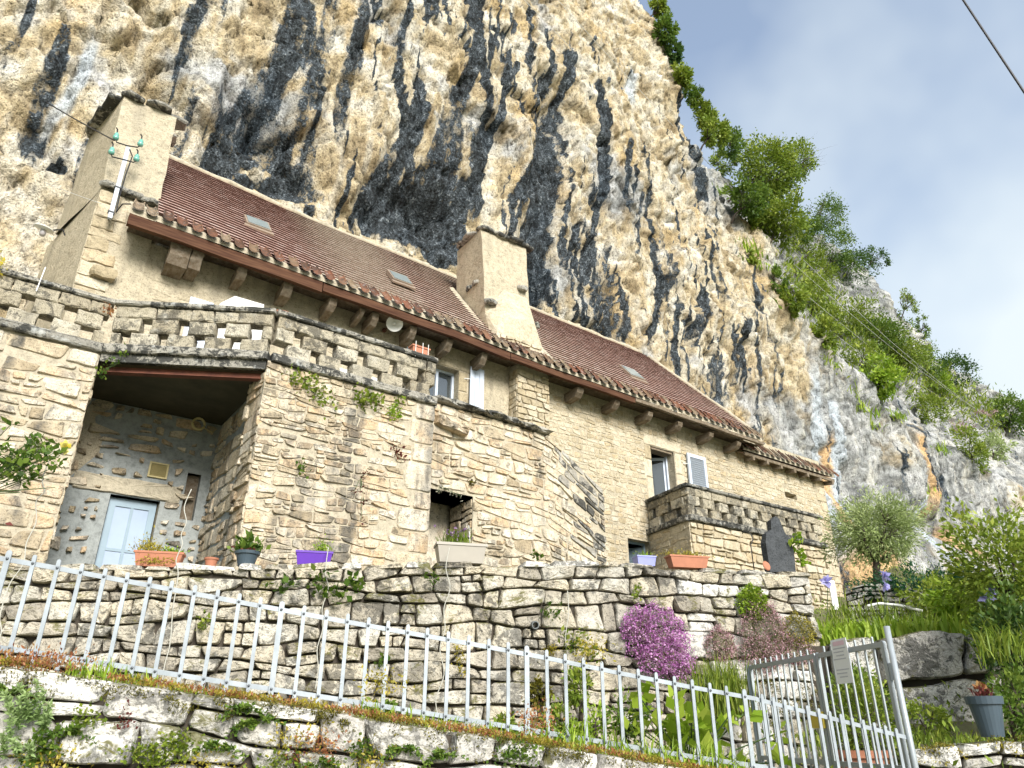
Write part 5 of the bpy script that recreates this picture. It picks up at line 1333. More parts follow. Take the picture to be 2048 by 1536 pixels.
ln = empty('wall_lantern', PY(128, 470, 13.5)); tag(ln, 'small glass and white lantern on a black arm beside the gable', 'lamp')
l0, l1 = PY(130, 471, 13.6), PY(88, 458, 13.6)
b = MB(); b.tube([l0, l0 + (-.06, -.03, .09), l0 * .45 + l1 * .55 + (0, 0, .04), l1 + (.06, 0, .0)], .014, 6); b.build('arm', M_BLACKM, ln)
ld = np.array([-1.0, 0, -.1])
b = MB(); b.lathe(l1, [(.03, -.08), (.05, -.02), (.16, .0), (.165, .012), (.05, .005)], 18, axis=(.1, -.2, 1.0)); b.build('reflector', M_WHITEM, ln, True)
b = MB(); b.lathe(l1 - (0, 0, .02), [(.05, .0), (.055, -.07), (.04, -.12), (0, -.13)], 12); b.build('glass_bowl', plain_mat('frosted_glass', (.45, .42, .42), .2, .05), ln, True)
# wavy pale cables hanging down the walls
M_CABLE = plain_mat('pale_rubber_cable', (.46, .45, .39), .6, .05)
def hanging(pts, fr, label, rad=.0058, n=.14):
    P_ = []
    for k, (u, v) in enumerate(pts): a, z = fr.at(u, v); P_.append(np.array(fr.pt(a, z, n)))
    fine = []
    for i in range(len(P_) - 1):
        a = P_[max(i - 1, 0)]; b_ = P_[i]; c = P_[i + 1]; d = P_[min(i + 2, len(P_) - 1)]
        for t in np.linspace(0, 1, 6, endpoint=False):
            fine.append(.5 * ((2 * b_) + (-a + c) * t + (2 * a - 5 * b_ + 4 * c - d) * t * t + (-a + 3 * b_ - 3 * c + d) * t ** 3))
    fine.append(P_[-1]); b = MB(); b.tube(fine, rad, 5); tag(b.build('hanging_cable', M_CABLE, smooth=True), label, 'cable', 'pale cables hanging down the walls')
hanging([(124, 925), (104, 975), (108, 1000), (92, 1020), (92, 1060), (74, 1100), (68, 1140), (42, 1180), (24, 1240), (26, 1275), (4, 1330)], fT, 'pale wavy cable hanging beside the yellow rose', n=.35)
hanging([(386, 985), (372, 1020), (376, 1050), (366, 1075), (368, 1095), (356, 1125), (360, 1155), (350, 1220), (344, 1290), (332, 1340), (328, 1395)], fT, 'pale wavy cable hanging past the terracotta planter')
hanging([(656, 1100), (650, 1150), (656, 1180), (644, 1220), (645, 1260), (634, 1300), (636, 1340), (630, 1380)], fT, 'pale wavy cable hanging below the purple flower box')
hanging([(895, 1100), (888, 1140), (896, 1180), (884, 1220), (886, 1260), (876, 1300), (884, 1350), (868, 1400), (874, 1440)], fT, 'pale wavy cable hanging below the grey trough')
hanging([(1128, 1185), (1130, 1230), (1124, 1280), (1130, 1330), (1122, 1380), (1126, 1450)], fT, 'pale wavy cable hanging beside the drain pipe')

# ================================================================== things along the terrace wall
def wall_point(u, back=.18): a, z = fT.at(u, 1140); return np.array(fT.pt(a, rtop(a) + .055, -back))
tU, tN = np.array([fT.U[0], fT.U[1], 0]), np.array([fT.N[0], fT.N[1], 0])
def trough(name, label, u0, u1, h, mat, back=.16, d=.09, flare=1.16, feet=0.0, z=0.0):
    A, B = wall_point(u0, back), wall_point(u1, back); c = (A + B) / 2 + np.array([0, 0, z]); hw = np.linalg.norm(B - A) / 2
    t = empty(name, c); tag(t, label, 'planter')
    b = MB()
    def ring(k, kd, zz): return [c + tU * (sx * hw * k) + tN * (sy * d * kd) + np.array([0, 0, zz]) for sx, sy in ((-1, 1), (1, 1), (1, -1), (-1, -1))]
    rs_ = [ring(.86, .8, 0), ring(.98, 1.0, h * .86), ring(1.03, 1.08, h * .86), ring(1.03, 1.08, h), ring(.96, .96, h), ring(.95, .94, h * .8)]
    V = [q for r_ in rs_ for q in r_]; F = [(3, 2, 1, 0)]
    for i in range(len(rs_) - 1):
        for k in range(4): F.append((i * 4 + k, i * 4 + (k + 1) % 4, i * 4 + 4 + (k + 1) % 4, i * 4 + 4 + k))
    b.add(V, F); b.build('box', mat, t)
    b = MB(); b.add(ring(.95, .94, h * .85), [(0, 1, 2, 3)]); b.build('compost', M_SOIL, t)
    return t, c, hw, h
M_PURP = plain_mat('purple_plastic', (.10, .025, .34), .4, .08); M_TAUPE = plain_mat('taupe_plastic', (.36, .33, .28), .5, .05); M_LILAC = plain_mat('lavender_blue_plastic', (.28, .30, .62), .45, .06); M_SLATEP = plain_mat('slate_grey_plastic', (.055, .08, .10), .45, .1)
PL1 = trough('flower_box', 'terracotta flower box with yellow-green shrublets in front of the porch', 258, 358, .17, M_TERRA)
PL2 = trough('flower_box', 'bright purple flower box with one green sprig on the wall', 588, 662, .17, M_PURP, back=.05, z=-.02)
PL3 = trough('flower_box', 'large taupe trough of flowering chives in front of the archway', 872, 972, .24, M_TAUPE, back=.10, d=.13)
PL4 = trough('flower_box', 'small lavender-blue flower box below the open lower door', 1281, 1319, .13, M_LILAC)
PL5 = trough('flower_box', 'long terracotta flower box with yellow sprigs beside the balcony base', 1344, 1421, .16, M_TERRA, back=.10)
def round_pot(name, label, c, r0, r1, h, mat, rim=True, cat='flowerpot'):
    t = empty(name, c); tag(t, label, cat)
    prof = [(0, 0), (r0, 0), (r0 + (r1 - r0) * .8, h * .8)] + ([(r1 * 1.06, h * .8), (r1 * 1.1, h)] if rim else [(r1, h)]) + [(r1 * .98, h), (r1 * .92, h * .82)]
    b = MB(); b.lathe(c, prof, 22); b.build('pot', mat, t, False)
    b = MB(); b.lathe(c, [(0, h * .85), (r1 * .93, h * .85)], 22); b.build('compost', M_SOIL, t)
    return t
PT1 = round_pot('flowerpot', 'tiny empty terracotta pot beside the porch pillar', wall_point(415), .055, .075, .11, M_TERRA)
pc2 = wall_point(488, .12); PT2 = round_pot('flowerpot', 'dark slate bowl with a leafy plant on the wall by the pillar', pc2, .09, .135, .17, M_SLATEP)
tp = fM.at(578, 622); pc3 = np.array(fM.pt(fM.L + .12, ZP + .785, -.05)); round_pot('flowerpot', 'large terracotta pot standing on the parapet corner', pc3 + np.array([.06, .32, -.12]), .13, .18, .20, M_TERRA)
pk = np.array(fB.pt(fB.L - .32, ZP + .785, -.06)); t = empty('flower_box', pk); tag(t, 'small terracotta box at the right end of the terrace parapet', 'planter')
b = MB(); b.box(pk + (0, 0, .06), (.16, 0, 0), (0, .07, 0), (0, 0, .055)); b.box(pk + (0, 0, .12), (.18, 0, 0), (0, .085, 0), (0, 0, .015)); b.build('box', M_TERRA, t)
b = MB()
for dx in (-.12, .02, .13): b.tube([pk + (dx, -.09, -.1), pk + (dx, -.09, .2)], .006, 5); 
b.build('plant_stake', M_WHITEM, t)
pg = PD(1986, 1474, 7.45); PT3 = round_pot('flowerpot', 'dark grey plastic pot with reddish succulent on the garden wall', pg + np.array([0, 0, .0]), .095, .145, .34, M_SLATEP)
pt4 = PD(1730, 1575, 8.2); PT4 = round_pot('flowerpot', 'big terracotta tub holding the small-leaved shrub behind the gate', pt4, .22, .29, .33, M_TERRA)
# slate stele, iron hook and clay disc at the wall's right end
sp = wall_point(1572, .12); n = 9; V = []
out = [(-.22, 0), (.21, 0), (.235, .30), (.20, .50), (.13, .56), (.07, .76), (.01, .80), (-.07, .74), (-.09, .60), (-.19, .54), (-.23, .40)]
rs = random.Random(17)
for nn_ in (.05, -.05):
    for (a, z) in out: V.append(sp + tU * a * (.93 if nn_ > 0 else 1) + tN * (nn_ + rs.uniform(-.01, .01)) + np.array([0, 0, z]))
k = len(out); F = [tuple(range(k)), tuple(range(2 * k - 1, k - 1, -1))] + [(i, k + i, k + (i + 1) % k, (i + 1) % k) for i in range(k)]
tag(mk('standing_stone', V, F, stone_mat('dark_slate', [(.045, .05, .055), (.09, .095, .10)], bst=1.0, bdist=.03, dark=.3), rnd=.5), 'upright dark slate stone at the end of the terrace wall', 'stone')
hk = wall_point(1518, .12); b = MB(); b.tube([hk, hk + (0, 0, .38), hk + tU * .05 + (0, 0, .46), hk + tU * .02 + (0, 0, .54), hk - tU * .08 + (0, 0, .57), hk - tU * .11 + (0, 0, .53)], .008, 6); tag(b.build('iron_hook', M_BLACKM, smooth=True), 'thin black iron hook stake beside the slate stone', 'hook')
dk_ = wall_point(1536, .02); b = MB(); b.lathe(dk_ + (0, 0, .07), [(0, .012), (.06, .012), (.07, 0), (.06, -.012), (0, -.012)], 18, axis=tN + np.array([.3, 0, .2])); tag(b.build('clay_disc', M_TERRA), 'small orange clay disc leaning against the slate stone', 'disc')
# garden furniture on the terrace, seen over and through the parapet
tb = empty('folded_table', (2.6, 11.9, 6.75)); tag(tb, 'white table top leaning up behind the terrace parapet', 'table')
q = [PY(440, 612, 11.9), PY(468, 588, 11.9), PY(530, 608, 11.9), PY(530, 640, 11.9)]
V = [(1.75, 11.95, 6.8), (3.35, 11.95, 6.8), tuple(PY(528, 609, 11.95)), tuple(PY(470, 592, 11.95)), tuple(PY(442, 606, 11.95))]
V2 = V + [(a, b_ + .04, c) for a, b_, c in V]; mk('table_top', V2, [(0, 1, 2, 3, 4), (9, 8, 7, 6, 5)] + [(i, 5 + i, 5 + (i + 1) % 5, (i + 1) % 5) for i in range(5)], M_WHITEM, tb)
b = MB(); b.abox((1.9, 12.0, 6.75), (1.95, 12.25, 7.3)); b.build('leg', M_WHITEM, tb); b = MB(); b.abox((3.1, 12.0, 6.75), (3.15, 12.25, 7.3)); b.build('leg', M_WHITEM, tb)
lo = PY(405, 603, 11.9); b = MB(); b.abox((lo[0] - .2, 11.88, 6.75), (lo[0] + .18, 11.92, lo[2] + .02)); b.abox((lo[0] - .2, 11.92, 7.0), (lo[0] - .16, 12.3, 7.04)); tag(b.build('deck_chair', M_WHITEP), 'pale blue folded chair back showing above the terrace parapet', 'chair')
lg = PY(700, 710, 11.4); b = MB(); b.abox((4.2, 11.5, 6.75), (5.6, 11.55, 7.5)); tag(b.build('sun_screen', M_WHITEM), 'white screen glimpsed through the right-hand parapet holes', 'screen')
pp = np.array(fA.pt(fA.L - 1.0, ZP + .55, .05)); b = MB(); b.tube([pp, pp + (.02, 0, .42)], .008, 5); tag(b.build('plant_stake', M_WHITEM), 'thin white stake standing above the left parapet', 'stake')
hp = PD(1690, 1180, 17); b = MB(); b.box(PD(1667, 1190, 13.4), RGT * .05, FH * .02, (0, 0, .25)); tag(b.build('marker_board', M_WHITEM), 'small white board standing at the foot of the house corner', 'board')
b = MB(); b.tube([PD(1735, 1212, 11.9), PD(1760, 1207, 12.0), PD(1800, 1211, 11.9), PD(1845, 1222, 11.8)], .022, 8); tag(b.build('water_pipe', M_WHITEM, smooth=True), 'curved white pipe lying behind the iris bed', 'pipe')
# ================================================================== plants
G = np.random.default_rng(11)
def unit(v): return v / (np.linalg.norm(v, axis=-1, keepdims=True) + 1e-9)
def leaf_quads(P, size, aspect=.5, outward=None, droop=0.0, up=0.3, jit=.4):
    """diamond leaves at points P; outward gives a preferred facing direction"""
    P = np.asarray(P, float); n = len(P)
    d = unit(G.normal(size=(n, 3)))
    if outward is not None: d = unit(d * .8 + unit(np.asarray(outward, float)) * 1.0)
    d[:, 2] -= droop; d = unit(d)
    s = unit(np.cross(d, G.normal(size=(n, 3)) + np.array([0, 0, up * 3])))
    nn = np.cross(s, d)
    L = size * G.uniform(1 - jit, 1 + jit, (n, 1)); W = L * aspect * .5
    a = P; b = P + d * L * .45 + s * W + nn * L * .06; c = P + d * L - nn * L * .05; e = P + d * L * .45 - s * W + nn * L * .06
    V = np.stack([a, b, c, e], 1).reshape(-1, 3); F = np.arange(4 * n).reshape(-1, 4)
    return V, F
class Fol:
    def __init__(s): s.V = []; s.F = []; s.R = []; s.k = 0
    def add(s, V, F, r):
        s.V.append(V); s.F.append(F + s.k); s.R.append(np.broadcast_to(np.asarray(r, float), (len(V),)).copy()); s.k += len(V)
    def leaves(s, P, size, r=None, **kw):
        V, F = leaf_quads(P, size, **kw); r = G.uniform(0, 1, len(P)) if r is None else np.broadcast_to(r, (len(P),))
        s.add(V, F, np.repeat(np.clip(r, 0, 1), 4))
    def blades(s, B, H, W, lean, seg=4, r=None, droop=.6, dirs=None):
        """curved grass or sword leaves rising from base points B"""
        B = np.asarray(B, float); n = len(B)
        ang = G.uniform(0, 2 * math.pi, n) if dirs is None else dirs
        d = np.stack([np.cos(ang), np.sin(ang), 0 * ang], -1); sd = np.stack([-np.sin(ang), np.cos(ang), 0 * ang], -1)
        tw = G.uniform(-1, 1, (n, 1)); sd = unit(sd + d * tw)
        H = H * G.uniform(.55, 1.2, (n, 1)); ln = lean * G.uniform(.2, 1.3, (n, 1)); rows = []
        for i in range(seg + 1):
            t = i / seg
            c = B + d * ln * H * (t ** 1.7) + np.array([0, 0, 1.0]) * H * (t - droop * ln * t ** 2.6)
            w = W * (1 - t ** 2.2) * (.75 + .5 * t * (1 - t) * 4) * .5 + .0004
            rows += [c - sd * w, c + sd * w]
        V = np.stack(rows, 1).reshape(-1, 3); m = 2 * (seg + 1)
        f = np.array([[2 * i, 2 * i + 1, 2 * i + 3, 2 * i + 2] for i in range(seg)])
        F = (f[None] + (np.arange(n) * m)[:, None, None]).reshape(-1, 4)
        r = G.uniform(0, 1, n) if r is None else np.broadcast_to(r, (n,)); s.add(V, F, np.repeat(np.clip(r, 0, 1), m))
    def build(s, name, mat, parent=None):
        return mk(name, np.concatenate(s.V), np.concatenate(s.F), mat, parent, smooth=False, rnd=np.concatenate(s.R))
def clumps(c, rad, n_cl, per, spread, shell=.55, seed=None):
    """points in leaf clumps spread through an ellipsoid; returns points, outward directions and a tone per clump"""
    c = np.asarray(c, float); rad = np.asarray(rad, float)
    d = unit(G.normal(size=(n_cl, 3))); rr_ = G.uniform(shell, 1.0, (n_cl, 1)) ** .6
    lump = 1 + .34 * np.sin(d[:, :1] * 5 + c[0]) * np.cos(d[:, 2:] * 4 + c[1]) + .16 * G.normal(size=(n_cl, 1))
    cc = d * rr_ * lump
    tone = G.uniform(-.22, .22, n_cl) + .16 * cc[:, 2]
    P = (cc[:, None, :] + G.normal(size=(n_cl, per, 3)) * spread).reshape(-1, 3)
    return c + P * rad, (P * rad), np.repeat(tone, per)
L_SPRING = leaf_mat('spring_leaves', (.10, .16, .018), (.20, .28, .03), c3=(.36, .41, .07))
L_MID = leaf_mat('mid_green_leaves', (.05, .105, .014), (.11, .19, .025), c3=(.22, .30, .05))
L_DARK = leaf_mat('dark_green_leaves', (.025, .065, .016), (.06, .125, .026), c3=(.14, .22, .045))
L_OLIVE = leaf_mat('olive_leaves', (.20, .27, .08), (.35, .43, .16), c3=(.54, .60, .34))
L_JUNI = leaf_mat('juniper_sprays', (.010, .045, .018), (.02, .09, .034), c3=(.05, .16, .06))
L_BRIGHT = leaf_mat('bright_leaves', (.14, .25, .015), (.26, .39, .03), c3=(.44, .54, .08))
L_SEDUM = leaf_mat('stonecrop', (.24, .20, .02), (.38, .33, .04), c3=(.50, .40, .09))
L_RSEDUM = leaf_mat('red_stonecrop', (.24, .075, .035), (.40, .17, .07), c3=(.46, .30, .11))
L_MOSS = leaf_mat('moss', (.045, .045, .008), (.10, .095, .012), c3=(.20, .17, .02), trans=.1)
L_EUPH = leaf_mat('blue_green_spurge', (.15, .25, .08), (.27, .39, .14), c3=(.42, .53, .24))
L_PINK = leaf_mat('magenta_flowers', (.34, .09, .33), (.60, .27, .56), c3=(.80, .62, .75))
L_PPINK = leaf_mat('pale_pink_flowers', (.36, .17, .22), (.56, .34, .38), c3=(.72, .56, .54))
L_LILAC = leaf_mat('lilac_petals', (.36, .34, .68), (.50, .48, .80))
L_CHIVE = leaf_mat('chive_heads', (.34, .18, .40), (.52, .36, .58))
L_YELL = leaf_mat('yellow_petals', (.72, .58, .04), (.80, .74, .30))
L_RED = leaf_mat('red_leaves', (.10, .022, .022), (.20, .06, .045))
L_WHITE = leaf_mat('cream_blossom', (.60, .58, .40), (.74, .72, .58))
L_DRY = leaf_mat('dry_stems', (.16, .11, .05), (.30, .23, .12))
M_BARK = plain_mat('bark', (.045, .034, .026), .9, .4, 8, bst=.8, bd=.02, col2=(.09, .07, .055))
M_STEM = plain_mat('green_stem', (.06, .10, .03), .7, .2, 8)

def trunk_limbs(base, tips, r0, parent, mat=M_BARK, fork=.45, name='trunk'):
    b = MB(); base = np.asarray(base, float); m = np.mean(tips, 0); fk = base + (m - base) * fork
    b.tube([base - (0, 0, .15), base + (fk - base) * .5 + G.normal(size=3) * r0 * .6, fk], [r0, r0 * .8, r0 * .62], 7)
    for t in tips:
        md = fk + (t - fk) * .5 + G.normal(size=3) * np.linalg.norm(t - fk) * .10
        b.tube([fk, md, t], [r0 * .5, r0 * .3, r0 * .08], 5)
        for _ in range(3):
            e = t + G.normal(size=3) * np.linalg.norm(t - fk) * .13; b.tube([md + (t - md) * .4, e], [r0 * .16, r0 * .04], 4)
    return b.build(name, mat, parent, True)
def tree(name, label, base, c, rad, lmat, n_cl, per, leaf, trunk_r, cat='tree', group=None, spread=.15, aspect=.55, shell=.45, bare=0):
    t = empty(name, base); tag(t, label, cat, group)
    f = Fol(); P, o_, tn = clumps(c, rad, n_cl, per, spread, shell)
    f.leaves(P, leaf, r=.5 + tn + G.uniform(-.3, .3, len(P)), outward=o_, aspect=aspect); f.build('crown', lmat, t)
    k = max(4, min(10, n_cl // 6)); tips = np.asarray(c) + unit(G.normal(size=(k, 3)) + (0, 0, .3)) * np.asarray(rad) * .75
    if bare:
        ex = np.asarray(c) + unit(G.normal(size=(bare, 3)) * (1, 1, .7) + RGT * 1.0 + np.array([0, 0, .6])) * np.asarray(rad) * G.uniform(.92, 1.1, (bare, 1)); tips = np.concatenate([tips, ex])
    trunk_limbs(base, tips, trunk_r, t)
    return t

# ---- trees and shrubs on the cliff edge (pixel centre, pixel radii, depth offset)
def cliff_plant(u, v, ru, rv, lmat, label, name='cliff_shrub', cat='shrub', leaf=.20, dens=1.0, dy=.6, group='shrubs growing on the cliff', n_cl=None, bare=0, foot=None, dep=None):
    q = on_cliff(*(foot or (u, v + rv * .8)))
    if q is None: q = on_cliff(u - ru, v + rv)
    if q is None: q = PY(u, v, 19.0)
    d0 = float((q - CAM) @ FH) if dep is None else dep
    c = PD(u, v, d0 - .1); k = d0 / FPX * 1.06
    rad = np.array([ru * k, ru * k * .8, rv * k])
    n_cl = n_cl or int(14 + ru * rv / 60 * dens)
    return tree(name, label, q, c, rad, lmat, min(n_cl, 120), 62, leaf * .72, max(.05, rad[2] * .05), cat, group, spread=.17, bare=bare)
cliff_plant(1535, 335, 66, 62, L_SPRING, 'largest bright tree leaning out from the cliff against the sky', 'cliff_tree', 'tree', .26, 1.6, group='trees on the cliff edge', foot=(1455, 400), bare=5)
cliff_plant(1600, 320, 44, 48, L_SPRING, 'thin outer crown with twigs reaching furthest into the sky', 'cliff_tree', 'tree', .22, .7, group='trees on the cliff edge', foot=(1490, 400), bare=12)
cliff_plant(1500, 400, 46, 40, L_MID, 'dense shrub at the foot of the large cliff tree', foot=(1462, 440))
cliff_plant(1432, 262, 34, 38, L_SPRING, 'yellow-green shrub left of the large cliff tree', foot=(1405, 300))
cliff_plant(1462, 288, 30, 34, L_MID, 'dark tufted shrub touching the large cliff tree', foot=(1420, 320))
for (u_, v_, ru_, rv_, m_, fx, fy, lb) in ((1318, 14, 22, 26, L_SPRING, 1300, 22, 'topmost pale shrub where the cliff meets the sky'), (1350, 104, 20, 30, L_DARK, 1332, 112, 'dark narrow shrub between the two upper cliff-edge bushes'), (1384, 190, 20, 24, L_MID, 1365, 198, 'small green shrub between the bright one and the twiggy one'), (1414, 240, 30, 28, L_SPRING, 1395, 255, 'pale leafy shrub hugging the cliff shoulder'), (1448, 325, 30, 26, L_SPRING, 1428, 340, 'yellowish shrub below the shoulder of the cliff'), (1520, 450, 30, 30, L_SPRING, 1505, 470, 'bright shrub on the rim left of the gully'), (1545, 390, 40, 36, L_SPRING, 1500, 420, 'broad bright lower crown under the largest cliff tree'), (1610, 465, 34, 30, L_MID, 1580, 490, 'green bush linking the tree and the crag top'), (1640, 545, 40, 34, L_SPRING, 1630, 570, 'yellow-green bush at the left corner of the crag'), (1585, 600, 26, 34, L_SPRING, 1580, 620, 'pale shrub hanging over the rim of the main face'), (1655, 670, 30, 30, L_SPRING, 1650, 690, 'light shrub where the shelf begins'), (1720, 715, 44, 30, L_SPRING, 1715, 735, 'bright low shrub along the front of the shelf'), (1790, 690, 40, 44, L_SPRING, 1785, 725, 'fresh green shrub standing behind the shelf lip'), (1880, 770, 40, 22, L_BRIGHT, 1876, 780, 'flat bright bush near the pink flowering patch')):
    cliff_plant(u_, v_, ru_, rv_, m_, lb, foot=(fx, fy), bare=3)
cliff_plant(1364, 152, 24, 30, L_SPRING, 'small bright shrub high on the cliff edge', foot=(1345, 165), bare=6)
cliff_plant(1332, 62, 26, 46, L_MID, 'narrow dark shrub at the very top of the cliff edge', foot=(1315, 75), bare=6)
cliff_plant(1402, 216, 24, 26, L_SPRING, 'little shrub below the bare twigs on the cliff edge', foot=(1384, 232), bare=4)
cliff_plant(1570, 440, 56, 48, L_SPRING, 'loose yellowish shrub below the large cliff tree', foot=(1535, 490))
cliff_plant(1655, 430, 46, 40, L_MID, 'rounded green bush against the sky below the tree', foot=(1620, 480), bare=5)
cliff_plant(1600, 510, 44, 42, L_SPRING, 'pale shrub in the gully between the cliff and the crag', foot=(1590, 550))
cliff_plant(1672, 500, 50, 40, L_MID, 'green bush spreading over the crag top', foot=(1650, 540))
cliff_plant(1700, 540, 56, 34, L_DARK, 'dark juniper hanging on the upper crag', foot=(1690, 560))
cliff_plant(1752, 520, 24, 24, L_DARK, 'small dark bush on the crag skyline with bare twigs', foot=(1745, 545), bare=10, n_cl=16)
cliff_plant(1628, 590, 40, 44, L_SPRING, 'pale green bush left of the grey crag', foot=(1620, 630))
cliff_plant(1815, 610, 22, 34, L_SPRING, 'thin skyline bush with bare branches right of the crag', foot=(1800, 640), bare=12, n_cl=14)
cliff_plant(1845, 655, 16, 20, L_MID, 'tiny isolated bush at the crag corner against the sky', foot=(1838, 670), bare=8, n_cl=9)
cliff_plant(1690, 640, 56, 40, L_SPRING, 'bright shrub on the green shelf below the crag', foot=(1680, 680))
cliff_plant(1750, 670, 60, 44, L_MID, 'full green shrub in the middle of the shelf', foot=(1740, 710))
cliff_plant(1815, 710, 50, 40, L_SPRING, 'tall bright shrub on the shelf right of the middle', foot=(1805, 750))
cliff_plant(1850, 730, 42, 34, L_MID, 'dark-centred shrub near the end of the shelf', foot=(1845, 760))
cliff_plant(1905, 740, 40, 32, L_DARK, 'dark round bush on the skyline near the pale cloud', foot=(1900, 770), leaf=.24)
cliff_plant(2020, 830, 42, 40, L_MID, 'green tree at the right picture edge below the sky', 'cliff_tree', 'tree', .28, 1.2, group='trees on the cliff edge', foot=(2010, 870), bare=6)
cliff_plant(1765, 755, 38, 36, L_BRIGHT, 'vivid grassy shrub at the lip of the shelf', foot=(1755, 790), leaf=.24)
cliff_plant(1858, 815, 34, 34, L_SPRING, 'yellow-green bush hanging on the lower cliff lip', foot=(1850, 840))
cliff_plant(1945, 900, 32, 44, L_SPRING, 'hanging bush on the far grey wall', foot=(1940, 930))
cliff_plant(1555, 560, 18, 26, L_MID, 'small tuft on the face left of the gully', foot=(1550, 580), n_cl=12)
cliff_plant(1490, 510, 24, 14, L_SPRING, 'low tuft on a ledge of the upper face', foot=(1488, 520), n_cl=10)
cliff_plant(1990, 900, 30, 26, L_OLIVE, 'grey-green scrub beside the utility pole', foot=(1985, 920))
cliff_plant(1915, 860, 44, 12, L_PPINK, 'pink-flowering patch on the far rock lip', 'flowering_patch', 'flowers', .14, foot=(1912, 866), n_cl=18, group='pink flowering patches on the cliff')
cliff_plant(1955, 830, 30, 9, L_PPINK, 'smaller pink-flowering patch above the far rock lip', 'flowering_patch', 'flowers', .14, foot=(1950, 836), n_cl=12, group='pink flowering patches on the cliff')
# ground cover of the shelf: one uncountable mass
f = Fol(); pts = []
for _ in range(1500):
    t = G.uniform(0, 1); u = 1560 + 440 * t; v = np.interp(t, [0, .3, .6, 1], [545, 655, 745, 850]) + G.normal() * np.interp(t, [0, .3, .6, 1], [22, 34, 26, 18])
    pts.append((u, v))
Q = [on_cliff(u, v) for (u, v) in pts]; Q = np.array([q for q in Q if q is not None])
Q = np.repeat(Q, 5, 0) + G.normal(size=(len(Q) * 5, 3)) * .5
f.leaves(Q, .34, r=G.uniform(.1, 1, len(Q)), aspect=.3, outward=np.tile([0, -.3, 1.0], (len(Q), 1)))
tag(f.build('shelf_grass', L_SPRING), 'grass and weeds covering the green shelf of the cliff', 'grass', kind='stuff')
rt = random.Random(40)
f = Fol()
for (u, v, s) in ((1440, 390, .5), (1530, 540, .4), (1500, 505, .5), (1700, 800, .6), (1745, 860, .5), (1880, 905, .5), (1735, 830, .7), (1660, 730, .3), (1800, 840, .4), (1860, 990, .3), (1690, 700, .4)):
    q = on_cliff(u, v)
    if q is not None: f.blades(q + G.normal(size=(70, 3)) * (.35, .15, .12), s * 1.3, .05, .8, 3)
tag(f.build('cliff_grass', L_BRIGHT), 'grass tufts clinging to small ledges of the cliff', 'grass', kind='stuff')

# ---- olive, juniper, right-hand bushes and iris bed
ob = PD(1752, 1165, 13.9); oc = PD(1752, 1062, 13.9)
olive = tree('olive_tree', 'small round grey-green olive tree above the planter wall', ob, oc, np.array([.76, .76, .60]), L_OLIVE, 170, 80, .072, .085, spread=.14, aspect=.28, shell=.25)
jc = PD(1838, 1178, 13.2); jt = empty('juniper', PD(1838, 1230, 13.2)); tag(jt, 'spreading dark green juniper between olive and right-hand bush', 'shrub')
f = Fol()
for k in range(70):
    d = unit(G.normal(size=3) * (1, 1, .45)); s0 = jc + d * np.array([.85, .85, .34]) * G.uniform(.35, 1.0); dr = unit(d * (1, 1, .25) + np.array([0, 0, .25]))
    P = s0 + dr * G.uniform(-.15, .3, (60, 1)) + G.normal(size=(60, 3)) * .045
    f.leaves(P, .075, r=.35 + .35 * d[2] + G.uniform(-.25, .3, 60), outward=np.tile(dr, (60, 1)), aspect=.3)
f.build('sprays', L_JUNI, jt); trunk_limbs(PD(1838, 1232, 13.2), jc + unit(G.normal(size=(6, 3))) * (.5, .5, .15), .05, jt)
def shrub(name, label, u, v, ru, rv, dep, lmat, leaf, n_cl, per=40, aspect=.5, group=None, cat='shrub', ground=None, spread=.16, shell=.4):
    c = PD(u, v, dep); k = dep / FPX * 1.05; rad = np.array([ru * k, ru * k, rv * k]); base = PD(u, v + rv * .95, dep) if ground is None else ground
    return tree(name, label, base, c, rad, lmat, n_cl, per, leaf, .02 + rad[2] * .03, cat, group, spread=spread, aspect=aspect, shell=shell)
shrub('garden_shrub', 'tall light green leafy bush at the right picture edge', 2010, 1150, 85, 105, 9.4, L_SPRING, .075, 110, 46)
shrub('garden_shrub', 'low bright shrub between juniper and right-hand bush', 1925, 1205, 52, 30, 10.8, L_BRIGHT, .08, 40)
shrub('garden_shrub', 'pale sprawling shrub in front of the planter wall', 1865, 1195, 40, 26, 11.6, L_SPRING, .06, 30)
shrub('garden_shrub', 'dark overgrown bush beside the boulder wall', 2035, 1300, 60, 80, 9.0, L_DARK, .07, 60)
shrub('garden_shrub', 'shaded undergrowth bush behind the grey flowerpot', 2030, 1410, 40, 60, 8.6, L_MID, .06, 40)
ib = empty('iris_bed', PD(1800, 1285, 11.0)); tag(ib, 'dense bed of bright green iris leaves above the boulders', 'iris bed')
f = Fol(); B = []
for _ in range(900):
    t = G.uniform(0, 1); d = G.uniform(10.4, 11.6); u = 1640 + 320 * t; B.append(PD(u, np.interp(t, [0, .3, 1], [1292, 1285, 1272]) + G.uniform(-14, 4), d))
f.blades(np.array(B), .36, .030, .55, 4, r=G.uniform(.2, 1, 900), droop=.7); f.build('sword_leaves', L_BRIGHT, ib)
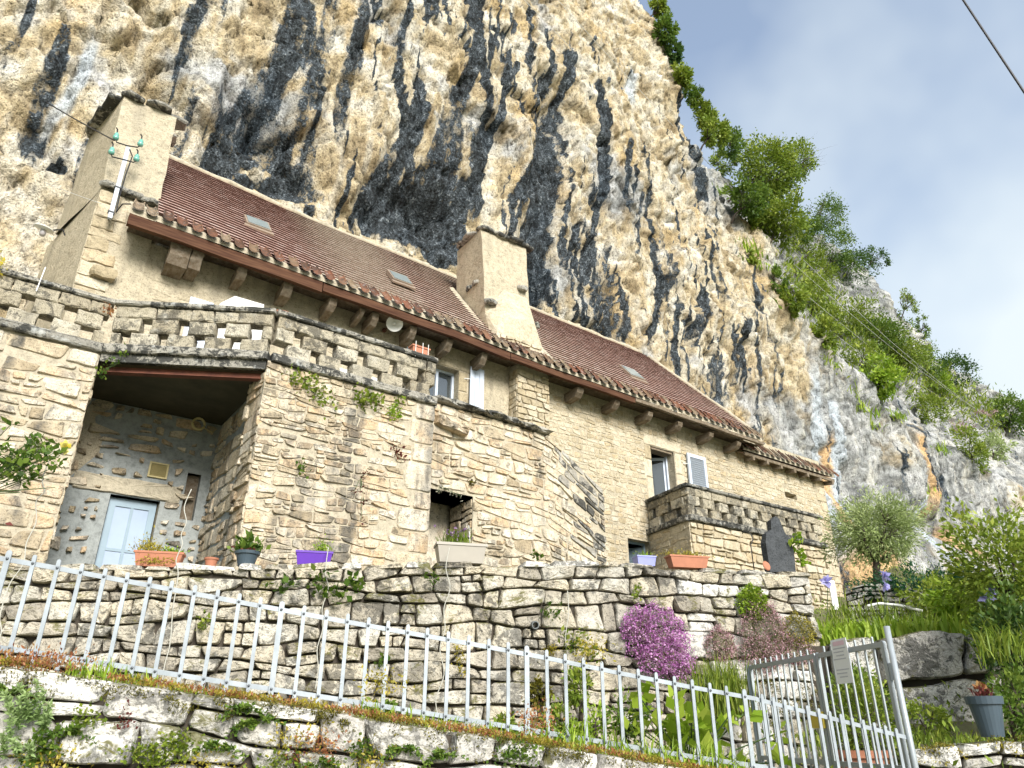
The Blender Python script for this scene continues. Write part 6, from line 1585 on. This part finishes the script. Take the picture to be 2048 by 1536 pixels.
def iris_flower(u, v, dep, label):
    c = PD(u, v, dep); g0 = PD(u - 2, v + 95, dep + .1); t = empty('iris', g0); tag(t, label, 'flower', 'lilac iris flowers')
    b = MB(); b.tube([g0, g0 * .5 + c * .5 + (.01, 0, 0), c - (0, 0, .03)], .006, 5); b.build('stem', M_STEM, t)
    f = Fol()
    for k in range(3):
        a = k * 2.09 + .4; f.leaves(np.tile(c, (3, 1)), .085, outward=np.tile([math.cos(a), math.sin(a), -.7], (3, 1)), aspect=.8); f.leaves(np.tile(c, (3, 1)), .08, outward=np.tile([math.cos(a + 1) * .5, math.sin(a + 1) * .5, 1.2], (3, 1)), aspect=.8)
    f.build('petals', L_LILAC, t)
for (u, v, d, lab) in ((1655, 1163, 11.2, 'lilac iris flower by the house corner'), (1770, 1152, 11.2, 'upper of two lilac iris flowers below the olive trunk'), (1772, 1173, 11.0, 'lower of two lilac iris flowers below the olive trunk'), (1985, 1182, 9.2, 'upper lilac iris flower before the right-hand bush'), (1972, 1196, 9.2, 'lower lilac iris flower before the right-hand bush')): iris_flower(u, v, d, lab)
f = Fol()
for (u0, u1, v, d, n, h) in ((1800, 2060, 1500, 8.3, 300, .16), (1960, 2060, 1310, 8.8, 260, .4), (1600, 1720, 1500, 10.2, 200, .2), (1660, 1900, 1240, 12.2, 500, .3), (1840, 2060, 1180, 16, 500, .4), (1860, 2060, 1240, 13, 400, .4)):
    B = np.array([PD(G.uniform(u0, u1), v + G.normal() * 12, d + G.normal() * .3) for _ in range(n)]); f.blades(B, h, .014, .7, 3, r=G.uniform(0, .9, n))
tag(f.build('garden_grass', L_SPRING), 'rough grass and weeds of the right-hand garden slope', 'grass', kind='stuff')
f = Fol()
# low ground cover hugging the slope sheet
go = bpy.data.objects['garden_slope']; gv = np.array([v_.co for v_ in go.data.vertices]) + np.array(go.location)
sel = gv[(gv[:, 0] < 60)]; P = sel[G.integers(0, len(sel), 22000)] + G.normal(size=(22000, 3)) * (.6, .6, .04); P[:, 2] += .04
f.leaves(P, .075, aspect=.4, outward=np.tile([0, -.2, 1.0], (22000, 1)))
tag(f.build('ground_cover', L_SPRING), 'low green ground cover on the garden slope', 'ground cover', kind='stuff')

# ---- flowering cushions on the retaining wall
def on_wall(u, v, n=.1): a, z = fT.at(u, v); return np.array(fT.pt(a, z, n))
def cushion(name, label, blobs, fl, gl, nfl, nlf, fs=.020, cat='flowers', mix=.3):
    t = empty(name, on_wall(blobs[0][0], blobs[0][1] + blobs[0][3])); tag(t, label, cat)
    ff, gg = Fol(), Fol(); tot = sum(b_[2] * b_[3] for b_ in blobs)
    for (u, v, ru, rv, dn) in blobs:
        c = on_wall(u, v, dn * .5); k = float((c - CAM) @ FH) / FPX
        rad = np.array([ru * k, dn, rv * k]); m = int(nfl * ru * rv / tot); g = int(nlf * ru * rv / tot)
        def pts(n_, r0, r1):
            d = unit(G.normal(size=(n_, 3))); d[:, 1] = -np.abs(d[:, 1]); rr_ = G.uniform(r0, r1, (n_, 1)); lump = 1 + .2 * np.sin(d[:, :1] * 9 + 2) * np.sin(d[:, 2:] * 8) + .12 * np.sin(d[:, :1] * 23) * np.sin(d[:, 2:] * 19 + 1)
            q = d * rr_ * lump * rad; return c + q[:, :1] * tU - q[:, 1:2] * tN + q[:, 2:] * np.array([0, 0, 1.0]), d
        P, d = pts(m, .80, 1.05); P = P + G.normal(size=P.shape) * .018 * (G.uniform(size=(m, 1)) < .3) - np.array([0, 0, .05]) * G.exponential(.5, (m, 1)) * (G.uniform(size=(m, 1)) < .3); ff.leaves(P, fs, r=G.uniform(0, 1, m) * .7 + .25 * (.5 + .5 * np.sin(d[:, 0] * 5 + d[:, 2] * 7)), outward=d @ np.stack([tU, -tN, [0, 0, 1]]), aspect=.95)
        P, d = pts(g, .6, 1.0); gg.leaves(P, fs * 1.5, aspect=.35)
    ff.build('blossom', fl, t); gg.build('foliage', gl, t)
L_GYPS = leaf_mat('grey_green_needles', (.10, .11, .04), (.18, .19, .08), c3=(.30, .28, .15))
cushion('flower_cushion', 'vivid magenta flowering cushion hanging on the retaining wall', [(1300, 1265, 62, 48, .22), (1318, 1312, 54, 36, .24), (1270, 1250, 34, 30, .18), (1345, 1330, 30, 22, .2)], L_PINK, L_GYPS, 7500, 2600, .021)
cushion('flower_cushion', 'pale pink cushion with green top hanging right on the wall', [(1515, 1265, 48, 62, .22), (1505, 1310, 42, 34, .2), (1580, 1300, 36, 26, .16)], L_PPINK, L_GYPS, 4500, 5200, .018)
cushion('flower_cushion', 'small pale pink cushion between the magenta and the large pale one', [(1432, 1290, 30, 32, .16)], L_PPINK, L_GYPS, 1100, 1100, .018)
cushion('flower_cushion', 'yellowing green cushion on the corner right of the pink flowers', [(1585, 1262, 34, 30, .16)], L_SEDUM, L_GYPS, 1500, 1500, .016, 'plant')
cushion('wall_shrublet', 'bright green tuft above the large pale pink cushion', [(1495, 1205, 30, 28, .16)], L_BRIGHT, L_SPRING, 1400, 1200, .026, 'plant')
lv = empty('lavender', on_wall(1420, 1440, .4)); tag(lv, 'clump of upright green lavender spikes behind the fence', 'lavender')
f = Fol(); B = on_wall(1420, 1425, .35) + G.normal(size=(420, 1)) * .16 * tU + G.normal(size=(420, 1)) * .10 * tN + np.array([0, 0, 1]) * G.normal(size=(420, 1)) * .05
f.blades(B, .62, .013, .35, 4, droop=.3); f.build('spikes', L_SPRING, lv)
def leafy(name, label, pts, lmat, leaf, n, cat='plant', aspect=.8, spread=.05, group=None, frame=None, off=.12, mat2=None):
    fr = frame or fT; t = empty(name, fr.pt(*fr.at(*pts[0]), off)); tag(t, label, cat, group); f = Fol(); b = MB(); u_, z_ = fr.at(*pts[0])
    root = np.array(fr.pt(*fr.at(*pts[0]), 0.0))
    for (u, v) in pts:
        a, z = fr.at(u, v); c = np.array(fr.pt(a, z, off)); m = max(3, n // len(pts)); P = c + G.normal(size=(m, 3)) * spread
        f.leaves(P, leaf, aspect=aspect, outward=np.tile([fr.N[0], fr.N[1], .5], (m, 1))); b.tube([root, (root + c) / 2 + (0, 0, .02), c], .004, 4)
    f.build('leaves', lmat, t); b.build('stems', M_STEM, t); return t
# big-leaved plant behind the fence
hy = empty('big_leaved_plant', on_wall(1395, 1530, .9)); tag(hy, 'bright big-leaved plant pushing through the fence bars', 'plant')
f = Fol(); b = MB(); hb = PD(1385, 1560, 7.4)
for _ in range(46):
    u, v = G.normal(1390, 62), np.clip(G.normal(1470, 42), 1385, 1540)
    c = PD(u, v, 7.3 + G.normal() * .18); f.leaves(c + G.normal(size=(5, 3)) * .045, .15, aspect=.62, outward=np.tile([-.3, -.6, .4], (5, 1)), r=G.uniform(.2, 1, 5)); b.tube([hb, (hb + c) / 2 + (0, 0, .05), c], .006, 4)
f.build('leaves', L_BRIGHT, hy); b.build('stems', M_STEM, hy)
shrub('potted_shrub', 'airy small-leaved shrub growing in the tub behind the gate', 1728, 1445, 66, 72, 8.2, L_SPRING, .045, 90, 40, ground=pt4 + np.array([0, 0, .3]), spread=.15, shell=.2)
shrub('path_shrub', 'dark green bush on the rock behind the notice', 1712, 1375, 36, 32, 9.8, L_MID, .05, 40, 36)
shrub('path_shrub', 'green tuft of weeds at the foot of the boulders', 1850, 1440, 30, 40, 9.3, L_SPRING, .05, 30, 30)
leafy('wall_plant', 'dark leafy plant growing from the wall below the purple box', [(655, 1172), (630, 1165), (680, 1180), (700, 1168), (640, 1190), (670, 1195), (715, 1175), (560, 1180), (575, 1172)], L_MID, .085, 130, spread=.055)
leafy('wall_plant', 'small green plant in the wall below the grey trough', [(855, 1160), (862, 1170)], L_MID, .06, 30, spread=.04)
leafy('wall_plant', 'fresh green fern tuft left of the drain pipe top', [(1098, 1222), (1085, 1235), (1105, 1230)], L_MID, .07, 50, spread=.05, aspect=.4)
leafy('wall_plant', 'leafy green tuft below the drain pipe', [(1140, 1295), (1160, 1300), (1125, 1285), (1175, 1310), (1150, 1275)], L_SPRING, .07, 110, spread=.06, aspect=.5)
leafy('wall_plant', 'yellow stonecrop patch left of the leafy tuft', [(1100, 1300), (1090, 1308)], L_SEDUM, .03, 120, spread=.04)
leafy('wall_plant', 'yellow-green stonecrop hanging in the lower wall joint', [(915, 1320), (918, 1345), (912, 1300)], L_SEDUM, .03, 130, spread=.04)
leafy('wall_plant', 'thin climbing sprig above the magenta cushion', [(1265, 1190), (1262, 1200), (1268, 1180)], L_SPRING, .04, 60, spread=.035)
leafy('wall_plant', 'bright small plant behind the left fence bars', [(765, 1320), (760, 1328)], L_MID, .05, 40, spread=.04)
leafy('wall_plant', 'thin yellow-green weed behind the left fence bars', [(412, 1240), (418, 1255), (408, 1250)], L_SPRING, .05, 50, spread=.04)
# potted plants
def potted(t, c, n, spread, leaf, lmat, h, aspect=.4, name='foliage', r=None):
    f = Fol(); P = np.asarray(c) + np.array([0, 0, h]) + (G.normal(size=(n, 1)) * spread[0] * tU + G.normal(size=(n, 1)) * spread[1] * tN + np.abs(G.normal(size=(n, 1))) * spread[2] * np.array([0, 0, 1.0]))
    f.leaves(P, leaf, aspect=aspect, outward=(P - np.asarray(c))); return f.build(name, lmat, t)
potted(PL1[0], PL1[1] - tU * .15, 380, (.08, .04, .07), .035, L_SEDUM, .17); potted(PL1[0], PL1[1] + tU * .14, 220, (.06, .04, .03), .035, L_BRIGHT, .16); potted(PL1[0], PL1[1] + tU * .0 + tN * .1, 160, (.10, .01, .04), .03, L_SEDUM, .02, name='trailing_foliage')
potted(PT2, pc2, 150, (.07, .05, .07), .085, L_MID, .16, .6); potted(PT2, pc2 + tN * .06, 40, (.07, .03, .02), .05, L_RED, .14, .6, 'red_foliage')
potted(PL2[0], PL2[1] + tU * .08, 260, (.05, .03, .07), .03, L_BRIGHT, .17)
f = Fol(); B = PL3[1] + np.array([0, 0, .2]) + G.normal(size=(260, 1)) * .08 * tU - tU * .07 + G.normal(size=(260, 1)) * .04 * tN; f.blades(B, .24, .008, .55, 4, droop=.2, r=G.uniform(0, .7, 260)); f.build('chive_leaves', L_SPRING, PL3[0])
for k in range(26):
    hd = PL3[1] + np.array([0, 0, .34 + G.uniform(-.05, .12)]) + G.normal() * .10 * tU - tU * .07 + G.normal() * .05 * tN; f = Fol(); f.leaves(np.tile(hd, (14, 1)), .024, aspect=.6); f.build('flower_head', L_CHIVE if k % 5 else L_WHITE, PL3[0])
b = MB(); q = PL3[1] + tU * .14; b.tube([q + (0, 0, .1), q + tU * -.04 + (0, 0, .5)], .005, 5); b.build('plant_stake', M_WHITEM, PL3[0])
potted(PL4[0], PL4[1], 120, (.06, .03, .03), .03, L_BRIGHT, .12); potted(PL5[0], PL5[1], 420, (.17, .03, .03), .03, L_SEDUM, .16)
leafy('wall_plant', 'little green rosette on the wall top right of the trough', [(1075, 1112)], L_MID, .05, 40, spread=.03, off=-.05)
potted(PT3, pg, 60, (.04, .04, .03), .05, L_RED, .33, .5); potted(PT3, pg, 10, (.02, .02, .02), .05, L_RSEDUM, .40, .8, 'orange_flowers')
leafy('climber', 'yellow-green vine climbing beside the slate stone', [(1596, 1075), (1590, 1085), (1600, 1100), (1605, 1112), (1608, 1128), (1598, 1082)], L_BRIGHT, .085, 60, spread=.035, off=-.05)
# ---- rose on the left, weeds on the bastion
rz = empty('rose_bush', PD(30, 960, 7.5)); tag(rz, 'climbing rose spray with one big yellow flower at the left edge', 'rose')
f = Fol(); b = MB(); rbp = PD(-120, 1010, 7.5)
for _ in range(95):
    u, v = G.uniform(-60, 125), 0; v = G.normal(925 + .0 * u, 26) - .12 * max(0, u - 60)
    c = PD(u, v, 7.5 + G.normal() * .12); f.leaves(c + G.normal(size=(6, 3)) * .035, .075, aspect=.62, r=G.uniform(0, 1, 6)); b.tube([rbp + (c - rbp) * .55 + G.normal(size=3) * .03, c], .004, 4)
for e in ((60, 905), (100, 915), (110, 975), (40, 985)): b.tube([rbp, rbp * .5 + PD(*e, 7.5) * .5 + (0, 0, .05), PD(*e, 7.5)], [.012, .008, .004], 5)
f.build('leaves', L_MID, rz); b.build('canes', M_STEM, rz)
c = PD(133, 895, 7.4); f = Fol()
for k in range(26):
    a = k * 2.4; f.leaves(np.tile(c, (1, 1)), .07 if k > 8 else .045, outward=[[math.cos(a) * .8 - .3, math.sin(a) * .8 - .4, math.sin(a * 1.7) * .8]], aspect=.9)
f.build('flower', L_YELL, rz); c = PD(75, 893, 7.45); f = Fol(); f.leaves(np.tile(c, (10, 1)), .05, aspect=.9); f.build('faded_flower', L_WHITE, rz)
b = MB(); c = PD(10, 1046, 7.4); f = Fol(); f.leaves(c[None], .09, outward=[[.8, -.5, 0]], aspect=.5); f.build('red_leaf', L_RED, rz)
leafy('wall_weed', 'broad pale green weed clump under the parapet of the bastion', [(585, 760), (600, 770), (615, 775), (630, 790), (640, 800), (620, 765), (655, 810)], L_SPRING, .06, 240, spread=.085, frame=fB, off=.06)
leafy('wall_weed', 'bright weed clump under the last parapet holes of the bastion', [(735, 795), (725, 810), (745, 805), (715, 800)], L_SPRING, .065, 180, spread=.08, frame=fB, off=.06)
leafy('wall_weed', 'yellow-green hanging weed near the bastion corner', [(785, 820), (795, 805), (788, 835), (780, 825)], L_BRIGHT, .05, 150, spread=.06, frame=fB, off=.06)
leafy('wall_weed', 'small green weed halfway down the bastion wall', [(600, 936), (606, 940)], L_MID, .05, 40, spread=.05, frame=fB, off=.05)
leafy('wall_weed', 'upper tuft of red-leaved weed on the bastion wall', [(787, 900), (795, 912)], L_RED, .05, 46, spread=.05, frame=fB, off=.05)
leafy('wall_weed', 'long trail of red-leaved weed down the bastion wall', [(722, 955), (718, 985), (725, 1010), (720, 1040), (728, 950), (705, 985)], L_RED, .04, 60, spread=.035, frame=fB, off=.05)
leafy('wall_weed', 'cream-flowered sprig hanging into the archway', [(880, 975), (895, 985), (905, 990), (918, 995), (872, 985), (888, 980)], L_WHITE, .03, 70, spread=.04, frame=fN, off=.08)
leafy('wall_weed', 'moss tuft above the archway', [(940, 968)], L_MOSS, .04, 60, spread=.035, frame=fN, off=.05)
leafy('wall_weed', 'thin green shoots hanging at the left end of the porch lintel', [(240, 725), (225, 735), (215, 745), (205, 755), (250, 715)], L_MID, .05, 60, spread=.05, frame=fM, off=.1)
leafy('wall_weed', 'small reddish plant at the parapet bend', [(222, 628), (218, 622)], L_RSEDUM, .04, 60, spread=.04, frame=fM, off=.05)
leafy('wall_weed', 'yellow flowering tip at the left end of the parapet', [(0, 530), (4, 545), (-6, 520)], L_YELL, .06, 60, spread=.05, frame=fA, off=.0)

# ---- plants of the low wall
def on_low(u, v, n=.1): a, z = fL.at(u, v); return np.array(fL.pt(a, z, n))
f = Fol(); f2 = Fol(); f3 = Fol()
for _ in range(520):                                # stonecrop carpet on the wall top
    u = G.uniform(0, fL.L); w = .5 + .5 * math.sin(u * 2.3) * math.sin(u * 5.1 + 1)
    if w < .25 and u < 2.5: continue
    c = np.array(fL.pt(u, ltop(u) + .01, G.uniform(-.14, .05))); n_ = 16
    (f if G.uniform() > .24 + .25 * (w < .5) else f2).leaves(c + G.normal(size=(n_, 3)) * (.03, .03, .012), .022, aspect=.5, outward=np.tile([-.2, -.3, 1.0], (n_, 1)))
for _ in range(150):                                # moss cushions over the top edge and on stones
    u = G.uniform(0, fL.L); c = np.array(fL.pt(u, ltop(u) - abs(G.normal()) * .06, G.uniform(.03, .11))); n_ = 60
    f3.leaves(c + unit(G.normal(size=(n_, 3))) * np.array([.06, .05, .03]) * G.uniform(.5, 1.0), .016, aspect=.5)
for (u, v, d) in ((1395 + 0, 0, 0),): pass
for _ in range(26):                                 # moss on the rocks behind the gate
    c = PD(G.uniform(1520, 1650), G.uniform(1360, 1470), 9.9); n_ = 60; f3.leaves(c + unit(G.normal(size=(n_, 3))) * np.array([.07, .07, .04]), .022, aspect=.5)
for _ in range(46):
    u = G.uniform(0, fQ.L); c = np.array(fQ.pt(u, qtop(u) - abs(G.normal()) * .06, G.uniform(.0, .08))); n_ = 50; (f3 if G.uniform() < .5 else f).leaves(c + unit(G.normal(size=(n_, 3))) * np.array([.07, .06, .03]), .022, aspect=.5)
for (u, v, m_) in ((760, 1370, f), (590, 1475, f), (640, 1490, f2), (1170, 1300, f), (1060, 1440, f2), (740, 1520, f), (120, 1520, f), (420, 1535, f)):
    c = on_low(u, v, .12); m_.leaves(c + G.normal(size=(260, 3)) * (.09, .05, .05), .024, aspect=.5)
c = np.array(fL.pt(fL.at(75, 1330)[0], ltop(fL.at(75, 1330)[0]) + .04, -.05)); f2.leaves(c + G.normal(size=(700, 3)) * (.13, .06, .035), .026, aspect=.4, outward=np.tile([0, -.3, 1.0], (700, 1)))
tag(f.build('stonecrop', L_SEDUM), 'yellow stonecrop carpeting the top of the low wall', 'stonecrop', kind='stuff')
tag(f2.build('stonecrop', L_RSEDUM), 'reddish stonecrop patches on the low wall', 'stonecrop', kind='stuff')
tag(f3.build('moss', L_MOSS), 'olive-brown moss cushions on the low walls', 'moss', kind='stuff')
# spurge with bottle-brush shoots
eu = empty('spurge', on_low(60, 1530, .1)); tag(eu, 'pale blue-green spurge with bottle-brush shoots in the low wall', 'plant')
for (u0, v0, u1, v1) in ((70, 1450, 58, 1375), (75, 1450, 92, 1368), (80, 1452, 108, 1385), (60, 1455, 30, 1390), (85, 1460, 118, 1410), (66, 1450, 72, 1392), (35, 1500, 38, 1410), (90, 1470, 115, 1430), (20, 1520, 28, 1470), (55, 1530, 50, 1478), (72, 1535, 78, 1488), (45, 1470, 60, 1400), (0, 1450, 4, 1420)):
    a, b_ = on_low(u0, v0, .10), on_low(u1, v1, .22); f = Fol(); n_ = 110; t = np.sort(G.uniform(0.1, 1, n_))[:, None]
    P = a + (b_ - a) * t; ax_ = unit(b_ - a); rd = unit(np.cross(np.tile(ax_, (n_, 1)), G.normal(size=(n_, 3))))
    f.leaves(P, .034, r=(.25 + .6 * t[:, 0]), outward=rd * .9 + ax_ * .7, aspect=.34); f.build('shoot', L_EUPH, eu)
def fern(u, v, label, n=9, ln=.17, mat=L_MID, fr_on=None, group='ferns rooted in the low wall'):
    t = empty('fern', (fr_on or on_low)(u, v, .08)); tag(t, label, 'fern', group); r0 = (fr_on or on_low)(u, v, .09)
    for k in range(n):
        a = G.uniform(-1.5, 1.5); d = np.array([fL.U[0], fL.U[1], 0]) * math.sin(a) + np.array([fL.N[0], fL.N[1], 0]) * .5 + np.array([0, 0, math.cos(a) * .7]); L_ = ln * G.uniform(.7, 1.2)
        f = Fol(); tt = np.linspace(.12, 1, 13)[:, None]; P = r0 + d * L_ * tt - np.array([0, 0, .5]) * L_ * tt ** 2; sd = unit(np.cross(d, [0.1, -.3, 1.0]))
        for s in (-1, 1): f.leaves(P, .034, outward=np.tile(sd * s + d * .3, (13, 1)), aspect=.5, jit=.15)
        f.build('frond', mat, t)
for (u, v, lab) in ((490, 1425, 'upright dark fern in the joint left of the middle stones'), (520, 1450, 'drooping fern just below the upright dark fern'), (440, 1500, 'small fern low down near the bottom edge'), (150, 1470, 'grassy fern right of the spurge'), (20, 1390, 'pale crinkled fern above the spurge at the left edge'), (880, 1515, 'dark fern at the bottom edge below the middle of the fence'), (640, 1530, 'fern beside the yellow stonecrop at the bottom edge'), (800, 1505, 'fern tuft between two white stones near the bottom')): fern(u, v, lab)
def patch(u, v, ru, rv, n, lmat, leaf, label, group, name='creeping_plant', aspect=.75):
    c = on_low(u, v, .12); f = Fol(); k = float((c - CAM) @ FH) / FPX; P = c + G.normal(size=(n, 1)) * ru * k * .5 * np.array([fL.U[0], fL.U[1], 0]) + G.normal(size=(n, 1)) * rv * k * .5 * np.array([0, 0, 1.0]) + G.normal(size=(n, 3)) * .02
    f.leaves(P, leaf, aspect=aspect, outward=np.tile([fL.N[0], fL.N[1], .4], (n, 1))); t = empty(name, c); tag(t, label, 'plant', group); f.build('leaves', lmat, t)
CG = 'creeping plants of the low wall'
patch(310, 1510, 50, 20, 420, L_SPRING, .026, 'creeping small-leaved plant along the bottom right of the spurge', CG); patch(360, 1490, 30, 24, 260, L_SPRING, .026, 'creeping plant hanging between the rounded white stones', CG); patch(180, 1440, 26, 18, 160, L_SPRING, .024, 'little creeping plant under the first big stones', CG)
patch(90, 1500, 28, 30, 260, L_MID, .034, 'round-leaved creeping plant below the spurge shoots', CG); patch(560, 1525, 40, 14, 200, L_SPRING, .026, 'creeping plant at the bottom edge left of the middle', CG); patch(1020, 1510, 40, 20, 260, L_MID, .03, 'creeping plant under the fence right of the middle', CG); patch(720, 1500, 24, 16, 140, L_MID, .03, 'leafy creeper below the white middle stone', CG); patch(255, 1440, 10, 26, 60, L_RED, .02, 'red-leaved creeper beside the rounded white stones', CG); patch(590, 1515, 16, 30, 90, L_RED, .02, 'red creeper below the yellow stonecrop', CG)
f = Fol()
for (u0, u1, n_, h) in ((110, 300, 150, .14), (820, 1500, 420, .14), (1100, 1500, 260, .30), (720, 800, 60, .16), (330, 420, 40, .08)):
    B = []
    for _ in range(n_):
        u = fL.at(G.uniform(u0, u1), 1400)[0]; B.append(fL.pt(u, ltop(min(u, fL.L)) - .01, -.05 - abs(G.normal()) * .25))
    f.blades(np.array(B), h, .009, .7, 3, r=G.uniform(.1, 1, n_))
tag(f.build('verge_grass', L_BRIGHT), 'grass growing along the top of the low wall behind the fence', 'grass', kind='stuff')
SG = 'weeds in the bed behind the fence'
for (u, v, ru, rv, lm, lab) in ((1010, 1455, 26, 18, L_SPRING, 'low weed behind the fence bars left of the middle'), (1120, 1440, 30, 34, L_SPRING, 'tall leafy weed behind the fence under the drain pipe'), (1190, 1455, 34, 30, L_BRIGHT, 'bright leafy weed behind the middle right fence bars'), (1250, 1440, 26, 40, L_MID, 'dark stalky weed left of the big-leaved plant'), (1080, 1385, 20, 24, L_MOSS, 'mossy tuft at the foot of the wall behind the fence'), (760, 1420, 22, 12, L_MID, 'small leafy weed near the fence foot'), (1160, 1380, 22, 30, L_SPRING, 'weed growing up the wall foot right of the pipe')):
    shrub('bed_weed', lab, u, v, ru, rv, 7.4, lm, .05, 22, 22, group=SG, cat='weed', spread=.2, shell=.1)
